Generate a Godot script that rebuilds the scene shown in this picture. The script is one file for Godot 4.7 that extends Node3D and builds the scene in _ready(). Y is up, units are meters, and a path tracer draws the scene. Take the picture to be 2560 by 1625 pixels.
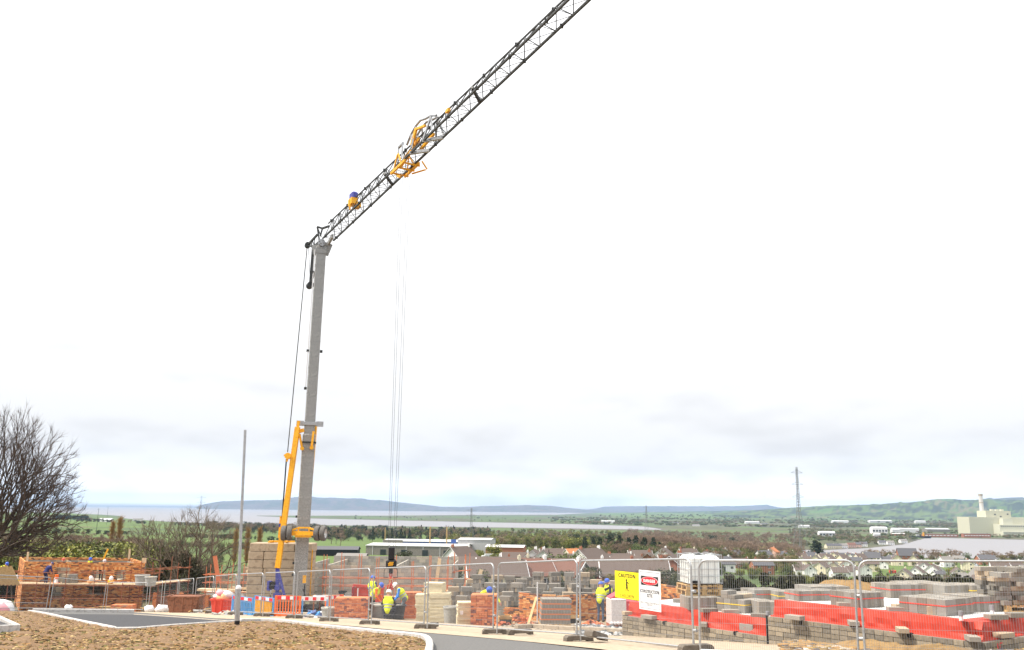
extends Node3D
# Hillside building site with a self-erecting crane above an estuary.
const F := 2250.0          # focal length in pixels of the 2560 wide photograph
const GA := 1.15           # near ground: y = -GA - GS * distance
const GS := 0.0895
const SEA := -62.0
var CB: Basis
var rng := RandomNumberGenerator.new()
var names := {}
var M := {}
var cube: ArrayMesh

class Mb:
	var v := PackedVector3Array()
	var n := PackedVector3Array()
	var c := PackedColorArray()
	var col := Color(1, 1, 1)
	var colored := false
	func paint(r: float, g: float, b: float) -> void:
		col = Color(r, g, b)
		colored = true
	func t3(a: Vector3, b: Vector3, d: Vector3, na: Vector3, nb: Vector3, nd: Vector3) -> void:
		v.append(a); v.append(d); v.append(b)
		n.append(na); n.append(nd); n.append(nb)
		c.append(col); c.append(col); c.append(col)
	func tri(a: Vector3, b: Vector3, d: Vector3) -> void:
		var m := (b - a).cross(d - a).normalized()
		t3(a, b, d, m, m, m)
	func quad(a: Vector3, b: Vector3, d: Vector3, e: Vector3) -> void:
		tri(a, b, d)
		tri(a, d, e)
	func box(p: Vector3, s: Vector3, B := Basis.IDENTITY) -> void:
		var x := B.x * s.x * 0.5
		var y := B.y * s.y * 0.5
		var z := B.z * s.z * 0.5
		quad(p - x - y + z, p + x - y + z, p + x + y + z, p - x + y + z)
		quad(p + x - y - z, p - x - y - z, p - x + y - z, p + x + y - z)
		quad(p + x - y + z, p + x - y - z, p + x + y - z, p + x + y + z)
		quad(p - x - y - z, p - x - y + z, p - x + y + z, p - x + y - z)
		quad(p - x + y + z, p + x + y + z, p + x + y - z, p - x + y - z)
		quad(p - x - y - z, p + x - y - z, p + x - y + z, p - x - y + z)
	func cbox(p: Vector3, s: Vector3, e: float, B := Basis.IDENTITY) -> void: # box with chamfered upright and top edges
		var pr := PackedVector2Array([Vector2(-s.x / 2 + e, -s.z / 2), Vector2(s.x / 2 - e, -s.z / 2), Vector2(s.x / 2, -s.z / 2 + e), Vector2(s.x / 2, s.z / 2 - e), Vector2(s.x / 2 - e, s.z / 2), Vector2(-s.x / 2 + e, s.z / 2), Vector2(-s.x / 2, s.z / 2 - e), Vector2(-s.x / 2, -s.z / 2 + e)])
		var k := Vector2(1 - 2 * e / s.x, 1 - 2 * e / s.z)
		var q := func(w: Vector2, y: float) -> Vector3: return p + B * Vector3(w.x, y, w.y)
		for i in 8:
			var a := pr[i]
			var b := pr[(i + 1) % 8]
			quad(q.call(b, -s.y / 2), q.call(a, -s.y / 2), q.call(a, s.y / 2 - e), q.call(b, s.y / 2 - e))
			quad(q.call(b, s.y / 2 - e), q.call(a, s.y / 2 - e), q.call(a * k, s.y / 2), q.call(b * k, s.y / 2))
			tri(q.call(b * k, s.y / 2), q.call(a * k, s.y / 2), q.call(Vector2.ZERO, s.y / 2))
			tri(q.call(a, -s.y / 2), q.call(b, -s.y / 2), q.call(Vector2.ZERO, -s.y / 2))
	func beam(a: Vector3, b: Vector3, w: float, h := -1.0, up := Vector3.UP) -> void:
		var d := b - a
		var L := d.length()
		if L < 1e-5: return
		d /= L
		if absf(d.dot(up)) > 0.98: up = Vector3.RIGHT if absf(d.x) < 0.9 else Vector3.BACK
		var x := d.cross(up).normalized()
		box((a + b) * 0.5, Vector3(w, w if h < 0 else h, L), Basis(x, x.cross(d), -d))
	func tube(pts: Array, r, sides := 6, cap := true) -> void:
		var rings := []
		var dirs := []
		var ref := Vector3.UP
		for i in pts.size():
			var d: Vector3 = (pts[mini(i + 1, pts.size() - 1)] - pts[maxi(i - 1, 0)]).normalized()
			if i == 0 and absf(d.dot(ref)) > 0.95: ref = Vector3.RIGHT
			var x := ref.cross(d)
			if x.length() < 0.05: x = Vector3(0.3, 0.2, 1).cross(d)
			x = x.normalized()
			var y := d.cross(x)
			ref = y
			var rr: float = r[i] if r is Array else r
			var ring := []
			for k in sides:
				var a := TAU * k / sides
				ring.append(x * cos(a) + y * sin(a))
			rings.append([pts[i], rr, ring])
			dirs.append(d)
		for i in pts.size() - 1:
			var A: Array = rings[i]
			var B2: Array = rings[i + 1]
			for k in sides:
				var j := (k + 1) % sides
				var a0: Vector3 = A[0] + A[2][k] * A[1]
				var a1: Vector3 = A[0] + A[2][j] * A[1]
				var b0: Vector3 = B2[0] + B2[2][k] * B2[1]
				var b1: Vector3 = B2[0] + B2[2][j] * B2[1]
				t3(a0, a1, b1, A[2][k], A[2][j], B2[2][j])
				t3(a0, b1, b0, A[2][k], B2[2][j], B2[2][k])
		if cap:
			for e in [0, pts.size() - 1]:
				var R: Array = rings[e]
				for k in sides:
					var a0: Vector3 = R[0] + R[2][k] * R[1]
					var a1: Vector3 = R[0] + R[2][(k + 1) % sides] * R[1]
					if e == 0: tri(R[0], a1, a0)
					else: tri(R[0], a0, a1)
	func lathe(pr: Array, sides: int, T := Transform3D.IDENTITY) -> void: # profile of Vector2(radius, height), upwards
		for i in pr.size() - 1:
			var a: Vector2 = pr[i]
			var b: Vector2 = pr[i + 1]
			var nn := Vector2(b.y - a.y, a.x - b.x).normalized()
			for k in sides:
				var p := TAU * k / sides
				var q := TAU * (k + 1) / sides
				var u := Vector3(cos(p), 0, sin(p))
				var w := Vector3(cos(q), 0, sin(q))
				var n0 := T.basis * (u * nn.x + Vector3(0, nn.y, 0))
				var n1 := T.basis * (w * nn.x + Vector3(0, nn.y, 0))
				var a0 := T * (u * a.x + Vector3(0, a.y, 0))
				var a1 := T * (w * a.x + Vector3(0, a.y, 0))
				var b0 := T * (u * b.x + Vector3(0, b.y, 0))
				var b1 := T * (w * b.x + Vector3(0, b.y, 0))
				t3(a0, b0, b1, n0, n0, n1)
				t3(a0, b1, a1, n0, n1, n1)
	func ball(p: Vector3, r: Vector3, sides := 8, rows := 5, jit := 0.0, rg: RandomNumberGenerator = null) -> void:
		var P := []
		for i in rows + 1:
			var row := []
			for k in sides:
				var a := PI * i / rows - PI / 2
				var b := TAU * k / sides
				var s := 1.0
				if rg and i > 0 and i < rows: s = 1.0 + rg.randf_range(-jit, jit)
				row.append(p + Vector3(cos(a) * cos(b), sin(a), cos(a) * sin(b)) * r * s)
			P.append(row)
		for i in rows:
			for k in sides:
				var j := (k + 1) % sides
				var q := [P[i][k], P[i + 1][k], P[i + 1][j], P[i][j]]
				var nn := []
				for w in q: nn.append(((w - p) / (r * r)).normalized())
				if i < rows - 1: t3(q[0], q[1], q[2], nn[0], nn[1], nn[2])
				if i > 0: t3(q[0], q[2], q[3], nn[0], nn[2], nn[3])
	func poly(pts: PackedVector3Array, up: Vector3) -> void: # a flat or nearly flat polygon seen from above
		var p2 := PackedVector2Array()
		for p in pts: p2.append(Vector2(p.x, p.z))
		var ix := Geometry2D.triangulate_polygon(p2)
		for i in range(0, ix.size(), 3):
			var a := pts[ix[i]]
			var b := pts[ix[i + 1]]
			var d := pts[ix[i + 2]]
			if (b - a).cross(d - a).dot(up) < 0: tri(a, d, b)
			else: tri(a, b, d)
	func slab(pts: PackedVector3Array, dy: float) -> void: # polygon extruded downwards by dy
		poly(pts, Vector3.UP)
		var c3 := Vector3.ZERO
		for p in pts: c3 += p / pts.size()
		for i in pts.size():
			var a := pts[i]
			var b := pts[(i + 1) % pts.size()]
			var o := Vector3(0, -dy, 0)
			quad(a + o, b + o, b, a)
	func mesh() -> ArrayMesh:
		var arr := []
		arr.resize(Mesh.ARRAY_MAX)
		arr[Mesh.ARRAY_VERTEX] = v
		arr[Mesh.ARRAY_NORMAL] = n
		if colored: arr[Mesh.ARRAY_COLOR] = c
		var m := ArrayMesh.new()
		m.add_surface_from_arrays(Mesh.PRIMITIVE_TRIANGLES, arr)
		return m

# ---------------------------------------------------------------- camera geometry and terrain
func ray(px: float, py: float) -> Vector3:
	return CB * Vector3((px - 1280.0) / F, -(py - 812.5) / F, -1.0)
func at(px: float, py: float, d: float) -> Vector3: # the point seen at a pixel, d metres ahead
	var r := ray(px, py)
	return r * (d / -r.z)
func gp(px: float, py: float, up := 0.0) -> Vector3: # where that ray meets the near ground
	var r := ray(px, py)
	r /= -r.z
	var d := GA / (-r.y - GS)
	for i in 14: d = clampf(d + (r.y * d - hgt(r.x * d, d)) / (-r.y - 0.075) * 0.6, 4.0, 74.0)
	return Vector3(r.x * d, hgt(r.x * d, d) + up, -d)
func level(px: float, py: float, y: float) -> Vector3: # where that ray meets a level plane
	var r := ray(px, py)
	return r * (y / r.y)
func on(px: float, d: float, up := 0.0) -> Vector3: # on the ground under that pixel column, d metres ahead
	var r := ray(px, 1500.0)
	for i in 3:
		var p := r * (d / -r.z)
		var y := hgt(p.x, d)
		var q := CB.inverse() * Vector3(p.x, y, -d)
		r = ray(px, 812.5 - F * q.y / -q.z)
	var w := r * (d / -r.z)
	return Vector3(w.x, hgt(w.x, d) + up, -d)
func hit(px: float, py: float) -> Vector3: # where that ray meets the terrain
	var r := ray(px, py)
	r /= -r.z
	var d := 60.0
	while d < 14000.0:
		if r.y * d < maxf(hgt(r.x * d, d), SEA): break
		d *= 1.01
	return Vector3(r.x * d, maxf(hgt(r.x * d, d), SEA), -d)
func lerp_table(t: Array, x: float) -> float:
	if x <= t[0][0]: return t[0][1]
	for i in range(1, t.size()):
		if x <= t[i][0]: return lerpf(t[i - 1][1], t[i][1], (x - t[i - 1][0]) / (t[i][0] - t[i - 1][0]))
	return t[-1][1]
const LAND := [
	[-400, [[75, -8.475], [110, -11.3], [260, -17.0], [600, -24.5], [1100, -31], [2000, -38], [3000, -42], [5000, -47], [6200, -62.5], [7000, -72]]],
	[200, [[75, -8.475], [110, -11.3], [260, -17.5], [600, -25], [1100, -32], [2000, -38], [3000, -42], [5000, -47], [6200, -62.5], [7000, -72]]],
	[420, [[75, -8.475], [110, -11.3], [260, -17.5], [600, -26], [1100, -34], [2000, -43], [3000, -53], [3700, -62.5], [4300, -72]]],
	[640, [[75, -8.475], [110, -11.3], [260, -18], [600, -27], [1100, -37], [2000, -49], [2700, -57], [3100, -62.5], [3600, -72]]],
	[800, [[75, -8.475], [110, -11.3], [260, -18.5], [600, -28], [1100, -40], [2000, -54], [2800, -59.5], [3300, -62.5], [3700, -72]]],
	[1500, [[75, -8.475], [110, -11.3], [260, -18.5], [600, -30], [1100, -43], [2000, -55], [2700, -60], [3150, -62.5], [3500, -72]]],
	[1700, [[75, -8.475], [110, -11.3], [260, -18.5], [600, -31], [1100, -45], [1500, -52], [2000, -58], [2600, -60.5], [3000, -62], [4000, -72]]],
	[1850, [[75, -8.475], [110, -11.3], [200, -17.2], [300, -22.5], [420, -28], [540, -33], [750, -38.5], [1000, -47], [1350, -57.5], [1800, -60], [2400, -63]]],
	[1950, [[75, -8.475], [110, -11.3], [200, -17.8], [300, -24.5], [420, -31], [540, -36], [750, -38.5], [1000, -48], [1350, -59], [1800, -61], [2400, -64]]],
	[2060, [[75, -8.475], [110, -11.3], [200, -18], [300, -25], [420, -31.5], [540, -36.7], [750, -39], [1000, -50], [1330, -62.5], [1500, -70]]],
	[3000, [[75, -8.475], [110, -11.3], [200, -18], [300, -25], [420, -31.5], [540, -36.7], [750, -39], [1000, -50], [1330, -62.5], [1500, -70]]]]
const FAR_NEAR := [[640, 6000], [800, 4900], [1000, 4500], [1400, 4000], [1600, 3600], [1700, 2600], [1950, 1520], [2050, 1545], [2150, 1640], [2240, 1850], [2300, 2380], [2560, 2260], [3200, 2000]]
const FAR_FAR := [[640, 6100], [800, 6500], [1000, 7200], [1400, 10500], [1470, 16000], [3200, 16000]]
func hgt(x: float, d: float) -> float:
	if d <= 75.0: return -GA - GS * d - 0.0005 * maxf(d - 40.0, 0.0) ** 2
	var px := 1280.0 + F * x / d
	var h := -72.0
	var i := 1
	while i < LAND.size() - 1 and px > LAND[i][0]: i += 1
	var f := clampf((px - LAND[i - 1][0]) / float(LAND[i][0] - LAND[i - 1][0]), 0, 1)
	h = lerpf(lerp_table(LAND[i - 1][1], d), lerp_table(LAND[i][1], d), f)
	if d > 1300.0 and px > 650.0:
		var a := lerp_table(FAR_NEAR, px)
		var b := lerp_table(FAR_FAR, px)
		var e := minf((d - a) / (a * 0.02), (b - d) / (b * 0.02))
		h = maxf(h, clampf(-62.0 + e * 1.0, -72.0, -60.6) + clampf((d - 5500.0) * 0.004, 0.0, 30.0) * clampf((px - 1450.0) / 200.0, 0, 1))
	return h

# ---------------------------------------------------------------- nodes
func numbered(called: String) -> String:
	var k: int = names.get(called, 0)
	names[called] = k + 1
	return called if k == 0 else "%s_%03d" % [called, k]
func tag(o: Node, label: String, category: String, group := "") -> Node:
	o.set_meta("label", label)
	o.set_meta("category", category)
	if group: o.set_meta("group", group)
	return o
func thing(called: String, label: String, category: String, at_p := Vector3.ZERO, turn := 0.0, group := "") -> Node3D:
	var o := Node3D.new()
	o.name = numbered(called)
	add_child(o)
	o.position = at_p
	o.rotation.y = turn
	tag(o, label, category, group)
	return o
func put(called: String, m, mat: Material, parent: Node = null, T := Transform3D.IDENTITY) -> MeshInstance3D:
	var o := MeshInstance3D.new()
	o.mesh = m.mesh() if m is Mb else m
	o.material_override = mat
	o.transform = T
	if parent == null:
		o.name = numbered(called)
		add_child(o)
	else:
		o.name = called
		parent.add_child(o, true)
	return o
func bit(called: String, mat: Material, parent: Node, p: Vector3, s: Vector3, B := Basis.IDENTITY) -> MeshInstance3D: # one shared cube, stretched
	return put(called, cube, mat, parent, Transform3D(Basis(B.x * s.x, B.y * s.y, B.z * s.z), p))
func struct(called: String, m, mat: Material) -> MeshInstance3D:
	var o := put(called, m, mat)
	o.set_meta("kind", "structure")
	return o
func copy(o: Node3D, p: Vector3, turn: float, label := "", group := "") -> Node3D:
	var c: Node3D = o.duplicate()
	c.name = numbered(String(o.get_meta("called", o.name)))
	add_child(c)
	c.position = p
	c.rotation.y = turn
	if label: c.set_meta("label", label)
	if group: c.set_meta("group", group)
	return c
func yaw(a: float) -> Basis:
	return Basis(Vector3.UP, a)

# ---------------------------------------------------------------- materials (linear base colours)
func lin(r: float, g: float, b: float) -> Color:
	return Color(r, g, b).linear_to_srgb()
func noise_tex(seed_n: int, freq: float, cols: Array, octaves := 4, kind := FastNoiseLite.TYPE_SIMPLEX_SMOOTH, size := 256) -> NoiseTexture2D:
	var fn := FastNoiseLite.new()
	fn.noise_type = kind
	fn.seed = seed_n
	fn.frequency = freq
	fn.fractal_octaves = octaves
	var g := Gradient.new()
	var offs := PackedFloat32Array()
	var cc := PackedColorArray()
	for i in cols.size():
		offs.append(0.12 + 0.76 * i / maxf(1, cols.size() - 1))
		cc.append(lin(cols[i][0], cols[i][1], cols[i][2]))
	g.offsets = offs
	g.colors = cc
	var t := NoiseTexture2D.new()
	t.width = size
	t.height = size
	t.seamless = true
	t.noise = fn
	t.color_ramp = g
	return t
func mat(called: String, cols: Array, rough := 0.85, size_m := 0.0, opts := {}) -> StandardMaterial3D:
	var m := StandardMaterial3D.new()
	m.roughness = rough
	m.metallic = opts.get("metal", 0.0)
	m.metallic_specular = opts.get("spec", 0.4)
	if size_m > 0.0:
		m.albedo_texture = noise_tex(called.hash() % 9999, opts.get("freq", 0.02), cols, opts.get("oct", 4))
		m.uv1_triplanar = true
		m.uv1_world_triplanar = true
		m.uv1_scale = Vector3.ONE / size_m
	else:
		m.albedo_color = lin(cols[0][0], cols[0][1], cols[0][2])
	if opts.get("vc", false): m.vertex_color_use_as_albedo = true
	if opts.has("bump"):
		var t := noise_tex(77, 0.06, [[0, 0, 0], [1, 1, 1]], 5)
		t.as_normal_map = true
		t.color_ramp = null
		t.bump_strength = opts.bump
		m.normal_enabled = true
		m.normal_texture = t
	M[called] = m
	return m

# ---------------------------------------------------------------- sky
const CLOUDS := [[1450, 1062, 480, 52, 0.85], [1180, 1030, 330, 46, 0.45], [1750, 1080, 280, 36, 0.6], [2330, 1000, 420, 66, 0.75], [2050, 1035, 300, 46, 0.5], [1650, 985, 420, 60, 0.4], [150, 950, 480, 80, 0.42], [700, 960, 420, 80, 0.34], [560, 1105, 420, 44, 0.3], [950, 1130, 420, 28, 0.42], [1550, 1160, 480, 20, 0.45], [2100, 1178, 520, 18, 0.5], [2400, 1128, 300, 18, 0.35], [1150, 1192, 520, 14, 0.4], [300, 1192, 420, 16, 0.3], [1750, 1212, 520, 10, 0.45], [2350, 1212, 380, 9, 0.4], [1300, 1100, 260, 16, 0.4]]
func make_sky() -> Sky:
	var W := 2048
	var H := 1024
	var data := PackedFloat32Array()
	data.resize(W * H * 3)
	var f1 := FastNoiseLite.new()
	f1.seed = 11
	f1.frequency = 0.42
	f1.fractal_octaves = 5
	var f2 := FastNoiseLite.new()
	f2.seed = 5
	f2.frequency = 0.13
	f2.fractal_octaves = 3
	var f3 := FastNoiseLite.new()
	f3.seed = 23
	f3.frequency = 1.5
	f3.fractal_octaves = 4
	var banks := []
	for cl in CLOUDS:
		var r := ray(cl[0], cl[1]).normalized()
		banks.append([atan2(r.x, -r.z), asin(r.y), cl[2] / F, cl[3] / F, cl[4]])
	for j in H / 2:
		var el := PI / 2 - PI * (j + 0.5) / H
		var sy := sin(el)
		var cy := cos(el)
		var low := clampf(1.0 - el / 0.30, 0, 1)          # share of the low, distant cloud decks
		var up := 0.57 + 0.85 * sy + 0.55 * exp(-el * el / 0.0011)                        # an overcast sky is brighter overhead
		for i in W:
			var az := TAU * ((i + 0.5) / W - 0.5)
			var q := Vector3(sin(az) * cy, sy * 3.8, cos(az) * cy) * 9.0
			var n1 := f1.get_noise_3dv(q)
			var n2 := f2.get_noise_3dv(q)
			var n3 := f3.get_noise_3dv(q) if el < 0.5 else 0.0
			var dk := clampf(n1 * 0.75 + n3 * 0.35 + n2 * 0.8 - 0.02, 0, 1) * (0.08 + 0.45 * low)
			if absf(az) < 0.85 and el < 0.35:
				for b in banks:
					var e: float = (el - b[1]) / b[3]
					if absf(e) < 2.4:
						var a: float = (az - b[0]) / b[2]
						e = e + 1.2 * n1 + 0.7 * n3
						dk += b[4] * 2.8 * exp(-a * a - (e * e if e > 0 else e * e * 3.0)) * (0.75 + 1.3 * n1 + 1.0 * n3)
			dk = clampf(dk, 0, 1)
			var blue := clampf(1.0 - absf(el - 0.035) / 0.05, 0, 1) * clampf(0.45 - n1 * 1.2, 0, 1)
			var k := (j * W + i) * 3
			data[k] = lerpf(lerpf(up, 0.26, dk), 0.62, blue * 0.2)
			data[k + 1] = lerpf(lerpf(up, 0.265, dk), 0.70, blue * 0.2)
			data[k + 2] = lerpf(lerpf(up * 1.005, 0.30, dk), 0.77, blue * 0.2)
	for k in range(W * H / 2 * 3, W * H * 3): data[k] = 0.22
	var img := Image.create_from_data(W, H, false, Image.FORMAT_RGBF, data.to_byte_array())
	var pm := PanoramaSkyMaterial.new()
	pm.panorama = ImageTexture.create_from_image(img)
	var s := Sky.new()
	s.sky_material = pm
	return s

func setup() -> void:
	var cam := Camera3D.new()
	cam.name = "camera"
	cam.rotation_order = EULER_ORDER_YXZ
	cam.rotation_degrees = Vector3(11.54, 0, 0.6)
	cam.fov = rad_to_deg(2 * atan(812.5 / F))
	cam.near = 0.1
	cam.far = 80000
	add_child(cam)
	cam.current = true
	CB = cam.transform.basis
	var env := Environment.new()
	env.background_mode = Environment.BG_SKY
	env.sky = make_sky()
	env.tonemap_mode = Environment.TONE_MAPPER_LINEAR
	env.tonemap_exposure = 1.58
	env.fog_enabled = true
	env.fog_density = 0.000036
	env.fog_light_color = Color(0.70, 0.84, 1.0)
	env.sdfgi_enabled = true
	env.ssao_enabled = true
	env.ssil_enabled = true
	var we := WorldEnvironment.new()
	we.name = "world_environment"
	we.environment = env
	add_child(we)
	var sun := DirectionalLight3D.new()
	sun.name = "sun"
	sun.light_color = Color(1.0, 0.96, 0.9)
	sun.light_energy = 1.2
	sun.light_angular_distance = 4.0
	sun.shadow_enabled = true
	sun.rotation_degrees = Vector3(-56, -80, 0)
	add_child(sun)
	cube = ArrayMesh.new()
	var mb := Mb.new()
	mb.box(Vector3.ZERO, Vector3.ONE)
	cube = mb.mesh()

func materials() -> void:
	mat("ground", [[0.62, 0.6, 0.58], [1, 1, 1], [0.8, 0.8, 0.78]], 0.95, 2.5, {"vc": true, "oct": 5, "freq": 0.03})
	mat("asphalt", [[0.075, 0.075, 0.077], [0.14, 0.137, 0.132], [0.10, 0.10, 0.10], [0.125, 0.12, 0.112]], 0.9, 1.6, {"oct": 5, "freq": 0.05})
	mat("new_asphalt", [[0.030, 0.031, 0.035], [0.06, 0.061, 0.066], [0.04, 0.04, 0.045]], 0.88, 1.6, {"oct": 5, "freq": 0.05})
	mat("path", [[0.29, 0.225, 0.16], [0.42, 0.34, 0.25], [0.34, 0.28, 0.21], [0.46, 0.38, 0.28]], 0.95, 3.0, {"oct": 5})
	mat("kerb", [[0.30, 0.25, 0.19], [0.42, 0.36, 0.29]], 0.9, 1.0, {"oct": 5})
	mat("white_kerb", [[0.30, 0.285, 0.265], [0.52, 0.505, 0.49], [0.42, 0.405, 0.39]], 0.9, 1.2, {"oct": 5})
	mat("clod", [[1, 1, 1]], 0.95, 0, {"vc": true})
	mat("concrete", [[0.26, 0.22, 0.17], [0.40, 0.35, 0.28], [0.33, 0.29, 0.23]], 0.92, 2.2, {"oct": 5})
	mat("counterweight", [[0.26, 0.20, 0.14], [0.42, 0.335, 0.24], [0.36, 0.285, 0.205]], 0.92, 2.4, {"oct": 5})
	mat("galvanised", [[0.30, 0.31, 0.32], [0.44, 0.45, 0.46], [0.36, 0.37, 0.38]], 0.45, 0.7, {"metal": 0.6, "oct": 5})
	mat("tube_steel", [[0.42, 0.44, 0.46]], 0.4, 0, {"metal": 0.7})
	mat("wire", [[0.30, 0.31, 0.33]], 0.5, 0, {"metal": 0.5})
	mat("mast_steel", [[0.16, 0.16, 0.16], [0.42, 0.42, 0.41], [0.23, 0.235, 0.23], [0.36, 0.36, 0.35]], 0.6, 1.3, {"metal": 0.35, "oct": 5, "freq": 0.03})
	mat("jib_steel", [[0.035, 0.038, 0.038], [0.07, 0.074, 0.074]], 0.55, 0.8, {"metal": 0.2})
	mat("crane_yellow", [[0.66, 0.29, 0.015], [0.85, 0.43, 0.03], [0.78, 0.37, 0.02]], 0.5, 1.0, {"oct": 3})
	mat("crane_blue", [[0.045, 0.05, 0.26], [0.07, 0.08, 0.33]], 0.5, 1.0)
	mat("black_iron", [[0.012, 0.012, 0.014]], 0.5, 0)
	mat("rope", [[0.03, 0.03, 0.03]], 0.6, 0)
	mat("thin_rope", [[0.12, 0.12, 0.13]], 0.6, 0)
	mat("tyre", [[0.10, 0.095, 0.09], [0.16, 0.15, 0.14]], 0.9, 0.6)
	mat("rim", [[0.6, 0.6, 0.6]], 0.4, 0, {"metal": 0.5})
	mat("red_iron", [[0.55, 0.03, 0.02]], 0.5, 0)
	mat("white_paint", [[0.74, 0.74, 0.75]], 0.6, 0)
	mat("black_print", [[0.012, 0.012, 0.014]], 0.6, 0)
	mat("sign_yellow", [[0.83, 0.68, 0.02]], 0.5, 0)
	mat("sign_red", [[0.7, 0.02, 0.03]], 0.5, 0)
	mat("foot_block", [[0.10, 0.085, 0.07], [0.19, 0.165, 0.14]], 0.95, 0.8, {"oct": 5})

# ---------------------------------------------------------------- land, sea and hills
func ground_color(x: float, d: float, fld: FastNoiseLite, tone: FastNoiseLite) -> Color:
	var px := 1280.0 + F * x / d
	var t := tone.get_noise_2d(x, d)
	var t2 := tone.get_noise_2d(x * 7.0, d * 7.0)
	if d < 82.0:
		return Color(0.32, 0.235, 0.15).lerp(Color(0.22, 0.165, 0.115), clampf(0.5 + t2 * 1.4, 0, 1)).lerp(Color(0.36, 0.31, 0.25), clampf(t * 2.0, 0, 0.6))
	if d < 150.0 and px > 1500.0:
		return Color(0.25, 0.20, 0.10).lerp(Color(0.12, 0.14, 0.05), clampf((d - 95.0) / 30.0 + t2, 0, 1))
	if d < 230.0: return Color(0.09, 0.10, 0.04).lerp(Color(0.15, 0.12, 0.07), clampf(0.5 + t2, 0, 1))
	var y := hgt(x, d)
	if y < -61.4: return Color(0.105, 0.09, 0.075)
	var c := fld.get_noise_2d(x, d * (0.7 if d < 3000.0 else 0.35)) * 0.5 + 0.5
	if y < -56.0: # salt marsh and meadow on the flats
		var m := Color(0.085, 0.125, 0.035) if c > 0.45 else Color(0.10, 0.10, 0.05)
		if c < 0.2: m = Color(0.06, 0.065, 0.035)
		return m.lerp(Color(0.05, 0.06, 0.028), clampf(t * 2.0 + t2 * 0.8, 0, 0.7))
	if c > 0.84: return Color(0.15, 0.135, 0.05)
	if c > 0.68: return Color(0.065, 0.10, 0.03)
	if c < 0.12: return Color(0.13, 0.11, 0.05)
	return Color(0.075, 0.125, 0.028).lerp(Color(0.115, 0.175, 0.035), c).lerp(Color(0.12, 0.14, 0.05), clampf(t2 * 0.7, 0, 0.5))

func terrain() -> void:
	var fld := FastNoiseLite.new()
	fld.noise_type = FastNoiseLite.TYPE_CELLULAR
	fld.cellular_return_type = FastNoiseLite.RETURN_CELL_VALUE
	fld.frequency = 0.0042
	fld.seed = 4
	var tone := FastNoiseLite.new()
	tone.frequency = 0.004
	tone.seed = 9
	tone.fractal_octaves = 4
	var ds := [2.0, 8.0, 16.0, 24.0, 32.0]
	while ds[-1] < 75.0: ds.append(ds[-1] + 2.5)
	while ds[-1] < 15500.0: ds.append(ds[-1] * 1.021)
	var nu := 250
	var V := PackedVector3Array()
	var C := PackedColorArray()
	var N := PackedVector3Array()
	var I := PackedInt32Array()
	for d in ds:
		for k in nu + 1:
			var u := lerpf(-0.78, 0.78, float(k) / nu)
			var x: float = u * maxf(d, 26.0)
			V.append(Vector3(x, hgt(x, d), -d))
			C.append(ground_color(x, d, fld, tone))
			N.append(Vector3.ZERO)
	for j in ds.size() - 1:
		for k in nu:
			var a := j * (nu + 1) + k
			var b := a + 1
			var e := a + nu + 1
			var g := e + 1
			I.append_array([a, e, g, a, g, b])
			var m := (V[g] - V[a]).cross(V[e] - V[a]).normalized()
			if m.y < 0: m = -m
			N[a] += m
			N[b] += m
			N[e] += m
			N[g] += m
	for i in N.size(): N[i] = N[i].normalized()
	var arr := []
	arr.resize(Mesh.ARRAY_MAX)
	arr[Mesh.ARRAY_VERTEX] = V
	arr[Mesh.ARRAY_NORMAL] = N
	arr[Mesh.ARRAY_COLOR] = C
	arr[Mesh.ARRAY_INDEX] = I
	var am := ArrayMesh.new()
	am.add_surface_from_arrays(Mesh.PRIMITIVE_TRIANGLES, arr)
	struct("ground", am, M.ground)
	var w := Mb.new()
	w.quad(Vector3(-21000, SEA, -26500), Vector3(-1500, SEA, -700), Vector3(2600, SEA, -700), Vector3(21000, SEA, -26500))
	var wm := mat("water", [[0.21, 0.205, 0.215]], 0.55, 0, {"spec": 0.35})
	struct("estuary_water", w, wm)

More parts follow.
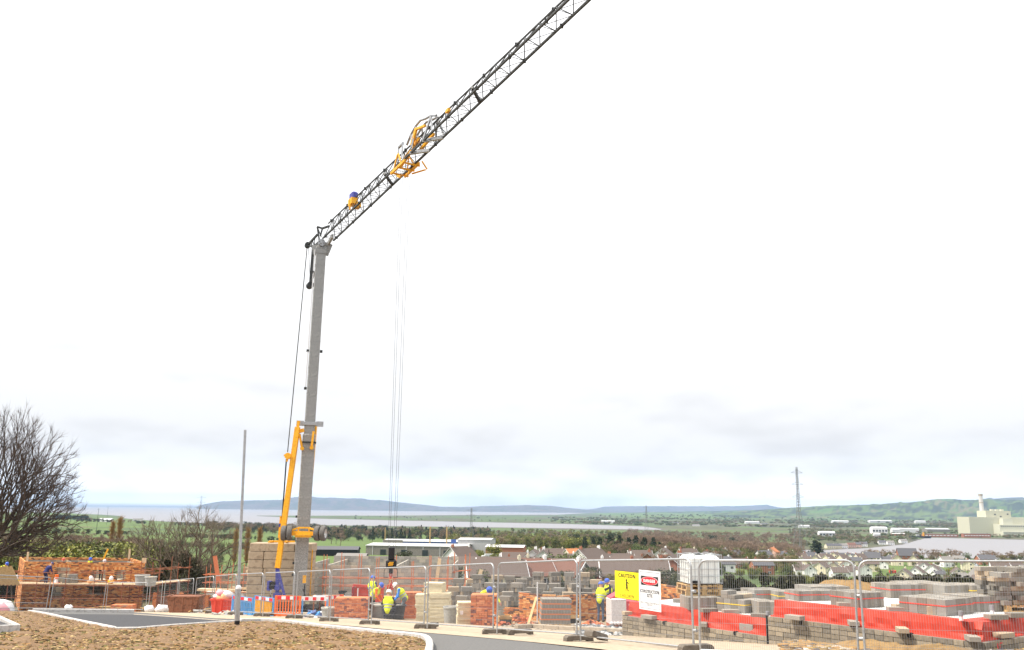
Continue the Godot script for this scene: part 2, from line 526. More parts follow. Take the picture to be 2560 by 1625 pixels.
func range_of_hills(crest: Array, dist: float, depth: float, base_y: float, cols: Array, seed_n: int, rough := 1.0) -> void:
	var fn := FastNoiseLite.new()
	fn.seed = seed_n
	fn.frequency = 1.0 / (dist * 0.035)
	fn.fractal_octaves = 4
	var fld := FastNoiseLite.new()
	fld.noise_type = FastNoiseLite.TYPE_CELLULAR
	fld.cellular_return_type = FastNoiseLite.RETURN_CELL_VALUE
	fld.seed = seed_n
	fld.frequency = 1.0 / 330.0
	var nx := 220
	var nz := 26
	var V := PackedVector3Array()
	var C := PackedColorArray()
	for j in nz + 1:
		for i in nx + 1:
			var px: float = lerpf(crest[0][0], crest[-1][0], float(i) / nx)
			var yy := lerp_table(crest, px)
			var top := at(px, yy, dist)
			var s := float(j) / nz * 1.35
			var d := dist - depth + depth * s
			var x := top.x * d / dist
			var prof := sin(clampf(s, 0, 1) * PI / 2) if s < 1 else cos((s - 1) / 0.35 * PI / 2)
			prof = lerpf(prof, smoothstep(0.0, 1.0, clampf(s, 0, 1)) if s < 1 else prof, 0.55)
			var nn := fn.get_noise_2d(x, d * 0.6)
			var h := base_y + (top.y - base_y) * clampf(prof * (1.0 + 0.55 * rough * nn * sin(clampf(s, 0, 1) * PI)), 0.0, 1.02)
			V.append(Vector3(x, h, -d))
			var c := fld.get_noise_2d(x, d * 0.5) * 0.5 + 0.5
			var a: Array = cols[int(clampf(c, 0, 0.999) * cols.size())]
			var k := 1.0 + 0.3 * fn.get_noise_2d(x * 5.0, d * 5.0)
			C.append(Color(a[0] * k, a[1] * k, a[2] * k))
	var N := PackedVector3Array()
	N.resize(V.size())
	var I := PackedInt32Array()
	for j in nz:
		for i in nx:
			var a := j * (nx + 1) + i
			var e := a + nx + 1
			I.append_array([a, e, e + 1, a, e + 1, a + 1])
			var m := (V[e + 1] - V[a]).cross(V[e] - V[a]).normalized()
			if m.y < 0: m = -m
			for q in [a, a + 1, e, e + 1]: N[q] += m
	for i in N.size(): N[i] = N[i].normalized()
	var arr := []
	arr.resize(Mesh.ARRAY_MAX)
	arr[Mesh.ARRAY_VERTEX] = V
	arr[Mesh.ARRAY_NORMAL] = N
	arr[Mesh.ARRAY_COLOR] = C
	arr[Mesh.ARRAY_INDEX] = I
	var am := ArrayMesh.new()
	am.add_surface_from_arrays(Mesh.PRIMITIVE_TRIANGLES, arr)
	struct("hills", am, M.clod)

func hills() -> void:
	var moor := [[0.075, 0.062, 0.06], [0.095, 0.078, 0.07], [0.06, 0.062, 0.045], [0.11, 0.085, 0.07]]
	var farm := [[0.05, 0.10, 0.025], [0.07, 0.135, 0.03], [0.028, 0.04, 0.02], [0.085, 0.12, 0.035], [0.03, 0.04, 0.022], [0.07, 0.11, 0.03], [0.12, 0.11, 0.055], [0.04, 0.065, 0.022]]
	range_of_hills([[492, 1267], [500, 1263], [530, 1257], [560, 1253], [640, 1251], [700, 1250], [722, 1245], [770, 1242], [830, 1245], [900, 1247], [950, 1251], [1010, 1257], [1060, 1262], [1100, 1267], [1150, 1268], [1200, 1266], [1260, 1264], [1330, 1263], [1380, 1265], [1430, 1271], [1480, 1275], [1540, 1280], [1620, 1286]], 20000, 3000, SEA, moor, 3)
	range_of_hills([[1400, 1280], [1480, 1273], [1510, 1267], [1600, 1265], [1700, 1266], [1800, 1266], [1880, 1264], [1915, 1262], [1945, 1268], [2000, 1274], [2080, 1282]], 25000, 4000, SEA, moor, 8)
	range_of_hills([[1400, 1289], [1470, 1286], [1560, 1282], [1620, 1280], [1700, 1279], [1800, 1277], [1900, 1275], [2000, 1272], [2100, 1270], [2250, 1270]], 14500, 4500, -62.0, farm, 15)
	range_of_hills([[1780, 1283], [1900, 1275], [2000, 1268], [2050, 1266], [2100, 1264], [2160, 1263], [2230, 1260], [2290, 1254], [2360, 1251], [2420, 1250], [2480, 1251], [2560, 1253], [2700, 1250], [2950, 1262]], 10500, 3600, -62.0, farm, 21)
	range_of_hills([[2380, 1262], [2430, 1252], [2460, 1247], [2520, 1246], [2560, 1245], [2700, 1240], [2950, 1250]], 15500, 2500, -62.0, moor, 30)

# ---------------------------------------------------------------- crane
func crane() -> void:
	var D := 58.0
	var foot := on(744, D)
	var head := at(803, 618, D)
	var P := at(820, 599, D)                     # jib foot, on its axis
	var lu := 0.085
	var az := 0.535
	var d := Vector3(sin(az) * cos(lu), sin(lu), cos(az) * cos(lu))
	var n := d.cross(Vector3.UP).normalized()
	if n.x < 0: n = -n
	var up := n.cross(d).normalized()
	if up.y < 0: up = -up
	var c := thing("tower_crane", "tall self-erecting crane with grey mast, dark lattice jib, yellow struts and concrete counterweight stack", "crane", foot)
	var o := -foot
	# mast: two telescoped box sections turned a little
	var mb := Mb.new()
	var ax := (head - foot).normalized()
	var bx := Basis(Vector3.UP, deg_to_rad(14)).x
	var bz := bx.cross(ax).normalized()
	bx = ax.cross(bz)
	var MBs := Basis(bx, ax, bz)
	var H := (head - foot).length()
	var split := H * 0.47
	mb.cbox(ax * (split * 0.5 + 0.25), Vector3(0.80, split - 0.5, 0.80), 0.05, MBs)
	for k in 9: mb.box(ax * (1.0 + k * split / 9.6), Vector3(0.815, 0.02, 0.815), MBs)
	put("lower_mast", mb, M.mast_steel, c)
	mb = Mb.new()
	mb.cbox(ax * ((split + H) * 0.5), Vector3(0.66, H - split, 0.66), 0.05, MBs)
	for k in 7: mb.box(ax * (split + 0.9 + k * (H - split) / 7.3), Vector3(0.675, 0.02, 0.675), MBs)
	put("upper_mast", mb, M.mast_steel, c)
	for q in [[0.925, -1], [0.70, -1], [0.70, 1], [0.595, -1], [0.25, -1], [0.13, -1], [0.10, -1]]:
		var e := Mb.new()
		var p: Vector3 = ax * (H * q[0]) + bx * q[1] * 0.43
		e.box(p, Vector3(0.16, 0.14, 0.3), MBs)
		e.tube([p - bz * 0.22, p + bz * 0.22], 0.05, 8)
		put("guide_bracket", e, M.jib_steel, c)
	mb = Mb.new()
	for s in [-0.24, 0.16]: mb.beam(ax * (H * 0.60) - bx * 0.42 + bz * s, ax * (H * 0.99) - bx * 0.40 + bz * s, 0.05)
	for k in 30: mb.beam(ax * (H * (0.605 + k * 0.0128)) - bx * 0.42 - bz * 0.24, ax * (H * (0.605 + k * 0.0128)) - bx * 0.42 + bz * 0.16, 0.035)
	put("ladder", mb, M.white_paint, c)
	# collar where the yellow struts take hold
	mb = Mb.new()
	for s in [-1, 1]: mb.box(ax * (H * 0.498) + bx * s * 0.62 + bz * 0.2, Vector3(0.45, 0.32, 0.2), MBs)
	mb.box(ax * (H * 0.498), Vector3(0.86, 0.2, 0.86), MBs)
	put("strut_collar", mb, M.galvanised, c)
	mb = Mb.new()
	mb.box(ax * (H * 0.447), Vector3(0.92, 0.1, 0.92), MBs)
	put("mast_clamp", mb, M.jib_steel, c)
	# yellow struts
	mb = Mb.new()
	mb.beam(at(744, 1068, D - 0.7) + o, at(694, 1420, D - 1.0) + o, 0.30, 0.30)
	mb.beam(at(747, 1052, D - 0.7) + o, at(744, 1070, D - 0.7) + o, 0.16)
	mb.beam(at(746, 1079, D - 0.6) + o, at(760, 1075, D - 0.6) + o, 0.14, 0.22)
	put("strut", mb, M.crane_yellow, c)
	mb = Mb.new()
	mb.beam(at(787, 1062, D + 0.9) + o, at(768, 1290, D + 1.3) + o, 0.28, 0.28)
	put("strut", mb, M.crane_yellow, c)
	for q in [[[749, 1085], [755, 1121]], [[784, 1078], [779, 1119]]]:
		mb = Mb.new()
		mb.beam(at(q[0][0], q[0][1], D - 0.6) + o, at(q[1][0], q[1][1], D - 0.6) + o, 0.14, 0.12)
		mb.tube([at(q[1][0], q[1][1], D - 0.75) + o, at(q[1][0], q[1][1], D - 0.4) + o], 0.13, 10)
		put("hydraulic_link", mb, M.crane_yellow, c)
	# blue slewing post and brace under the strut
	mb = Mb.new()
	mb.beam(at(694, 1420, D - 1) + o, at(693, 1500, D - 1) + o, 0.2, 0.2)
	mb.box(at(694, 1468, D - 1) + o, Vector3(0.34, 0.3, 0.4))
	mb.box(at(694, 1490, D - 1) + o, Vector3(0.42, 0.4, 0.5))
	mb.beam(at(695, 1425, D - 1.2) + o, at(711, 1488, D - 1.2) + o, 0.11, 0.14)
	mb.box(at(674, 1464, D - 1) + o, Vector3(0.22, 0.55, 0.4))
	put("support_post", mb, M.crane_blue, c)
	mb = Mb.new()
	mb.box(at(682, 1463, D - 1) + o, Vector3(0.34, 0.42, 0.4))
	put("motor", mb, M.black_iron, c)
	mb = Mb.new()
	mb.tube([at(678, 1475, D - 1.2) + o, at(676, 1484, D - 1.25) + o, at(680, 1491, D - 1.2) + o, at(688, 1490, D - 1.2) + o], 0.04, 6)
	put("hose", mb, M.galvanised, c)
	mb = Mb.new()
	mb.box(at(761, 1448, D - 0.7) + o, Vector3(0.18, 0.45, 0.2))
	put("winch_cover", mb, M.crane_yellow, c)
	mb = Mb.new()
	mb.beam(at(762, 1460, D - 0.7) + o, at(761, 1490, D - 0.7) + o, 0.08)
	mb.beam(at(757, 1472, D - 0.7) + o, at(764, 1490, D - 0.7) + o, 0.05)
	put("chain_rod", mb, M.rope, c)
	# base frame and turntable
	mb = Mb.new()
	var bc := on(715, D + 1.0) + o
	mb.box(bc + Vector3(0, 0.3, 0), Vector3(4.2, 0.34, 2.6))
	mb.lathe([Vector2(0.0, 0.1), Vector2(1.1, 0.1), Vector2(1.1, 0.55), Vector2(0, 0.55)], 20, Transform3D(Basis.IDENTITY, on(720, D) + o))
	for s in [[-2.3, 1.9], [2.5, 1.9], [-2.3, -1.5], [2.5, -1.5]]:
		mb.beam(bc + Vector3(0, 0.3, 0), bc + Vector3(s[0], 0.25, s[1]), 0.3)
		mb.lathe([Vector2(0, 0), Vector2(0.3, 0), Vector2(0.3, 0.1), Vector2(0.07, 0.12), Vector2(0.07, 0.5), Vector2(0, 0.5)], 12, Transform3D(Basis.IDENTITY, bc + Vector3(s[0], -0.05, s[1])))
	put("base_frame", mb, M.black_iron, c)
	# counterweight slabs
	var cw := at(706, 1400, D + 1.9) + o
	var top_y := (at(706, 1356, D + 1.9) + o).y
	for k in 7:
		var y := top_y - 0.27 - 0.515 * k
		var wdt := 3.98 if k < 6 else 3.9
		var cut: Array = [[-0.5, 0.225], [-0.25, 0.5], [-0.255, 0.5], [-0.245, 0.5], [-0.26, 0.5], [-0.1, 0.5], [-0.105, 0.5]][k]
		var xs := [-0.5, cut[0], cut[1], 0.5]
		for j in 3:
			var L: float = (xs[j + 1] - xs[j]) * wdt
			if L < 0.1: continue
			var e := Mb.new()
			e.cbox(Vector3(cw.x + (xs[j] + xs[j + 1]) * 0.5 * wdt + (0.05 if k == 0 else 0.0), y, cw.z), Vector3(L - 0.03, 0.495, 1.7), 0.04)
			put("counterweight_block", e, M.counterweight, c)
	mb = Mb.new()
	mb.box(Vector3(cw.x, top_y - 0.515 * 7 - 0.35, cw.z), Vector3(2.6, 0.7, 1.5))
	put("counterweight_plinth", mb, M.concrete, c)
	for s in [-0.35, 0.35]:
		mb = Mb.new()
		mb.beam(Vector3(cw.x - 0.2 + s, top_y + 0.05, cw.z - 0.5), Vector3(cw.x - 0.2 + s * 1.6, top_y + 0.05, cw.z + 0.75), 0.1)
		mb.beam(Vector3(cw.x - 0.9, top_y + 0.06, cw.z + 0.3 * s), Vector3(cw.x + 0.7, top_y + 0.06, cw.z + 0.3 * s), 0.1)
		put("lifting_frame", mb, M.crane_yellow, c)
	mb = Mb.new()
	mb.beam(Vector3(cw.x + 2.05, top_y - 0.4, cw.z + 0.7), Vector3(cw.x + 2.05, top_y - 3.4, cw.z + 0.7), 0.06)
	mb.beam(Vector3(cw.x + 2.05, top_y - 3.3, cw.z + 0.7), Vector3(cw.x + 2.05, top_y - 3.3, cw.z - 0.7), 0.06)
	put("tie_rod", mb, M.crane_yellow, c)
	# transport axle with twin tyres
	var axc := at(760, 1333, D - 0.9) + o
	mb = Mb.new()
	mb.beam(axc + Vector3(-1.0, 0.05, 0.1), axc + Vector3(1.05, 0.0, 0.1), 0.16, 0.2)
	mb.beam(axc + Vector3(-0.95, -0.1, 0.22), axc + Vector3(1.0, -0.1, 0.22), 0.1, 0.08)
	mb.beam(axc + Vector3(-0.95, 0.12, 0.22), axc + Vector3(-0.3, 0.33, 0.1), 0.1, 0.1)
	mb.beam(axc + Vector3(0.95, 0.12, 0.22), axc + Vector3(0.3, 0.33, 0.1), 0.1, 0.1)
	mb.beam(axc + Vector3(-0.35, 0.33, 0.1), axc + Vector3(0.35, 0.33, 0.1), 0.12, 0.1)
	mb.beam(axc + Vector3(-0.4, -0.14, 0.1), axc + Vector3(-0.3, 0.3, 0.1), 0.08)
	mb.beam(axc + Vector3(0.4, -0.14, 0.1), axc + Vector3(0.3, 0.3, 0.1), 0.08)
	mb.beam(axc + Vector3(-0.5, -0.2, 0.15), axc + Vector3(0.5, -0.2, 0.15), 0.12, 0.1)
	put("axle_frame", mb, M.crane_yellow, c)
	for s in [-1, 1]:
		for k in 2:
			var cx: Vector3 = axc + Vector3(s * (0.86 + 0.36 * k), 0.0, 0.1)
			var e := Mb.new()
			var T := Transform3D(Basis(Vector3(0, 1, 0), Vector3(-1, 0, 0), Vector3(0, 0, 1)) * Basis.IDENTITY, cx)
			T.basis = Basis(Vector3(0, 1, 0), Vector3(1, 0, 0.12 * s).normalized(), Vector3(0, 0, -1)).orthonormalized()
			e.lathe([Vector2(0.27, -0.15), Vector2(0.38, -0.16), Vector2(0.44, -0.13), Vector2(0.46, -0.06), Vector2(0.46, 0.06), Vector2(0.44, 0.13), Vector2(0.38, 0.16), Vector2(0.27, 0.15)], 24, T)
			var tyre := put("tyre", e, M.tyre, c)
			e = Mb.new()
			e.lathe([Vector2(0.0, -0.04), Vector2(0.1, -0.1), Vector2(0.12, -0.05), Vector2(0.25, -0.03), Vector2(0.275, -0.14), Vector2(0.275, 0.14), Vector2(0.25, 0.03), Vector2(0.12, 0.05), Vector2(0.1, 0.1), Vector2(0.0, 0.04)], 20, T)
			put("rim", e, M.rim, tyre)
	# mast head
	mb = Mb.new()
	var hp := head + o
	mb.beam(hp - ax * 0.5 - bx * 0.25, hp + ax * 0.12 - bx * 0.38, 0.12, 0.5)
	mb.beam(hp - ax * 0.5 + bx * 0.25, hp + ax * 0.3 + bx * 0.5, 0.12, 0.5)
	mb.box(hp - ax * 0.35, Vector3(0.72, 0.3, 0.72), MBs)
	mb.beam(hp + ax * 0.3 + bx * 0.45, P + o + d * 0.9 - up * 0.05, 0.14, 0.28)
	put("mast_head", mb, M.mast_steel, c)
	mb = Mb.new()
	mb.tube([hp + ax * 0.22 - bz * 0.3, hp + ax * 0.22 + bz * 0.42], 0.24, 14)
	for k in 5: mb.beam(hp + ax * 0.22 + bz * 0.46, hp + ax * 0.22 + bz * 0.46 + (bx * cos(k * 1.26) + ax * sin(k * 1.26)) * 0.3, 0.06)
	put("sheave", mb, M.galvanised, c)
	mb = Mb.new()
	var f0 := at(798, 598, D) + o
	var f1 := at(793, 567, D) + o
	var f2 := at(806, 571, D) + o
	mb.beam(f0, f1, 0.09)
	mb.beam(at(803, 592, D) + o, f1, 0.07)
	mb.beam(f1, f2, 0.11)
	mb.beam(f2, P + o + up * 0.9 + d * 0.2, 0.12)
	mb.beam(f2, at(801, 590, D) + o, 0.09)
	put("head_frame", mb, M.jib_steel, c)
	# counter jib reaching back to the rope anchor
	mb = Mb.new()
	var r0 := at(769, 613, D + 1.2) + o
	mb.beam(r0, at(794, 586, D + 0.3) + o, 0.12)
	mb.beam(r0, at(784, 619, D + 0.5) + o, 0.08)
	mb.beam(at(784, 619, D + 0.5) + o, at(797, 606, D) + o, 0.14)
	for q in [[776, 606, 783, 617], [781, 600, 786, 616], [787, 594, 786, 616], [781, 600, 778, 616]]: mb.beam(at(q[0], q[1], D + 0.8) + o, at(q[2], q[3], D + 0.7) + o, 0.045)
	mb.tube([r0 + Vector3(-0.05, 0, -0.15), r0 + Vector3(0.05, 0, 0.15)], 0.2, 10)
	put("counter_jib", mb, M.jib_steel, c)
	mb = Mb.new()
	var sw := at(776, 711, D + 0.6) + o
	mb.beam(at(783, 620, D + 0.5) + o, sw, 0.16)
	mb.beam(sw, at(787, 680, D + 0.2) + o, 0.1)
	mb.tube([sw + Vector3(-0.12, -0.1, -0.15), sw + Vector3(0.08, -0.05, 0.2)], 0.22, 10)
	put("rope_arm", mb, M.jib_steel, c)
	mb = Mb.new()
	mb.tube([at(768, 616, D + 1.1) + o, at(719, 1130, D - 0.9) + o], 0.03, 6)
	mb.tube([at(771, 616, D + 1.1) + o, sw], 0.015, 5)
	mb.tube([at(716, 1148, D - 0.9) + o, at(705, 1300, D - 0.9) + o], 0.045, 6)
	put("stay_rope", mb, M.rope, c)
	mb = Mb.new()
	var yb := at(720, 1140, D - 0.9) + o
	mb.tube([yb - Vector3(0, 0, 0.12), yb + Vector3(0, 0, 0.12)], 0.2, 12)
	mb.beam(yb + Vector3(-0.25, 0.05, 0), yb + Vector3(0.3, -0.1, 0), 0.12, 0.12)
	mb.beam(yb + Vector3(0, 0.2, 0), yb + Vector3(-0.05, -0.35, 0), 0.1)
	put("rope_block", mb, M.crane_yellow, c)
	mb = Mb.new()
	for s in [-2, 3]: mb.beam(at(704 + s, 1290, D - 0.9) + o, at(699 + s, 1345, D - 0.9) + o, 0.09)
	mb.beam(at(701, 1340, D - 0.9) + o, at(697, 1420, D - 0.9) + o, 0.12)
	put("rope_anchor", mb, M.crane_yellow, c)
	mb = Mb.new()
	mb.box(at(702, 1313, D - 0.85) + o, Vector3(0.2, 0.2, 0.2))
	put("anchor_clamp", mb, M.crane_blue, c)
	# jib
	var J := func(t: float, k: int) -> Vector3: # chord points: 0 right lower, 1 left lower, 2 upper
		var h := lerpf(1.16, 0.62, t / 30.0)
		if k == 2: return P + d * t + up * h + o
		return P + d * t + n * (0.38 if k == 0 else -0.38) + o
	var Lj := 37.0
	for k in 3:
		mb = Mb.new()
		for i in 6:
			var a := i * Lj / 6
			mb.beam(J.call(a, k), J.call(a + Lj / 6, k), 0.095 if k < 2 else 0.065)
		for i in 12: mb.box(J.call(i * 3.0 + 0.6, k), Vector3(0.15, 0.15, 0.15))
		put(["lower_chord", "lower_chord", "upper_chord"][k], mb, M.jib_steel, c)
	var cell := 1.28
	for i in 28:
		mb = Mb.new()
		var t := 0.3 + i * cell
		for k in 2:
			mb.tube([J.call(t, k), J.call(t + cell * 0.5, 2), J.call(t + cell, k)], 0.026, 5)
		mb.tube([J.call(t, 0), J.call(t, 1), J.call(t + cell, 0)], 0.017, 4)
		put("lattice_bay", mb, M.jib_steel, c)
	for q in [[9.9, 0.7], [20.5, 0.7]]:
		mb = Mb.new()
		mb.beam(J.call(q[0], 0), J.call(q[0] + 0.6, 1) + up * 0.3, 0.13)
		put("rope_guide", mb, M.jib_steel, c)
	# winch on the jib
	var w0: Vector3 = J.call(4.8, 2)
	var WB := Basis(n, up, n.cross(up))
	mb = Mb.new()
	mb.box(w0 + up * -0.25 + n * -0.1, Vector3(0.42, 0.4, 0.62), WB)
	mb.box(w0 + up * -0.45 + n * 0.22, Vector3(0.28, 0.3, 0.5), WB)
	mb.beam(w0 + n * -0.3 - up * 0.1, w0 + n * -0.3 - up * 0.8, 0.1)
	put("jib_winch", mb, M.crane_yellow, c)
	mb = Mb.new()
	mb.cbox(w0 + up * 0.18 - n * 0.05, Vector3(0.42, 0.42, 0.6), 0.08, WB)
	put("winch_hood", mb, M.crane_blue, c)
	# trolley and folding joint
	var t0 := 12.45
	var tp := func(t: float, a: float, b: float) -> Vector3: return P + d * t + n * a + up * b + o
	mb = Mb.new()
	for s in [-0.42, 0.42]:
		mb.beam(tp.call(t0 - 0.9, s, -0.15), tp.call(t0 + 1.0, s, -0.15), 0.10, 0.15)
		mb.beam(tp.call(t0 - 0.6, s, -0.15), tp.call(t0 - 0.2, s * 0.8, 0.75), 0.07)
		mb.beam(tp.call(t0 + 0.5, s, -0.15), tp.call(t0 - 0.1, s * 0.8, 0.75), 0.07)
	for q in [-0.7, 0.1, 0.8]: mb.beam(tp.call(t0 + q, -0.5, -0.2), tp.call(t0 + q, 0.55, -0.2), 0.085)
	mb.beam(tp.call(t0 - 0.1, 0.5, -0.3), tp.call(t0 + 0.8, 0.9, -0.35), 0.07)
	mb.beam(tp.call(t0 + 1.2, 0.5, -0.1), tp.call(t0 + 0.9, 0.95, -0.35), 0.065)
	mb.beam(tp.call(t0 - 1.2, 0.1, -0.05), tp.call(t0 - 0.8, 0.1, -0.3), 0.11)
	put("trolley", mb, M.crane_yellow, c)
	mb = Mb.new()
	for q in [-0.3, 0.25]: mb.beam(tp.call(t0 + q, -0.3, 0.3), tp.call(t0 + q, -0.22, 1.25), 0.09)
	mb.beam(tp.call(t0 - 0.34, -0.22, 1.25), tp.call(t0 + 0.3, -0.22, 1.25), 0.12)
	put("trolley_post", mb, M.galvanised, c)
	var tf := t0 + 1.5
	mb = Mb.new()
	mb.beam(tp.call(tf - 2.0, -0.05, 0.2), tp.call(tf + 0.5, -0.05, 0.75), 0.14, 0.22)
	mb.beam(tp.call(tf + 0.1, -0.3, 0.5), tp.call(tf + 0.5, -0.2, 1.35), 0.14)
	mb.beam(tp.call(tf + 0.0, 0.2, 0.3), tp.call(tf + 1.8, 0.2, 0.5), 0.14)
	mb.beam(tp.call(tf + 0.5, -0.2, 1.3), tp.call(tf + 1.4, -0.1, 1.1), 0.12)
	put("folding_ram", mb, M.crane_yellow, c)
	mb = Mb.new()
	var hoop := [[1.7, 0.95], [2.3, 1.35], [2.9, 1.55], [3.5, 1.6], [4.1, 1.4], [4.8, 1.25], [5.4, 0.95]]
	for s in [-0.18, 0.18]:
		var pts := []
		for q in hoop: pts.append(tp.call(tf - 2.5 + q[0], s, q[1]))
		mb.tube(pts, 0.07, 6)
		for q in [[2.3, 1.35, 2.7, 0.2], [2.9, 1.55, 2.7, 0.3], [4.8, 1.25, 4.2, 0.1], [4.8, 1.25, 5.2, 0.0]]: mb.beam(tp.call(tf - 2.5 + q[0], s, q[1]), tp.call(tf - 2.5 + q[2], s * 2, q[3]), 0.09)
	mb.beam(tp.call(tf + 0.1, -0.4, 0), tp.call(tf + 0.9, 0.4, 0), 0.16)
	mb.beam(tp.call(tf + 1.7, -0.4, 0), tp.call(tf + 2.5, 0.4, 0), 0.16)
	put("folding_joint", mb, M.galvanised, c)
	mb = Mb.new()
	mb.box(tp.call(18.2, -0.2, 0.55), Vector3(0.14, 0.18, 0.3), WB)
	put("jib_lamp", mb, M.crane_yellow, c)
	# hoist ropes, hook block, chain
	var hk: Vector3 = tp.call(t0 + 0.1, 0, -0.3)
	var hook_y := at(982, 1370, 58.0 - cos(az) * (t0 + 0.1)).y - foot.y
	mb = Mb.new()
	for q in [[-0.2, -0.1], [-0.09, 0.1], [0.08, -0.1], [0.2, 0.1]]:
		mb.tube([hk + Vector3(q[0] * 1.4, 0, q[1]), Vector3(hk.x + q[0], hook_y, hk.z + q[1])], 0.0085, 4)
	put("hoist_rope", mb, M.thin_rope, c)
	var hb := Vector3(hk.x, hook_y, hk.z)
	mb = Mb.new()
	mb.cbox(hb + Vector3(0, -0.25, 0), Vector3(0.3, 0.6, 0.26), 0.04)
	mb.cbox(hb + Vector3(0, -0.78, 0), Vector3(0.54, 0.46, 0.3), 0.1)
	mb.box(hb + Vector3(0, -1.12, 0), Vector3(0.18, 0.26, 0.18))
	put("hook_block", mb, M.black_iron, c)
	mb = Mb.new()
	for k in 4: # the yellow emblem: crossing strokes
		mb.beam(hb + Vector3(-0.12 + 0.06 * k, -0.88, 0.156), hb + Vector3(-0.06 + 0.06 * k, -0.68, 0.156), 0.03, 0.012, Vector3.BACK)
	mb.beam(hb + Vector3(-0.14, -0.76, 0.158), hb + Vector3(0.13, -0.72, 0.158), 0.03, 0.012, Vector3.BACK)
	mb.beam(hb + Vector3(-0.12, -0.84, 0.158), hb + Vector3(0.13, -0.80, 0.158), 0.03, 0.012, Vector3.BACK)
	put("emblem", mb, M.crane_yellow, c)
	for s in [-1, 1]:
		mb = Mb.new()
		mb.tube([hb + Vector3(s * 0.22, -0.9, 0), hb + Vector3(s * 0.34, -1.12, 0), hb + Vector3(s * 0.34, -1.45, 0), hb + Vector3(s * 0.12, -1.45, 0)], 0.018, 5)
		put("side_guard", mb, M.rope, c)
	mb = Mb.new()
	var cy := -1.22
	for k in 7:
		var B := Basis(Vector3.UP, PI / 2 * (k % 2))
		var pts := []
		for i in 9: pts.append(hb + Vector3(0, cy - 0.11, 0) + B * Vector3(0.06 * sin(TAU * i / 8), 0.11 * cos(TAU * i / 8), 0))
		mb.tube(pts, 0.03, 5, false)
		cy -= 0.17
	var ring := []
	for i in 13: ring.append(hb + Vector3(0.13 * sin(TAU * i / 12), -1.92 + 0.14 * cos(TAU * i / 12), 0.02))
	mb.tube(ring, 0.04, 6, false)
	put("red_chain", mb, M.red_iron, c)
	mb = Mb.new()
	for s in [-0.06, 0.06]: mb.beam(hb + Vector3(s, -2.4, 0), hb + Vector3(s * 4, -3.35, 0.05), 0.05)
	put("sling", mb, M.rope, c)

# ---------------------------------------------------------------- road, verge, kerbs
func sheet(called: String, top: Array, bottom: Array, x0: float, x1: float, nx: int, ny: int, up: float, m: Material, bump: FastNoiseLite = null, amp := 0.0) -> MeshInstance3D:
	var V := PackedVector3Array()
	var I := PackedInt32Array()
	for i in nx + 1:
		var px := lerpf(x0, x1, float(i) / nx)
		var a := gp(px, lerp_table(top, px))
		var b := gp(px, lerp_table(bottom, px))
		for j in ny + 1:
			var p := a.lerp(b, 1.0 - pow(1.0 - float(j) / ny, 1.5))
			p.y = hgt(p.x, -p.z) + up
			if bump: p.y += maxf(-0.05, bump.get_noise_2d(p.x, p.z)) * amp * minf(1.0, j * 0.5)
			V.append(p)
	var N := PackedVector3Array()
	N.resize(V.size())
	for i in nx:
		for j in ny:
			var a := i * (ny + 1) + j
			var e := a + ny + 1
			I.append_array([a, e, e + 1, a, e + 1, a + 1])
			var q := (V[e + 1] - V[a]).cross(V[e] - V[a]).normalized()
			if q.y < 0: q = -q
			for w in [a, a + 1, e, e + 1]: N[w] += q
	for i in N.size(): N[i] = N[i].normalized()
	var arr := []
	arr.resize(Mesh.ARRAY_MAX)
	arr[Mesh.ARRAY_VERTEX] = V
	arr[Mesh.ARRAY_NORMAL] = N
	arr[Mesh.ARRAY_INDEX] = I
	var am := ArrayMesh.new()
	am.add_surface_from_arrays(Mesh.PRIMITIVE_TRIANGLES, arr)
	return struct(called, am, m)
func kerb(pts: Array, w: float, h: float, m: Material, stone_len := 0.9) -> void:
	var g := Node3D.new()
	g.name = numbered("kerb")
	g.set_meta("kind", "structure")
	add_child(g)
	var line := []
	for p in pts: line.append(gp(p[0], p[1]))
	for i in line.size() - 1:
		var a: Vector3 = line[i]
		var b: Vector3 = line[i + 1]
		var n := maxi(1, roundi(a.distance_to(b) / stone_len))
		for k in n:
			var p := a.lerp(b, (k + 0.006) / n)
			var q := a.lerp(b, (k + 0.994) / n)
			p.y = hgt(p.x, -p.z)
			q.y = hgt(q.x, -q.z)
			var mb := Mb.new()
			var L := p.distance_to(q)
			var z := (q - p).normalized()
			var x := Vector3.UP.cross(z).normalized()
			mb.cbox((p + q) * 0.5 + Vector3(0, h * 0.5 - 0.05, 0), Vector3(w, h + 0.1, L), 0.02, Basis(x, z.cross(x), z))
			put("kerb_stone", mb, m, g)
const ROAD_TOP := [[-200, 1503], [0, 1513], [200, 1522], [330, 1530], [400, 1537], [530, 1547], [640, 1552], [760, 1557], [900, 1569], [1040, 1582], [1180, 1594], [1330, 1608], [1500, 1628], [1800, 1672]]
const PATH_TOP := [[300, 1521], [400, 1527], [480, 1531], [600, 1534], [735, 1537], [900, 1545], [948, 1551], [1060, 1559], [1200, 1569], [1290, 1575], [1330, 1572], [1480, 1581], [1600, 1589], [1800, 1601], [1920, 1609], [1990, 1617], [2080, 1634], [2250, 1672]]
const VERGE_TOP := [[-200, 1527], [75, 1531], [285, 1577], [340, 1576], [430, 1568], [600, 1557], [690, 1557], [800, 1572], [950, 1589], [1040, 1598], [1064, 1605], [1074, 1616], [1078, 1640]]
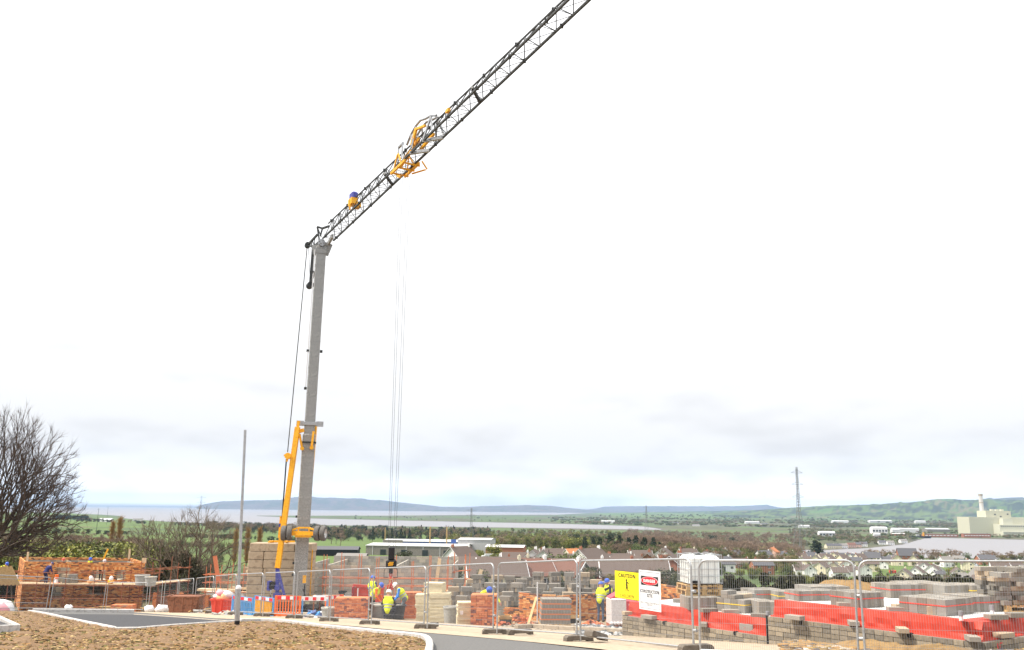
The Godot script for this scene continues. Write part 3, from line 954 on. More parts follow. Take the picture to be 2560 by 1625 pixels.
func front() -> void:
	sheet("road", ROAD_TOP, [[-200, 1760], [1800, 1760]], -200, 1800, 200, 40, 0.02, M.asphalt)
	sheet("footpath", PATH_TOP, [[300, 1529]] + ROAD_TOP.slice(4, 12) + [[1500, 1626], [1800, 1670], [2250, 1760]], 300, 2250, 200, 12, 0.03, M.path)
	sheet("parking_bay", [[92, 1536], [335, 1538], [600, 1556.4]], [[92, 1536.5], [285, 1576], [430, 1567.5], [600, 1557]], 92, 600, 60, 10, 0.028, M.new_asphalt)
	var bump := FastNoiseLite.new()
	bump.frequency = 1.3
	bump.seed = 3
	bump.fractal_octaves = 4
	mat("soil", [[0.09, 0.055, 0.03], [0.24, 0.15, 0.08], [0.14, 0.085, 0.045], [0.20, 0.13, 0.066]], 0.97, 1.7, {"oct": 6, "freq": 0.05})
	sheet("verge", VERGE_TOP, [[-200, 1900], [1078, 1900]], -200, 1078, 260, 110, 0.05, M.soil, bump, 0.12)
	# left bay corner
	var mb := Mb.new()
	mb.slab(PackedVector3Array([gp(-90, 1530, 0.19), gp(36, 1583.5, 0.17), gp(-110, 1591, 0.17)]), 0.1)
	struct("parking_bay", mb, M.new_asphalt)
	kerb([[-90, 1522], [42, 1584], [-110, 1593]], 0.13, 0.24, M.white_kerb)
	# white edging
	kerb([[72, 1531], [180, 1554.5], [285, 1578]], 0.14, 0.13, M.white_kerb)
	kerb([[285, 1578], [345, 1577], [430, 1569], [520, 1562.5], [600, 1557.5]], 0.12, 0.11, M.white_kerb)
	kerb([[600, 1557.5], [650, 1556.5], [690, 1557.5], [740, 1564], [800, 1572.5], [870, 1580.5], [950, 1589.5], [1000, 1594], [1040, 1598.5], [1058, 1602], [1068, 1608], [1073, 1617], [1074, 1630], [1068, 1660], [1040, 1720]], 0.15, 0.16, M.white_kerb, 0.6)
	kerb([[80, 1531], [335, 1532.5]], 0.16, 0.20, M.white_kerb)
	kerb([[335, 1537], [430, 1543], [520, 1550], [590, 1556]], 0.12, 0.035, M.kerb)
	kerb([[-120, 1501], [0, 1507], [100, 1514], [195, 1521]], 0.4, 0.22, M.kerb, 1.6)
	# kerb behind the footpath
	kerb([[400, 1527], [480, 1531], [600, 1534], [735, 1537], [900, 1545]], 0.16, 0.16, M.kerb)
	kerb([[900, 1545], [948, 1551], [1060, 1559], [1200, 1569], [1290, 1575]], 0.16, 0.07, M.kerb)
	kerb([[1290, 1575], [1330, 1572], [1400, 1577], [1480, 1581], [1600, 1589], [1700, 1595], [1800, 1601], [1920, 1609], [1990, 1617], [2040, 1625], [2080, 1634], [2250, 1672]], 0.16, 0.17, M.kerb)
	scatter("turf_clods", 20000, VERGE_TOP, -120, 1070, 1690, [[0.17, 0.10, 0.042], [0.24, 0.155, 0.065], [0.10, 0.06, 0.03], [0.21, 0.13, 0.052], [0.36, 0.26, 0.13], [0.12, 0.11, 0.035], [0.22, 0.125, 0.05], [0.07, 0.045, 0.025]], 0.055, 0.026, 1, "crumbled brown turf clods and straw covering the verge", "soil")

func scatter(called: String, n: int, top: Array, x0: float, x1: float, ybot: float, cols: Array, lift: float, size: float, seed_n: int, label: String, category: String) -> void:
	var rg := RandomNumberGenerator.new()
	rg.seed = seed_n
	var mb := Mb.new()
	mb.ball(Vector3.ZERO, Vector3(1, 0.5, 0.75), 5, 4, 0.6, rg)
	var mm := MultiMesh.new()
	mm.transform_format = MultiMesh.TRANSFORM_3D
	mm.use_colors = true
	mm.mesh = mb.mesh()
	mm.instance_count = n
	for i in n:
		var px := rg.randf_range(x0, x1)
		var ty := lerp_table(top, px) + 1.5
		var p := gp(px, lerpf(ty, ybot, pow(rg.randf(), 1.25)), lift)
		var s := size * rg.randf_range(0.5, 1.9)
		var B := Basis(Vector3.UP, rg.randf() * TAU) * Basis(Vector3.RIGHT, rg.randf_range(-0.5, 0.5))
		mm.set_instance_transform(i, Transform3D(B.scaled(Vector3(s * rg.randf_range(0.7, 1.9), s * rg.randf_range(0.6, 1.3), s)), p))
		var c: Array = cols[rg.randi() % cols.size()]
		var k := rg.randf_range(0.75, 1.25)
		mm.set_instance_color(i, Color(c[0] * k, c[1] * k, c[2] * k))
	var o := MultiMeshInstance3D.new()
	o.name = numbered(called)
	o.multimesh = mm
	o.material_override = M.clod
	o.set_meta("kind", "stuff")
	tag(o, label, category)
	add_child(o)

# ---------------------------------------------------------------- site fence
func extrude(mb: Mb, pr: PackedVector2Array, depth: float, T: Transform3D) -> void: # profile in x, y counter-clockwise
	var ix := Geometry2D.triangulate_polygon(pr)
	var f := func(p: Vector2, z: float) -> Vector3: return T * Vector3(p.x, p.y, z)
	for i in range(0, ix.size(), 3):
		var a := pr[ix[i]]
		var b := pr[ix[i + 1]]
		var c := pr[ix[i + 2]]
		if (b - a).cross(c - a) < 0:
			var w := b
			b = c
			c = w
		mb.tri(f.call(a, depth / 2), f.call(b, depth / 2), f.call(c, depth / 2))
		mb.tri(f.call(a, -depth / 2), f.call(c, -depth / 2), f.call(b, -depth / 2))
	for i in pr.size():
		var a := pr[i]
		var b := pr[(i + 1) % pr.size()]
		mb.quad(f.call(a, -depth / 2), f.call(b, -depth / 2), f.call(b, depth / 2), f.call(a, depth / 2))
const PANELS := [[-130, 50.5, 115, 57.5], [122, 58, 256, 65.5], [262, 66, 364, 66], [370, 66, 401, 62.2], [406, 61.8, 439, 59.5], [443, 59.2, 479, 56.4], [484, 56.1, 527, 51.8], [532, 51.4, 585, 47.4], [589, 47.1, 651, 44.6], [656, 44.4, 732, 41.5], [737, 41.3, 819, 37.7], [824, 37.5, 921, 34.6], [927, 34.4, 1060, 31.1], [1067, 30.9, 1234, 27.4], [1241, 27.2, 1443, 23.8], [1450, 23.7, 1737, 19.95], [1747, 19.85, 2150, 18.3], [2161, 18.2, 2660, 17.2]]
const FEET := ["under the white plastic sheet panel's end", "by the brick house doorway", "by the low pink brick pack", "where the fence line turns", "beside the white rubbish bags", "at the rusty skip's near corner", "between the rusty and red skips", "at the red skip's side", "behind the lamp column", "before the orange barrier", "before the striped barrier board", "before the wide orange brick pack", "beside the crouching worker", "beside the cream insulation boards", "beside the tall brick pack", "below the two warning signs", "below the white water tank", "beyond the red membrane corner"]
func fences() -> void:
	var foot_mb := Mb.new()
	extrude(foot_mb, PackedVector2Array([Vector2(-0.37, 0), Vector2(-0.22, 0), Vector2(-0.19, 0.035), Vector2(0.19, 0.035), Vector2(0.22, 0), Vector2(0.37, 0), Vector2(0.36, 0.10), Vector2(0.31, 0.145), Vector2(-0.31, 0.145), Vector2(-0.36, 0.10)]), 0.24, Transform3D.IDENTITY)
	var foot_mesh := foot_mb.mesh()
	var labels := ["galvanised mesh fence panel in front of the scaffolded brick house, beside the white plastic sheet", "galvanised mesh fence panel in front of the brick house doorway", "galvanised mesh fence panel in front of the low pink brick pack", "narrow-looking mesh fence panel where the fence line turns by the house corner", "mesh fence panel beside white rubbish bags, next to the rusty skip", "mesh fence panel in front of the rusty skip", "mesh fence panel between the rusty skip and the red skip", "mesh fence panel in front of the red skip", "mesh fence panel in front of the blue barriers by the lamp column", "mesh fence panel in front of the orange barrier at the crane foot", "mesh fence panel in front of the red and white barrier board", "mesh fence panel in front of the wide orange brick pack", "mesh fence panel in front of the workers under the crane hook", "mesh fence panel in front of the cream insulation boards", "mesh fence panel in front of the strapped grey paving blocks", "mesh fence panel carrying the yellow and white warning signs", "mesh fence panel in front of the white water tank and red membrane", "mesh fence panel at the corner of the red membrane foundation"]
	for i in PANELS.size():
		var q: Array = PANELS[i]
		var a := on(q[0], q[1], [0.0, -0.03, -0.13, -0.17][maxi(0, i - 14)])
		var b := on(q[2], q[3], [0.0, -0.1, -0.16, -0.18][maxi(0, i - 14)])
		var c := thing("site_fence", labels[i], "fence", a, 0.0, "site fence panels")
		var tilt: Vector3 = Vector3(0.05, 0, 0.03) * (0.5 if i > 1 else 2.0) * (1 if i % 2 == 0 else -0.6)
		if i < 2: tilt.x = absf(tilt.x) * 1.4
		var E := b - a
		var L := E.length()
		var ex := E / L
		var W := func(s: float, y: float) -> Vector3: return ex * s + (Vector3.UP + tilt * 0.5) * y
		var H := 2.02
		var R := 0.17
		for s in [0, 1]:
			var mb := Mb.new()
			var x0: float = 0.025 if s == 0 else L - 0.025
			var sg := 1.0 if s == 0 else -1.0
			var pts := [W.call(x0, 0.05), W.call(x0, 1.0), W.call(x0, H - R)]
			for k in 4: pts.append(W.call(x0 + sg * R * (1 - cos((k + 1) * PI / 8)), H - R + R * sin((k + 1) * PI / 8)))
			mb.tube(pts, 0.024, 8)
			put("post", mb, M.galvanised, c)
		var rail := Mb.new()
		rail.tube([W.call(0.19, H), W.call(L * 0.5, H - 0.004), W.call(L - 0.19, H)], 0.023, 8)
		put("top_rail", rail, M.galvanised, c)
		rail = Mb.new()
		rail.tube([W.call(0.02, 0.2), W.call(L - 0.02, 0.2)], 0.019, 8)
		put("bottom_rail", rail, M.galvanised, c)
		if i == 0:
			for y in [1.83, 0.5]:
				rail = Mb.new()
				rail.tube([W.call(0.02, y), W.call(L - 0.02, y)], 0.016, 6)
				put("cross_rail", rail, M.galvanised, c)
		var mesh := Mb.new()
		var n := int(L / (0.045 if q[1] < 40 else 0.075))
		for k in n: 
			var s := L * (k + 0.5) / n
			var p0: Vector3 = W.call(s, 0.2)
			var p1: Vector3 = W.call(s, H)
			var w := ex * 0.0019
			var z := ex.cross(Vector3.UP) * 0.0019
			mesh.quad(p0 - w + z, p0 + w + z, p1 + w + z, p1 - w + z)
			mesh.quad(p0 + w - z, p0 - w - z, p1 - w - z, p1 + w - z)
		for y in [0.42, 0.75, 1.1, 1.45, 1.72]:
			var p0: Vector3 = W.call(0.02, y)
			var p1: Vector3 = W.call(L - 0.02, y)
			mesh.beam(p0, p1, 0.005)
		put("wire_mesh", mesh, M.wire, c).set_meta("kind", "stuff")
		for y in [0.55, 1.35]:
			if i >= 10:
				var cl := Mb.new()
				cl.tube([W.call(L + 0.0, y), W.call(L + 0.09, y)], 0.035, 8)
				put("coupler", cl, M.galvanised, c)
	for i in PANELS.size() + 0:
		var q: Array = PANELS[i]
		var p := on(q[2] + 3, q[3] - 0.02, 0.03)
		var f := put("ballast_block", foot_mesh, M.foot_block, null, Transform3D(Basis(Vector3.UP, 0.12 * sin(i * 2.3) + (0.25 if i > 12 else 0.0)), p))
		tag(f, "dark concrete ballast block under a fence joint " + FEET[i], "ballast block", "fence feet")
	for q in [[1490, 23.3, 0.9, 0.25, "tilted against the joint beside the strapped paving pack"], [1300, 27.0, 0.3, 0.0, "lying flat beside the tall brick pack's fence joint"], [1079, 31.6, 1.3, 0.0, "standing on end beside the insulation boards"], [745, 42.0, 1.5, 0.0, "standing on end before the orange barrier"], [668, 44.9, 1.2, 0.0, "lying before the amber barred barrier"]]:
		var f := put("ballast_block", foot_mesh, M.foot_block, null, Transform3D(Basis(Vector3.UP, q[2]) * Basis(Vector3.BACK, -q[3]), on(q[0], q[1], 0.05 + q[3] * 0.3)))
		tag(f, "spare ballast block " + q[4], "ballast block", "spare fence feet")

# ---------------------------------------------------------------- signs
func words_on(text: String, parent: Node, m: Material, w: float, h: float, p: Vector3, weight := 700) -> void:
	var tm := TextMesh.new()
	var f := SystemFont.new()
	f.font_names = PackedStringArray(["Droid Sans"])
	f.font_weight = weight
	var fv := FontVariation.new()
	fv.base_font = f
	fv.variation_embolden = 0.3 if weight > 500 else 0.0
	tm.font = fv
	tm.text = text
	tm.font_size = 48
	tm.pixel_size = 0.01
	tm.depth = 0.02
	var bb := tm.get_aabb()
	var s := Vector3(w / bb.size.x, h / bb.size.y, 0.1)
	put("lettering", tm, m, parent, Transform3D(Basis.from_scale(s), p - Vector3(bb.get_center().x * s.x, bb.get_center().y * s.y, 0)))
func signs() -> void:
	var q: Array = PANELS[15]
	var a := on(q[0], q[1])
	var b := on(q[2], q[3])
	var ex := (b - a).normalized()
	var ez := ex.cross(Vector3.UP).normalized()
	var yw := atan2(-ex.z, ex.x)
	var where := func(px: float, py: float) -> Vector3:
		var r := ray(px, py)
		var n := (b - a).cross(Vector3.UP).normalized()
		return r * (a.dot(n) / r.dot(n)) + ez * 0.05
	var p0: Vector3 = where.call(1572, 1463)
	var W: float = where.call(1541, 1463).distance_to(where.call(1603, 1463))
	var H: float = where.call(1572, 1428).distance_to(where.call(1572, 1498))
	var s := thing("caution_sign", "yellow caution children sign with a running child, wired to the mesh fence", "sign", p0, yw)
	bit("edge", M.black_print, s, Vector3(0, 0, -0.004), Vector3(W, H, 0.006))
	bit("board", M.sign_yellow, s, Vector3.ZERO, Vector3(W - 0.02, H - 0.02, 0.01))
	words_on("CAUTION", s, M.black_print, W * 0.68, H * 0.135, Vector3(0, H * 0.335, 0.006))
	words_on("CHILDREN", s, M.black_print, W * 0.56, H * 0.115, Vector3(0, -H * 0.385, 0.006), 500)
	var mb := Mb.new()
	var k := H * 1.32
	mb.tube([Vector3(-0.022, 0.165, 0.006) * k, Vector3(-0.022, 0.165, 0.008) * k], 0.034 * k, 16)
	for poly in [[[-0.04, 0.125], [-0.005, 0.135], [0.03, 0.03], [0.035, -0.03], [-0.03, -0.03], [-0.035, 0.04]], [[-0.03, 0.12], [-0.01, 0.09], [-0.06, 0.045], [-0.085, 0.055], [-0.07, 0.035], [-0.05, 0.02], [-0.02, 0.05]], [[0.0, 0.125], [0.05, 0.115], [0.09, 0.085], [0.085, 0.065], [0.045, 0.085], [0.01, 0.085]], [[-0.03, -0.01], [0.01, -0.03], [-0.025, -0.075], [-0.035, -0.13], [-0.06, -0.13], [-0.05, -0.06]], [[0.0, -0.01], [0.035, -0.02], [0.05, -0.07], [0.055, -0.1], [0.1, -0.115], [0.095, -0.13], [0.03, -0.12], [0.02, -0.07]]]:
		var pr := PackedVector2Array()
		for v in poly: pr.append(Vector2(v[0], v[1]) * k)
		if Geometry2D.is_polygon_clockwise(pr): pr.reverse()
		extrude(mb, pr, 0.003, Transform3D(Basis.IDENTITY, Vector3(0, 0, 0.0065)))
	put("running_child", mb, M.black_print, s, Transform3D(Basis.IDENTITY, Vector3(0, -0.025, 0)))
	p0 = where.call(1630, 1476)
	W = where.call(1603.5, 1476).distance_to(where.call(1657, 1476))
	H = where.call(1630, 1426).distance_to(where.call(1630, 1525))
	s = thing("danger_sign", "tall white danger construction site sign with a red oval, on the mesh fence", "sign", p0 + ez * 0.012, yw)
	bit("board", M.white_paint, s, Vector3.ZERO, Vector3(W, H, 0.01))
	mb = Mb.new()
	var ww := W * 0.88
	var hh := H * 0.91
	for e in [-1, 1]:
		mb.box(Vector3(0, e * hh / 2, 0.006), Vector3(ww, 0.008, 0.003))
		mb.box(Vector3(e * ww / 2, 0, 0.006), Vector3(0.008, hh + 0.008, 0.003))
	put("border", mb, mat("border_blue", [[0.03, 0.07, 0.12]], 0.6), s)
	bit("panel", M.black_print, s, Vector3(0, H * 0.24, 0.006), Vector3(W * 0.8, H * 0.235, 0.003))
	for e in [[0.39, 0.107, M.white_paint, 0.008], [0.375, 0.1, M.sign_red, 0.0095]]:
		mb = Mb.new()
		var pr := PackedVector2Array()
		for i in 32: pr.append(Vector2(cos(TAU * i / 32) * W * e[0], sin(TAU * i / 32) * H * e[1]))
		extrude(mb, pr, 0.002, Transform3D(Basis.IDENTITY, Vector3(0, H * 0.24, e[3])))
		put("oval", mb, e[2], s)
	words_on("DANGER", s, M.white_paint, W * 0.55, H * 0.08, Vector3(0, H * 0.24, 0.011), 800)
	words_on("CONSTRUCTION", s, M.black_print, W * 0.85, H * 0.085, Vector3(0, -H * 0.03, 0.006), 800)
	words_on("SITE", s, M.black_print, W * 0.26, H * 0.085, Vector3(0, -H * 0.135, 0.006), 800)
	words_on("NO UNAUTHORISED", s, M.black_print, W * 0.82, H * 0.042, Vector3(0, -H * 0.32, 0.006), 300)
	words_on("ENTRY", s, M.black_print, W * 0.26, H * 0.042, Vector3(0, -H * 0.372, 0.006), 300)

func lamp_column() -> void:
	var foot := gp(592, 1567)
	var top := at(613, 1075, -foot.z)
	var c := thing("lamp_column", "plain galvanised lamp column without a lantern standing on the verge", "lamp post", foot)
	var h := top.y - foot.y
	var lean := (top - foot) / h
	var k := 492.0 / (h * 0 + 492.0)
	var mb := Mb.new()
	mb.lathe([Vector2(0.088, -0.1), Vector2(0.088, 0.2)], 16)
	put("black_root", mb, M.black_print, c)
	mb = Mb.new()
	var hb := h * 0.185
	mb.tube([lean * 0.2, lean * hb], 0.087, 16)
	put("base_tube", mb, M.galvanised, c)
	mb = Mb.new()
	mb.lathe([Vector2(0.09, 0), Vector2(0.095, 0.03), Vector2(0.085, 0.08), Vector2(0.05, 0.13)], 16, Transform3D(Basis.IDENTITY, lean * hb))
	put("shoulder", mb, M.white_paint, c)
	mb = Mb.new()
	mb.tube([lean * hb, lean * h], [0.05, 0.046], 14)
	put("shaft", mb, M.galvanised, c)
	mb = Mb.new()
	mb.box(Vector3(0, 0.75, 0.087), Vector3(0.09, 0.45, 0.012))
	put("door", mb, M.tube_steel, c)

# ---------------------------------------------------------------- bricks and blocks
const BRICKS := [[0.56, 0.215, 0.07], [0.63, 0.28, 0.095], [0.47, 0.16, 0.055], [0.68, 0.36, 0.15], [0.16, 0.075, 0.05], [0.56, 0.17, 0.07]]
const GREYS := [[0.235, 0.212, 0.182], [0.285, 0.257, 0.222], [0.19, 0.175, 0.152], [0.38, 0.305, 0.22], [0.25, 0.238, 0.218]]
var brick_mats := []
var pack_mats := []
var block_mats := []
var block_mesh: ArrayMesh
func site_materials() -> void:
	for i in BRICKS.size():
		var b: Array = BRICKS[i]
		brick_mats.append(mat("brick%d" % i, [[b[0] * 0.85, b[1] * 0.85, b[2] * 0.85], [b[0] * 1.15, b[1] * 1.15, b[2] * 1.15]], 0.92, 0.4, {"oct": 5}))
	for b in [[0.62, 0.21, 0.095], [0.55, 0.165, 0.07], [0.70, 0.28, 0.14], [0.44, 0.13, 0.07], [0.24, 0.10, 0.085]]: pack_mats.append(mat("pack%d" % pack_mats.size(), [b], 0.9))
	for i in GREYS.size():
		var b: Array = GREYS[i]
		block_mats.append(mat("block%d" % i, [[b[0] * 0.8, b[1] * 0.8, b[2] * 0.8], [b[0] * 1.12, b[1] * 1.12, b[2] * 1.12], [b[0], b[1], b[2]]], 0.95, 0.35, {"oct": 5, "freq": 0.04}))
	var mb := Mb.new()
	mb.cbox(Vector3.ZERO, Vector3(0.44, 0.215, 0.1), 0.006)
	block_mesh = mb.mesh()
	mat("masonry", [[0.86, 0.86, 0.86], [1, 1, 1]], 0.94, 0.5, {"vc": true, "oct": 5})
	mat("mortar", [[0.20, 0.18, 0.155]], 0.95)
	mat("membrane", [[0.38, 0.034, 0.018], [0.50, 0.052, 0.028]], 0.55, 1.2)
	mat("slab", [[0.50, 0.50, 0.48], [0.66, 0.66, 0.64]], 0.9, 2.0)
	mat("dark_felt", [[0.02, 0.022, 0.024]], 0.8)
	mat("timber", [[0.42, 0.27, 0.12], [0.56, 0.38, 0.19]], 0.85, 0.8)
	mat("pale_timber", [[0.60, 0.47, 0.30], [0.70, 0.58, 0.40]], 0.85, 0.8)
	mat("scaffold_board", [[0.50, 0.36, 0.22], [0.62, 0.48, 0.33]], 0.85, 0.7)
	mat("rust_tube", [[0.20, 0.07, 0.04], [0.33, 0.13, 0.07]], 0.8, 0.5)
	mat("orange_tube", [[0.50, 0.15, 0.07], [0.60, 0.22, 0.12]], 0.8, 0.5)
	mat("insulation", [[0.58, 0.51, 0.35], [0.68, 0.61, 0.44]], 0.85, 1.0)
	mat("tub_grey", [[0.30, 0.30, 0.28], [0.42, 0.42, 0.40]], 0.7, 0.5)
	mat("dark_tub", [[0.03, 0.035, 0.045]], 0.5)
	mat("ibc_plastic", [[0.76, 0.79, 0.77]], 0.35)
	mat("wrap", [[0.62, 0.56, 0.55], [0.76, 0.72, 0.71]], 0.3, 0.6)
	mat("red_wrap", [[0.66, 0.06, 0.09]], 0.4)
	mat("red_strap", [[0.72, 0.08, 0.06]], 0.5)
	mat("yellow_strap", [[0.80, 0.55, 0.05]], 0.5)
	mat("rust_skip", [[0.13, 0.06, 0.04], [0.28, 0.12, 0.07], [0.20, 0.10, 0.065]], 0.85, 1.5)
	mat("red_skip", [[0.60, 0.06, 0.04], [0.68, 0.09, 0.06]], 0.6, 1.5)
	mat("barrier_blue", [[0.08, 0.30, 0.62]], 0.5)
	mat("barrier_orange", [[0.80, 0.16, 0.03]], 0.5)
	mat("barrier_amber", [[0.82, 0.40, 0.03]], 0.5)
	mat("bag_white", [[0.72, 0.70, 0.70]], 0.5)
	mat("bag_pink", [[0.72, 0.30, 0.34]], 0.5)
	mat("bag_orange", [[0.75, 0.42, 0.22]], 0.6)
	mat("tarp_blue", [[0.06, 0.10, 0.24]], 0.5)
	mat("pipe_grey", [[0.25, 0.25, 0.27]], 0.5)
	mat("paint_red", [[0.6, 0.05, 0.05]], 0.6)
func brickwork(A: Vector3, B: Vector3, courses: int, cell: Vector2, thick: float, cols: Array, holes: Array, mb: Mb, dark := 0.12, first := 0) -> void: # bricks of a wall, joined; holes in metres along, up
	var ex := (B - A)
	ex.y = 0
	var L := ex.length()
	ex /= L
	var bs := Basis(ex, Vector3.UP, ex.cross(Vector3.UP))
	var fn := FastNoiseLite.new()
	fn.frequency = 0.9
	fn.seed = int(A.x * 10)
	var n := int(L / cell.x)
	for r in range(first, courses):
		var y := (r + 0.5) * cell.y
		for k in range(-1, n + 1):
			var s := (k + (0.5 if r % 2 == 0 else 1.0)) * cell.x
			var a := maxf(s - cell.x / 2, 0)
			var b := minf(s + cell.x / 2, L)
			if b - a < 0.03: continue
			var skip := false
			for h in holes:
				if s > h[0] and s < h[1] and y > h[2] and y < h[3]: skip = true
			if skip: continue
			var c: Array = cols[rng.randi() % 4]
			if cols.size() > 4 and rng.randf() < dark + 0.5 * maxf(0, fn.get_noise_2d(s * 0.8, y * 3.0)): c = cols[4]
			var q := rng.randf_range(0.85, 1.15)
			mb.paint(c[0] * q, c[1] * q, c[2] * q)
			mb.box(A + ex * (a + b) * 0.5 + Vector3(0, y, 0) + bs.z * rng.randf_range(-0.004, 0.004), Vector3(b - a - 0.012, cell.y - 0.012, thick), bs)
func single(called: String, cell: Vector3, m: Material, parent: Node, p: Vector3, B := Basis.IDENTITY) -> MeshInstance3D:
	return bit(called, m, parent, p, cell, B)
func wall_core(A: Vector3, B: Vector3, h: float, thick: float, holes: Array, mb: Mb) -> void: # mortar behind the bricks
	var ex := (B - A)
	ex.y = 0
	var L := ex.length()
	ex /= L
	var bs := Basis(ex, Vector3.UP, ex.cross(Vector3.UP))
	var xs := [0.0, L]
	var ys := [0.0, h]
	for q in holes:
		xs.append_array([q[0], q[1]])
		ys.append_array([q[2], minf(q[3], h)])
	xs.sort()
	ys.sort()
	for i in xs.size() - 1:
		for j in ys.size() - 1:
			var cx: float = (xs[i] + xs[i + 1]) / 2
			var cy: float = (ys[j] + ys[j + 1]) / 2
			if xs[i + 1] - xs[i] < 0.01 or ys[j + 1] - ys[j] < 0.01: continue
			var hole := false
			for q in holes:
				if cx > q[0] and cx < q[1] and cy > q[2] and cy < q[3]: hole = true
			if not hole: mb.box(A + ex * cx + Vector3(0, cy, 0), Vector3(xs[i + 1] - xs[i], ys[j + 1] - ys[j], thick), bs)

# ---------------------------------------------------------------- packs and stacks
func block_pack(label: String, p: Vector3, turn: float, nx: int, nz: int, strap = null, extra := 0, h := 0.44) -> void: # blocks stood on end
	var t := thing("block_pack", label, "block pack", p, turn, "strapped packs of concrete blocks on the slab")
	for i in nx:
		for k in nz:
			var m: Material = block_mats[[0, 2, 4, 0, 2, 4, 1][rng.randi() % 7]]
			put("block", block_mesh, m, t, Transform3D(Basis(Vector3(0, h, 0) / 0.44, Vector3(0, 0, -1), Vector3(-1, 0, 0)), Vector3((i - (nx - 1) * 0.5) * 0.104, h / 2 + rng.randf_range(0, 0.006), (k - (nz - 1) * 0.5) * 0.219)))
	for i in extra:
		put("block", block_mesh, block_mats[i % 5], t, Transform3D(Basis(Vector3.RIGHT, PI / 2), Vector3(-nx * 0.052 + 0.23 + (i % 2) * 0.46, h + 0.058 + 0.102 * (i / 4), -0.2 + 0.22 * ((i / 2) % 2))))
	if strap:
		var mb := Mb.new()
		var X := nx * 0.052 + 0.004
		var Z := nz * 0.1095 + 0.006
		for s in [-1, 1]:
			mb.box(Vector3(0, h * 0.62, s * Z), Vector3(2 * X, 0.022, 0.006))
			mb.box(Vector3(s * X, h * 0.62, 0), Vector3(0.006, 0.022, 2 * Z + 0.006))
		put("strap", mb, strap, t)
func block_stack(label: String, p: Vector3, turn: float, layers: int, skip := 0) -> void:
	var t := thing("block_stack", label, "block stack", p, turn, "loose stacks of concrete blocks behind the curved brick wall")
	if skip > 0:
		var mb := Mb.new()
		for i in skip: mb.box(Vector3(0, 0.215 * i + 0.107, 0), Vector3(0.54, 0.205, 0.43), yaw(0.05 * sin(i * 5.0)))
		put("lower_blocks", mb, block_mats[2], t).set_meta("kind", "stuff")
	for i in range(skip, layers):
		var cross := (i + layers) % 2 == 0
		var m0 := rng.randi()
		var jog := Vector3(rng.randf_range(-0.05, 0.05), 0, rng.randf_range(-0.04, 0.04))
		for k in 5:
			var B := yaw((PI / 2 if cross or k == 4 else 0.0) + rng.randf_range(-0.05, 0.05))
			var spot := Vector3((k - 2) * 0.108, 0, 0) if cross else Vector3(-0.055, 0, (k - 1.5) * 0.108)
			if not cross and k == 4: spot = Vector3(0.222, 0, 0)
			put("block", block_mesh, block_mats[(m0 + (k if cross else 0)) % 5], t, Transform3D(B, Vector3(0, 0.107 + 0.2155 * i, 0) + jog + spot))
func brick_pack(called: String, label: String, p: Vector3, turn: float, w: float, courses: int, depth: float, mats: Array) -> Node3D: # the bricks of the front are parts, the rest one mass
	var t := thing(called, label, "brick pack", p, turn)
	var n := int(w / 0.107)
	var mb := Mb.new()
	for r in courses:
		var y := (r + 0.5) * 0.068
		var x := -w / 2
		while x < w / 2 - 0.06:
			var header := rng.randf() < (0.75 if (r / 3) % 2 == 0 else 0.3)
			var L := 0.1025 if header else 0.215
			L = minf(L, w / 2 - x)
			single("brick", Vector3(L - 0.006, 0.063, 0.1), mats[rng.randi() % mats.size() if rng.randf() < 0.8 else 0], t, Vector3(x + L / 2, y, depth / 2 - 0.05 + rng.randf_range(-0.008, 0.01)))
			x += L + 0.003
		for k in int(depth / 0.22):
			var z := depth / 2 - 0.1 - (k + 0.5) * (depth - 0.1) / int(depth / 0.22)
			mb.box(Vector3(rng.randf_range(-0.006, 0.006), y, z), Vector3(w - 0.02, 0.062, (depth - 0.1) / int(depth / 0.22) - 0.008))
	put("bricks_behind", mb, mats[0], t).set_meta("kind", "stuff")
	return t
func pallet(p: Vector3, turn: float, label: String, w := 1.2, d := 1.0) -> Node3D:
	var t := thing("pallet", label, "pallet", p, turn, "wooden pallets")
	for i in 7: bit("board", M.timber, t, Vector3(-w / 2 + 0.05 + i * (w - 0.1) / 6, 0.133, 0), Vector3(0.11, 0.022, d))
	for i in 3:
		bit("runner", M.timber, t, Vector3(0, 0.011, (i - 1) * (d / 2 - 0.05)), Vector3(w, 0.022, 0.1))
		bit("runner", M.timber, t, Vector3(0, 0.111, (i - 1) * (d / 2 - 0.05)), Vector3(w, 0.022, 0.1))
		for k in 3: bit("bearer_block", M.timber, t, Vector3((k - 1) * (w / 2 - 0.07), 0.061, (i - 1) * (d / 2 - 0.05)), Vector3(0.13, 0.078, 0.1))
	return t
func tub(label: String, p: Vector3, r: float, h: float, m: Material, fill = null) -> void:
	var t := thing("mortar_tub", label, "tub", p, 0.0, "round mortar tubs")
	var mb := Mb.new()
	mb.lathe([Vector2(0, 0), Vector2(r * 0.78, 0), Vector2(r * 0.82, 0.03), Vector2(r * 0.97, h - 0.08)], 18)
	mb.lathe([Vector2(r * 0.93, h), Vector2(r * 0.76, 0.08), Vector2(0, 0.08)], 18)
	put("body", mb, m, t)
	mb = Mb.new()
	mb.lathe([Vector2(r * 0.97, h - 0.08), Vector2(r * 1.04, h - 0.07), Vector2(r * 1.05, h - 0.01), Vector2(r, h + 0.01), Vector2(r * 0.93, h)], 18)
	put("rim", mb, m, t)
	if fill:
		mb = Mb.new()
		mb.ball(Vector3(0, h * 0.86, 0), Vector3(r * 0.86, 0.09, r * 0.86), 12, 6, 0.15, rng)
		put("mortar", mb, fill, t)
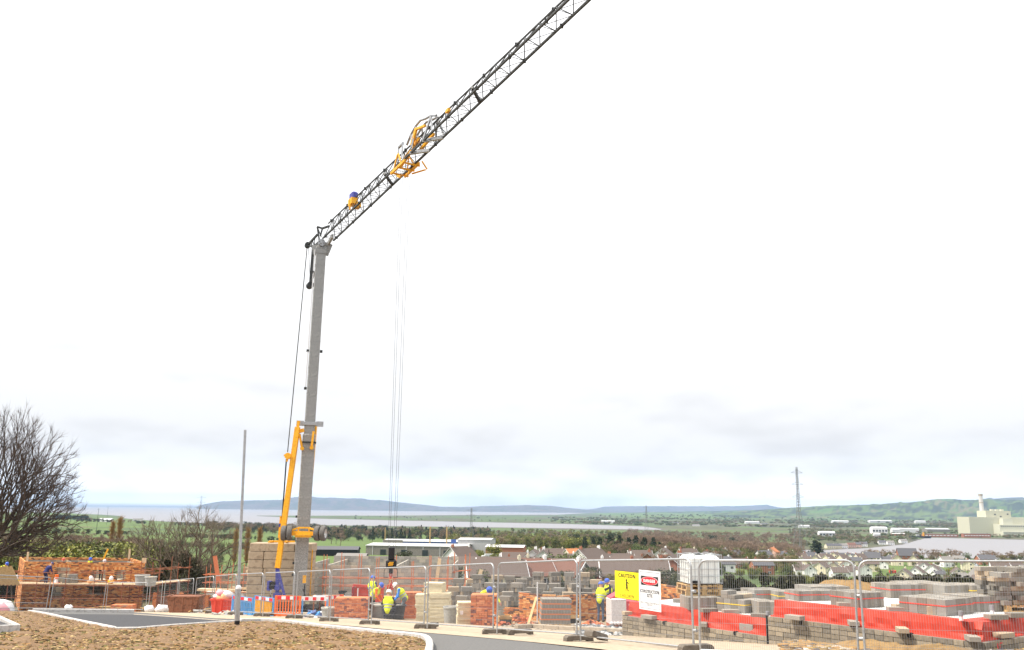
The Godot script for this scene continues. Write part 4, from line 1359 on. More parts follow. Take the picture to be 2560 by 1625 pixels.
func loose_block(p: Vector3, turn: float, flat: bool, label: String, tip := 0.0) -> void:
	var B := yaw(turn) * (Basis(Vector3.RIGHT, PI / 2) if flat else Basis.IDENTITY) * Basis(Vector3.BACK, tip)
	var o := put("concrete_block", block_mesh, block_mats[rng.randi() % 5], null, Transform3D(B, p + Vector3(0, 0.052 if flat else 0.11, 0)))
	tag(o, label, "concrete block", "loose concrete blocks")
func heap(called: String, label: String, category: String, p: Vector3, r: Vector3, n: int, mats: Array, size: Vector3) -> void: # a heap of single pieces
	var t := thing(called, label, category, p)
	for i in n:
		var a := rng.randf() * TAU
		var q := sqrt(rng.randf())
		var h := (1.0 - q) * r.y * rng.randf_range(0.6, 1.0)
		bit("piece", mats[rng.randi() % mats.size()], t, Vector3(cos(a) * q * r.x, h + size.y * 0.4, sin(a) * q * r.z), size * rng.randf_range(0.6, 1.1), Basis.from_euler(Vector3(rng.randf_range(-0.5, 0.5), rng.randf() * TAU, rng.randf_range(-0.5, 0.5))))

# ---------------------------------------------------------------- foundation with red membrane
func foundation() -> void:
	var Y2 := -2.55
	var Y1 := -3.04
	var c0 := level(1562, 1538, Y1)
	var c1 := level(1925, 1540, Y2)
	var c2 := level(2450, 1605, Y2)
	var a := (c2 - c0)
	a.y = 0
	a = a.normalized()
	var b := Vector3(-a.z, 0, a.x)
	if b.x < 0: b = -b
	c1 = c0 + a * (c1 - c0).dot(a)
	c2 = c0 + a * (c2 - c0).dot(a)
	var f := thing("house_foundation", "stepped concrete block foundation with red membrane skirt and pale floor slab", "foundation", Vector3.ZERO)
	var foot_mats := []
	for q in [[0.25, 0.21, 0.155], [0.32, 0.27, 0.20], [0.20, 0.175, 0.14], [0.28, 0.24, 0.185]]: foot_mats.append(mat("foot%d" % foot_mats.size(), [[q[0] * 0.7, q[1] * 0.7, q[2] * 0.7], [q[0] * 1.2, q[1] * 1.2, q[2] * 1.2]], 0.95, 0.5, {"oct": 5}))
	var lay := func(A: Vector3, B: Vector3, y_top: float, courses: int, seed_n: int) -> void:
		var L := Vector2(A.x - B.x, A.z - B.z).length()
		var ex := (B - A)
		ex.y = 0
		ex = ex.normalized()
		var bs := Basis(ex, Vector3.UP, ex.cross(Vector3.UP))
		for r in courses:
			var s := 0.0
			while s < L - 0.05:
				var w: float = 0.45 if rng.randf() < 0.25 else 0.225
				w = minf(w, L - s)
				var p := A + ex * (s + w / 2)
				p.y = y_top - 0.055 - r * 0.11
				if p.y > hgt(p.x, -p.z) - 0.12: single("block", Vector3(w - 0.014, 0.098, 0.215), foot_mats[rng.randi() % 4], f, p + bs.z * rng.randf_range(-0.006, 0.006), bs)
				s += w
		var mb := Mb.new()
		mb.box((A + B) * 0.5 * Vector3(1, 0, 1) + Vector3(0, y_top - courses * 0.055, 0) - bs.z * 0.01, Vector3(L, courses * 0.11 - 0.01, 0.17), bs)
		put("mortar_bed", mb, M.mortar, f)
	lay.call(c0, c1, Y1, 5, 1)
	lay.call(c1, c2, Y2, 7, 2)
	lay.call(c2, c2 + b * 5.0, Y2, 6, 3)
	lay.call(c0 + b * 1.6, c0, Y1, 5, 4)
	# slabs
	var mb := Mb.new()
	var inn := b * 0.22
	var s1 := Y1 + 0.36
	var s2 := Y2 + 0.36
	var P := func(q: Vector3, y: float) -> Vector3: return Vector3(q.x, y, q.z)
	mb.slab(PackedVector3Array([P.call(c0 + inn, s1), P.call(c1 + inn, s1), P.call(c1 + b * 7.5, s1), P.call(c0 + b * 7.5, s1)]), 0.7)
	put("floor_slab", mb, M.slab, f)
	mb = Mb.new()
	mb.slab(PackedVector3Array([P.call(c1 + inn, s2), P.call(c2 + inn - a * 0.2, s2), P.call(c2 + b * 9.0 - a * 0.2, s2), P.call(c1 + b * 9.0, s2)]), 1.0)
	put("floor_slab", mb, M.slab, f)
	# membrane skirts with folds, and the lip they leave on the slab and the wall
	var skirt := func(A: Vector3, B: Vector3, y0: float, y1: float, side: Vector3, seed_n: int) -> void:
		var m := Mb.new()
		var n := 90
		var L := A.distance_to(B)
		var fn := FastNoiseLite.new()
		fn.seed = seed_n
		fn.frequency = 0.5
		fn.fractal_octaves = 3
		var rows := [[0.32, y1 + 0.012], [0.0, y1 + 0.018], [-0.05, lerpf(y1, y0, 0.35)], [-0.06, lerpf(y1, y0, 0.7)], [-0.08, y0 + 0.03], [-0.21, y0 + 0.016], [-0.235, y0 - 0.05]]
		var grid := []
		for i in n + 1:
			var q := A.lerp(B, float(i) / n)
			var col := []
			for j in rows.size():
				var w := fn.get_noise_2d(L * i / n * 1.6 + j * 0.55, j * 0.6) * 0.075 * (1.0 if j > 0 and j < 5 else 0.25)
				w = absf(w)
				var dy := fn.get_noise_2d(L * i / n * 2.0, 40 + j) * (0.05 if j in [0, 6] else 0.015)
				var off: float = rows[j][0]
				if j == 0: off += 0.25 * fn.get_noise_2d(L * i / n, 90)
				col.append(P.call(q + inn.length() * side + side * (off - w), rows[j][1] + (0.0 if j == 0 else dy)))
			grid.append(col)
		for i in n:
			for j in rows.size() - 1: m.quad(grid[i][j], grid[i][j + 1], grid[i + 1][j + 1], grid[i + 1][j])
		put("membrane", m, M.membrane, f)
		m = Mb.new()
		for i in n:
			m.beam(grid[i][6] - Vector3(0, 0.012, 0), grid[i + 1][6] - Vector3(0, 0.012, 0), 0.02, 0.02)
		put("felt_edge", m, M.dark_felt, f)
	skirt.call(c0, c1 - a * 0.05, Y1, s1, b, 3)
	skirt.call(c1, c2, Y2, s2, b, 5)
	skirt.call(c2, c2 + b * 5.0, Y2, s2, -a, 8)
	mb = Mb.new()
	mb.beam(P.call(c1 - a * 0.03 - b * 0.1, Y2 + 0.02), P.call(c1 - a * 0.03 - b * 0.1, Y1 - 0.3), 0.05, 0.05)
	put("felt_edge", mb, M.dark_felt, f)
	for q in [[1660, 1557], [1837, 1583], [2002, 1556], [2273, 1588]]: # drain openings
		var r := ray(q[0], q[1])
		var p := r * ((c0 - b * 0.108).dot(b) / r.dot(b))
		mb = Mb.new()
		mb.tube([p - b * 0.012, p + b * 0.1], 0.052, 14)
		put("vent_pipe", mb, M.black_print, f)
	mb = Mb.new() # the red mark sprayed on the corner blocks
	var wz := c2 + a * 0.112 + b * 0.42
	for q in [[0, -0.28, 0.05, 0.0], [0.05, 0.0, 0.1, -0.28], [0.14, -0.28, 0.14, 0.0], [0.14, 0.0, 0.26, 0.0], [0.14, -0.14, 0.24, -0.14], [0.14, -0.28, 0.26, -0.28], [0.24, -0.14, 0.27, -0.24]]:
		mb.beam(P.call(wz + b * q[0], Y2 - 0.05 + q[1]), P.call(wz + b * q[2], Y2 - 0.05 + q[3]), 0.022, 0.006, a)
	put("sprayed_mark", mb, M.paint_red, f)
	for q in [[1897, 1552, 1532, s1, "beside the step in the red membrane"], [2381, 1555, 1532, s2, "before the large strapped block pack"], [2461, 1541, 1517, s2, "beside the tall block pile"]]:
		var p := level(q[0], q[1], q[3]) + b * 0.35
		var hh: float = (q[1] - q[2]) * -p.z / F
		var pp := thing("pipe_stub", "short white and grey waste pipe " + q[4], "pipe", p, 0.0, "pipe stubs")
		mb = Mb.new()
		mb.tube([Vector3.ZERO, Vector3(0, hh * 0.5, 0)], 0.042, 12)
		put("lower_pipe", mb, M.white_paint, pp)
		mb = Mb.new()
		mb.tube([Vector3(0, hh * 0.5, 0), Vector3(0, hh, 0)], 0.048, 12)
		put("socket", mb, M.pipe_grey, pp)
	# packs on the slabs: px, py of the base middle, slab, turn, nx, nz, strap, loose blocks on top, label
	var yw := atan2(-a.z, a.x)
	var packs := [[1755, 1523, s1, 0.1, 9, 4, null, 0, "grey block pack under the pallets of the white water tank", 0.33], [1802, 1513, s1, 0.2, 5, 4, null, 0, "short grey block pack beside the pallets of the white water tank"], [1853, 1530, s1, 0.75, 8, 4, "yellow_strap", 5, "yellow strapped block pack with loose blocks on top behind the red membrane"], [1912, 1536, s1, 0.1, 5, 4, null, 0, "bare grey block pack cut off by the step in the red membrane"], [1845, 1513, s1, 0.05, 9, 4, null, 0, "low pinkish block pack behind the yellow strapped pack"], [1912, 1502, s1, 0.25, 10, 4, "red_strap", 0, "red strapped block pack in front of the earth bank"], [1975, 1507, s1, 0.1, 9, 4, "yellow_strap", 0, "yellow strapped grey pack beneath the stony bank"], [2036, 1501, s2, 0.25, 11, 3, "red_strap", 0, "long low block pack with pale tops next to a bright strip of slab", 0.24], [2062, 1488, s2, 0.2, 11, 4, null, 0, "grey pack standing behind the long low pack", 0.24], [2151, 1517, s2, 0.45, 8, 4, "red_strap", 0, "block pack with a broad red strap behind the fence coupler"], [2254, 1493, s2, 0.2, 10, 4, "red_strap", 0, "red strapped block pack with pale top beneath the hedge"], [2305, 1488, s2, 0.35, 11, 4, "red_strap", 0, "far block pack standing against the dark hedge"], [2390, 1495, s2, 0.3, 12, 4, null, 0, "wide bare block pack below the grey shed roof"], [2352, 1534, s2, 0.62, 11, 5, "red_strap", 0, "large red strapped block pack beside the upright single block"], [2450, 1527, s2, 0.35, 10, 4, "red_strap", 0, "red strapped block pack behind the taller pipe stub"], [2441, 1495, s2, 0.3, 8, 4, "yellow_strap", 0, "grey pack with a short yellow strap beside the tall block pile"]]
	for q in packs:
		var p := level(q[0], q[1], q[2])
		block_pack(q[8], p - Vector3(0, 0, 0.2), q[3], q[4], q[5], M[q[6]] if q[6] else null, q[7], q[9] if q.size() > 9 else 0.34)
	# tall pile of blocks on a pallet
	var pp := level(2520, 1528, s2) + Vector3(0.35, 0, -0.4)
	pallet(pp, 0.2, "wooden pallet under the tall block pile on the slab")
	var t := thing("block_pile", "tall untidy pile of concrete blocks laid flat on a pallet", "block pile", pp + Vector3(0, 0.145, 0), 0.2)
	for r in 8:
		for k in 6:
			if r == 7 and k < 1: continue
			var B := yaw((PI / 2 if k % 3 == r % 3 else 0.0) + rng.randf_range(-0.07, 0.07)) * Basis(Vector3.RIGHT, PI / 2)
			put("block", block_mesh, block_mats[rng.randi() % 5], t, Transform3D(B, Vector3(-0.55 + (k % 3) * 0.46 + rng.randf_range(-0.03, 0.03), 0.052 + 0.103 * r, 0.28 - 0.4 * (k / 3))))
	# white tank in a cage on two pallets
	var q0 := level(1756, 1519, s1) - Vector3(0, 0, 0.35)
	pallet(q0 + Vector3(0, 0.335, 0), 0.1, "lower wooden pallet between block pack and white water tank", 1.08, 0.95)
	pallet(q0 + Vector3(0, 0.48, 0), 0.12, "upper wooden pallet directly under the white water tank", 1.05, 0.95)
	var ibc := thing("water_tank", "white caged plastic water tank standing on two pallets over blocks", "tank", q0 + Vector3(0.02, 0.625, 0), 0.12)
	ibc.scale = Vector3(0.92, 0.84, 0.92)
	mb = Mb.new()
	mb.cbox(Vector3(0, 0.5, 0), Vector3(1.02, 0.92, 1.0), 0.1)
	put("bottle", mb, M.ibc_plastic, ibc)
	mb = Mb.new()
	mb.lathe([Vector2(0, 0.96), Vector2(0.12, 0.96), Vector2(0.12, 1.0), Vector2(0, 1.01)], 14)
	put("lid", mb, M.black_print, ibc)
	bit("valve", M.black_print, ibc, Vector3(-0.3, 0.1, 0.53), Vector3(0.26, 0.08, 0.08))
	for i in 6:
		for z in [-0.53, 0.53]:
			mb = Mb.new()
			mb.tube([Vector3(-0.53 + i * 0.212, 0.04, z), Vector3(-0.53 + i * 0.212, 1.0, z)], 0.009, 6)
			put("cage_bar", mb, M.tube_steel, ibc)
		for x in [-0.54, 0.54]:
			mb = Mb.new()
			mb.tube([Vector3(x, 0.04, -0.53 + i * 0.212), Vector3(x, 1.0, -0.53 + i * 0.212)], 0.009, 6)
			put("cage_bar", mb, M.tube_steel, ibc)
	for i in 5:
		mb = Mb.new()
		var y := 0.06 + i * 0.23
		mb.tube([Vector3(-0.545, y, -0.54), Vector3(0.545, y, -0.54), Vector3(0.545, y, 0.54), Vector3(-0.545, y, 0.54), Vector3(-0.545, y, -0.54)], 0.01, 6)
		put("cage_ring", mb, M.tube_steel, ibc)
	for q in [[-0.3, 0.5], [0.0, 0.5], [0.3, 0.5]]:
		mb = Mb.new()
		mb.tube([Vector3(q[0], 0.99, 0.53), Vector3(q[0] * 0.9, 1.02, 0), Vector3(q[0], 0.99, -0.53)], 0.014, 6)
		put("top_bar", mb, M.tube_steel, ibc)
	# loose blocks: px, py, level, turn, flat
	var lb := [[1575, 1537, Y1 + 0.01, 0.3, true, "pale block weighing down the corner of the membrane by the wrapped bricks"], [1622, 1547, Y1 + 0.02, -0.95, true, "flat block on the membrane lip below the danger sign"], [1757, 1566, Y1 + 0.02, 1.35, true, "flat block on the membrane lip beside the fence coupler"], [1868, 1582, Y1 - 0.02, -0.95, false, "block standing on its long edge against the red skirt"], [1868, 1547, s1, -0.4, true, "flat block on the slab beside the white pipe stub"], [1740, 1533, s1, 0.2, true, "flat block on the slab below the water tank's block pack"], [1795, 1536, s1, 0.05, true, "pinkish flat block on the slab between tank and strapped pack"], [1672, 1508, s1, -0.2, true, "flat block on the slab right of the danger sign, the upper of two"], [1692, 1516, s1, -0.1, true, "flat block on the slab right of the danger sign, the lower of two"], [1987, 1549, Y2 + 0.02, -0.95, true, "long flat block on the membrane lip near the step in the wall"], [2134, 1563, Y2 + 0.02, 1.35, true, "flat block on the membrane lip behind the double fence post"], [2256, 1581, Y2 + 0.02, 1.35, true, "flat block on the membrane lip above a drain hole"], [2432, 1602, Y2 + 0.02, 1.35, true, "flat block on the membrane lip at the foundation corner"], [2510, 1594, Y2 + 0.02, 0.5, true, "flat block above the sprayed red mark"], [2461, 1552, s2, 0.2, true, "flat block lying on the slab before the taller pipe stub"], [2515, 1547, s2, 0.1, true, "flat block lying on the slab before the tall block pile"], [2315, 1546, s2 - 0.04, -0.25, false, "single block stood upright in front of the large strapped pack"], [2085, 1520, s2, -0.1, true, "flat block on the slab beside the broad red strap"], [2212, 1532, s2, -0.1, true, "flat block on the slab beneath the hedge pack, the nearer of two"], [2225, 1524, s2, 0.2, true, "flat block on the slab beneath the hedge pack, the farther of two"]]
	for q in lb: loose_block(level(q[0], q[1], q[2]) + (b * 0.5 if q[2] > Y2 + 0.2 or (q[0] < 1925 and q[2] > Y1 + 0.2) else Vector3.ZERO), q[3], q[4], q[5])

# ---------------------------------------------------------------- scaffolds
func pole(called: String, parent: Node, a: Vector3, b: Vector3, m: Material, r := 0.025) -> void:
	var mb := Mb.new()
	mb.tube([a, b], r, 6)
	put(called, mb, m, parent)
func scaffold(label: String, A: Vector3, B: Vector3, bays: int, heights: Array, top: float, width: float, deck: Array, m: Material) -> Node3D:
	var t := thing("scaffold", label, "scaffold", A)
	var ex := B - A
	var L := Vector2(ex.x, ex.z).length()
	var dy := ex.y
	ex.y = 0
	ex = ex.normalized()
	var ez := ex.cross(Vector3.UP)
	for i in bays + 1:
		for z in [0.0, -width]:
			var p: Vector3 = ex * L * i / bays + ez * z
			pole("standard", t, p + Vector3(0, dy * i / bays - 0.05, 0), p + Vector3(0, top + rng.randf_range(-0.35, 0.3), 0), m)
			if z == 0.0:
				for h in heights:
					var cp := Mb.new()
					cp.box(p + Vector3(0, h, 0), Vector3(0.11, 0.12, 0.11))
					put("coupling", cp, m, t)
		for h in heights: pole("transom", t, ex * L * i / bays + Vector3(0, h - 0.05, 0) + ez * 0.1, ex * L * i / bays + Vector3(0, h - 0.05, 0) - ez * (width + 0.1), m)
	for h in heights:
		for z in [0.0, -width]: pole("ledger", t, -ex * 0.25 + ez * z + Vector3(0, h, 0), ex * (L + 0.3) + ez * z + Vector3(0, h + rng.randf_range(-0.03, 0.03), 0), m)
	for h in deck:
		var n := int(width / 0.24)
		for k in n:
			var s := -0.2
			while s < L:
				var e := minf(s + 3.9, L + 0.25)
				bit("deck_board", M.scaffold_board, t, ex * (s + e) * 0.5 - ez * (0.12 + k * width / n) + Vector3(0, h + 0.03 + rng.randf_range(0, 0.02), 0), Vector3(e - s - 0.03, 0.038, 0.225), Basis(ex, Vector3.UP, ez))
				s = e
	return t
# ---------------------------------------------------------------- buildings on the site
func brick_house() -> void:
	var D := 70.0
	var A := on(50, D)
	var B := on(353, D)
	A.y = B.y
	var h := thing("brick_house", "unfinished orange brick house without a roof behind the scaffold", "house", A)
	var o := -A
	var Hc := 48
	var L := A.distance_to(B)
	var W := 6.0
	var back := Vector3(-3.6, 0, -W)
	var holes := [[2.3, 3.45, 2.12, 3.2], [5.15, 6.15, 2.3, 3.05], [6.78, 7.55, 2.3, 3.05], [2.1, 3.0, 0.9, 1.8], [4.85, 6.15, 1.3, 1.85]]
	var walls := [["front_wall", A + o, B + o, holes], ["side_wall", A + back + o, A + o, []], ["side_wall", B + o, B + back + o, [[2.6, 3.6, 2.3, 3.1]]], ["back_wall", B + back + o, A + back + o, []]]
	for w in walls:
		var mb := Mb.new()
		brickwork(w[1], w[2], Hc, Vector2(0.225, 0.075), 0.1025, BRICKS, w[3], mb, 0.10)
		put(w[0], mb, M.masonry, h).set_meta("kind", "stuff")
		mb = Mb.new()
		wall_core(w[1], w[2], Hc * 0.075 - 0.02, 0.085, w[3], mb)
		put("mortar", mb, M.mortar, h)
	var ins := 0.16
	for w in [[A + o + Vector3(ins, 0, -ins), B + o + Vector3(-ins, 0, -ins), holes, 14], [A + back + o + Vector3(ins, 0, ins), A + o + Vector3(ins, 0, -ins), [], 15], [B + o + Vector3(-ins, 0, -ins), B + back + o + Vector3(-ins, 0, ins), [[2.6, 3.6, 2.3, 3.1]], 15], [B + back + o + Vector3(-ins, 0, ins), A + back + o + Vector3(ins, 0, ins), [], 15], [(A + B) / 2 + back + o + Vector3(-0.6, 0, ins), (A + B) / 2 + o + Vector3(-0.6, 0, -0.3), [], 15]]:
		var mb := Mb.new()
		brickwork(w[0], w[1], w[3], Vector2(0.45, 0.225), 0.1, GREYS.slice(0, 4), w[2], mb)
		put("inner_leaf", mb, M.masonry, h).set_meta("kind", "stuff")
	for q in [[2.2, 3.55, 3.2], [5.05, 6.25, 3.05], [6.7, 7.65, 3.05]]: # soldier course over the openings
		for k in int((q[1] - q[0]) / 0.075): single("lintel_brick", Vector3(0.066, 0.215, 0.11), brick_mats[[0, 3, 1, 2][k % 4]], h, Vector3(q[0] + 0.04 + k * 0.075, q[2] + 0.11, 0.006))
	bit("inner_partition", M.concrete, h, Vector3(2.9, 2.6, -1.2), Vector3(2.0, 1.7, 0.1))
	bit("prop_board", M.scaffold_board, h, Vector3(0.05, Hc * 0.075 + 0.25, -0.1), Vector3(0.12, 0.9, 0.1))
	bit("prop_board", M.scaffold_board, h, Vector3(L - 3.7, Hc * 0.075 + 0.3, -W + 0.1), Vector3(0.14, 0.8, 0.1))
	bit("prop_board", M.scaffold_board, h, Vector3(L - 0.2, Hc * 0.075 + 0.16, -0.2), Vector3(0.3, 0.35, 0.1))
	bit("floor_slab", M.concrete, h, Vector3(L / 2 - 1.8, 1.9, -W / 2), Vector3(L - 3.8, 0.2, W - 0.5))
	bit("yellow_level", M.crane_yellow, h, Vector3(3.6, Hc * 0.075 + 0.3, -W + 0.6), Vector3(0.12, 0.9, 0.06), Basis(Vector3.BACK, -0.35))
	var sA := on(-60, D - 1.5)
	var sB := on(372, D - 1.5)
	sA.y = sB.y
	var t := scaffold("rusty tube scaffold with board deck along the front of the brick house", sA, sB, 6, [0.95, 1.85, 2.75], 3.0, 1.34, [1.9], M.rust_tube)
	var rA := on(372, D - 1.4)
	scaffold("short rusty scaffold with board deck at the gable of the brick house", rA, rA + Vector3(1.5, 0, -3.5), 2, [1.2, 1.95, 3.0], 3.6, 1.1, [1.98], M.rust_tube)
	var py := sB.y + 1.96
	tub("grey tub full of mortar on the gable scaffold, larger of two", Vector3(at(360, 1440, D - 1.6).x, py, -(D - 1.9)), 0.52, 0.72, M.tub_grey, M.concrete)
	tub("grey tub under a board on the gable scaffold, smaller of two", Vector3(at(396, 1440, D - 1.2).x, py, -(D - 2.6)), 0.42, 0.66, M.tub_grey, M.timber)
	# things on the deck
	var dk := func(px: float, d: float) -> Vector3: return Vector3(at(px, 1440, d).x, py, -d)
	block_stack("pale block stack on the scaffold deck by the brick doorway", dk.call(168, D - 0.85), 0.1, 3)
	block_stack("second pale block stack on the scaffold deck beside an orange cone", dk.call(184, D - 0.8), 0.2, 3)
	var cone := thing("traffic_cone", "orange and white cone standing on the scaffold deck", "cone", dk.call(142, D - 0.85))
	var mb := Mb.new()
	mb.lathe([Vector2(0.2, 0.03), Vector2(0.14, 0.05), Vector2(0.1, 0.3)], 14)
	put("lower_cone", mb, M.white_paint, cone)
	mb = Mb.new()
	mb.lathe([Vector2(0.1, 0.3), Vector2(0.14, 0.32), Vector2(0.13, 0.6), Vector2(0, 0.62)], 14)
	put("upper_cone", mb, M.barrier_orange, cone)
	bit("foot", M.barrier_orange, cone, Vector3(0, 0.02, 0), Vector3(0.42, 0.04, 0.42))
	for q in [[278, "white bag in an orange bucket on the scaffold deck", M.barrier_amber, M.bag_white], [228, "orange and white rags on the scaffold deck under the window", M.bag_orange, M.bag_white], [40, "yellow and white helmets set down on the scaffold deck", M.sign_yellow, M.bag_white]]:
		var g := thing("site_bag", q[1], "bag", dk.call(q[0], D - 0.95))
		mb = Mb.new()
		mb.ball(Vector3(0, 0.15, 0), Vector3(0.24, 0.16, 0.18), 9, 5, 0.2, rng)
		put("lower_bag", mb, q[2], g)
		mb = Mb.new()
		mb.ball(Vector3(0.03, 0.36, 0.02), Vector3(0.16, 0.2, 0.14), 9, 5, 0.25, rng)
		put("upper_bag", mb, q[3], g)
	var lean := thing("timber_boards", "pale timber boards leaning on the scaffold beside the worker", "boards", dk.call(-2, D - 1.7))
	for i in 5: bit("board", M.timber, lean, Vector3(0.27 * i, 0.55, 0.1 - 0.03 * i), Vector3(0.24, 1.5, 0.04), Basis(Vector3.BACK, 0.42) * Basis(Vector3.RIGHT, 0.2))
	# on the ground in front
	var sheetp := on(-5, 62)
	mb = Mb.new()
	mb.ball(Vector3(0, 0.0, 0), Vector3(1.0, 0.75, 0.8), 12, 8, 0.12, rng)
	tag(put("plastic_sheet", mb, M.bag_white, null, Transform3D(Basis.IDENTITY, sheetp)), "heap under white and pink plastic sheeting behind the mesh fence", "sheeting")
	mb = Mb.new()
	mb.ball(Vector3(0.2, 0.1, 0.35), Vector3(0.72, 0.5, 0.6), 10, 6, 0.15, rng)
	tag(put("plastic_sheet", mb, M.bag_pink, null, Transform3D(Basis.IDENTITY, sheetp)), "pink plastic sheet wrapped over the white heap", "sheeting")
	for q in [[172, 66.5, "white crumpled plastic bag at the foot of the brick house"], [373, 64, "white plastic litter at the fence corner"], [402, 58.5, "white rubbish bag beside the rusty skip, lower one"], [411, 58.7, "white rubbish bag beside the rusty skip, upper one"]]:
		mb = Mb.new()
		mb.ball(Vector3(0, 0.2, 0), Vector3(0.32, 0.26, 0.3), 8, 6, 0.35, rng)
		tag(put("rubbish_bag", mb, M.bag_white, null, Transform3D(Basis.IDENTITY, on(q[0], q[1]))), q[2], "bag")
	var pl := thing("timber_pile", "untidy pile of brown timber lengths lying before the brick house", "timber pile", on(248, 67.2))
	for i in 26: bit("length", M.rust_tube if i % 3 == 0 else M.timber, pl, Vector3(rng.randf_range(-1.1, 1.3), 0.06 + 0.045 * (i / 3), rng.randf_range(-0.5, 0.5)), Vector3(rng.randf_range(1.2, 2.4), 0.05, 0.09), Basis.from_euler(Vector3(0, rng.randf_range(-0.25, 0.25), rng.randf_range(-0.1, 0.1))))
	pl = thing("timber_pile", "orange splintered timber heaped beside the gable scaffold", "timber pile", on(388, 66.5))
	for i in 16: bit("length", M.timber, pl, Vector3(rng.randf_range(-0.7, 0.7), 0.08 + 0.04 * (i / 3), rng.randf_range(-0.4, 0.4)), Vector3(rng.randf_range(0.6, 1.4), 0.05, 0.09), Basis.from_euler(Vector3(0, rng.randf_range(-0.6, 0.6), rng.randf_range(-0.45, 0.2))))
	brick_pack("brick_pack", "low pinkish brick pack in front of the brick house corner", on(308, 67.2), 0.05, 1.5, 8, 0.9, [pack_mats[0], pack_mats[2], mat("pack_pink", [[0.45, 0.27, 0.21]], 0.9)])

const LIGHT_GREYS := [[0.38, 0.36, 0.325], [0.43, 0.40, 0.355], [0.34, 0.325, 0.295], [0.47, 0.42, 0.35]]
func block_house() -> void:
	var D := 62.0
	var A := on(812, D)
	var B := on(1128, D)
	var gy := B.y
	A.y = gy
	var h := thing("block_house", "unfinished grey concrete block house behind orange scaffold poles", "house", A)
	var o := -A
	var L := A.distance_to(B)
	var courses := 14
	var wall_mats := []
	for q in LIGHT_GREYS: wall_mats.append(mat("wall%d" % wall_mats.size(), [[q[0] * 0.82, q[1] * 0.82, q[2] * 0.82], [q[0] * 1.12, q[1] * 1.12, q[2] * 1.12]], 0.95, 0.5, {"oct": 5}))
	for r in range(6, courses):
		var s := 0.0
		while s < L - 0.05:
			var w := minf(0.45 if s > 0 or r % 2 == 0 else 0.225, L - s)
			single("block", Vector3(w - 0.012, 0.213, 0.1), wall_mats[rng.randi() % 4], h, Vector3(s + w / 2, (r + 0.5) * 0.225, rng.randf_range(-0.004, 0.004)))
			s += w
	var mb := Mb.new()
	brickwork(Vector3.ZERO, Vector3(L, 0, 0), 6, Vector2(0.45, 0.225), 0.1, LIGHT_GREYS, [], mb)
	put("lower_courses", mb, M.masonry, h).set_meta("kind", "stuff")
	mb = Mb.new()
	wall_core(Vector3.ZERO, Vector3(L, 0, 0), courses * 0.225 - 0.02, 0.084, [], mb)
	put("mortar", mb, M.mortar, h)
	var W := 7.5
	for w in [[Vector3(L - 0.05, 0, 0), Vector3(L - 0.05, 0, -W), 14, []], [Vector3(L, 0, -W), Vector3(-1.0, 0, -W), 15, []], [Vector3(0.05, 0, -W), Vector3(0.05, 0, -0.1), 14, []], [Vector3(L * 0.55, 0, -W), Vector3(L * 0.55, 0, -0.1), 14, []], [Vector3(-1.35, 0, -1.6), Vector3(0.0, 0, -1.6), 14, [[0.35, 0.95, 0.3, 2.6]]], [Vector3(-1.35, 0, -W), Vector3(-1.35, 0, -1.5), 14, []]]:
		mb = Mb.new()
		brickwork(w[0], w[1], w[2], Vector2(0.45, 0.225), 0.1, LIGHT_GREYS, w[3], mb)
		put("block_wall", mb, M.masonry, h).set_meta("kind", "stuff")
	bit("lintel", M.concrete, h, Vector3(-0.7, 2.7, -1.58), Vector3(1.3, 0.2, 0.14))
	bit("leaning_plank", M.pale_timber, h, Vector3(L - 0.95, 2.7, 0.25), Vector3(0.22, 1.9, 0.05), Basis(Vector3.BACK, -0.12))
	scaffold("rusty orange tube scaffold in front of the grey block house", on(803, D - 1.6), on(1160, D - 1.6), 8, [1.0, 1.75, 2.25], 3.6, 1.0, [1.05], M.orange_tube)
	bit("leaning_plank", M.pale_timber, h, Vector3(L + 1.6, 1.9, 0.6), Vector3(0.24, 2.3, 0.05), Basis(Vector3.BACK, -0.32))
	scaffold("orange tube scaffold bay beside the gable of the grey block house", on(1133, D + 0.5), on(1172, D + 2.5), 1, [1.2, 2.2, 2.8], 3.9, 1.2, [], M.orange_tube)
	# white board deck left of the house
	var dk := on(836, 57.0)
	var t := thing("loading_deck", "white boarded loading deck on short posts beside the red container", "deck", dk)
	for i in 10: bit("deck_board", M.white_paint, t, Vector3(-1.2 + i * 0.27, 1.0, 0), Vector3(0.25, 0.05, 2.4), yaw(0.25))
	for x in [-1.1, 1.2]:
		for z in [-0.9, 0.9]: bit("leg", M.rust_tube, t, Vector3(x, 0.49, z), Vector3(0.07, 0.98, 0.07))
	var rc := thing("red_container", "open red steel container with rusty back behind the workers", "container", on(918, 54.0), 0.1)
	bit("back_panel", M.red_skip, rc, Vector3(0, 0.95, -0.55), Vector3(1.75, 1.1, 0.06))
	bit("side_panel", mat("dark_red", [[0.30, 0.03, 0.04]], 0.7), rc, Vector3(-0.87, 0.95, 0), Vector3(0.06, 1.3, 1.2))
	bit("top_rail", M.red_skip, rc, Vector3(0, 1.55, -0.5), Vector3(1.85, 0.14, 0.14), Basis(Vector3.BACK, -0.08))
	bit("floor", M.rust_skip, rc, Vector3(0, 0.4, 0), Vector3(1.75, 0.12, 1.2))
	bit("post", M.white_paint, rc, Vector3(-0.55, 0.8, 0.66), Vector3(0.06, 1.5, 0.06))
	for x in [-0.7, 0.7]: bit("leg", M.rust_skip, rc, Vector3(x, 0.17, 0), Vector3(0.1, 0.34, 1.0))
	tub("black bucket on the grey block stack behind the white deck", on(854, 58.5, 1.05), 0.26, 0.36, M.black_print)
	block_stack("low grey block stack behind the white loading deck", on(873, 58.0), 0.0, 6, 3)

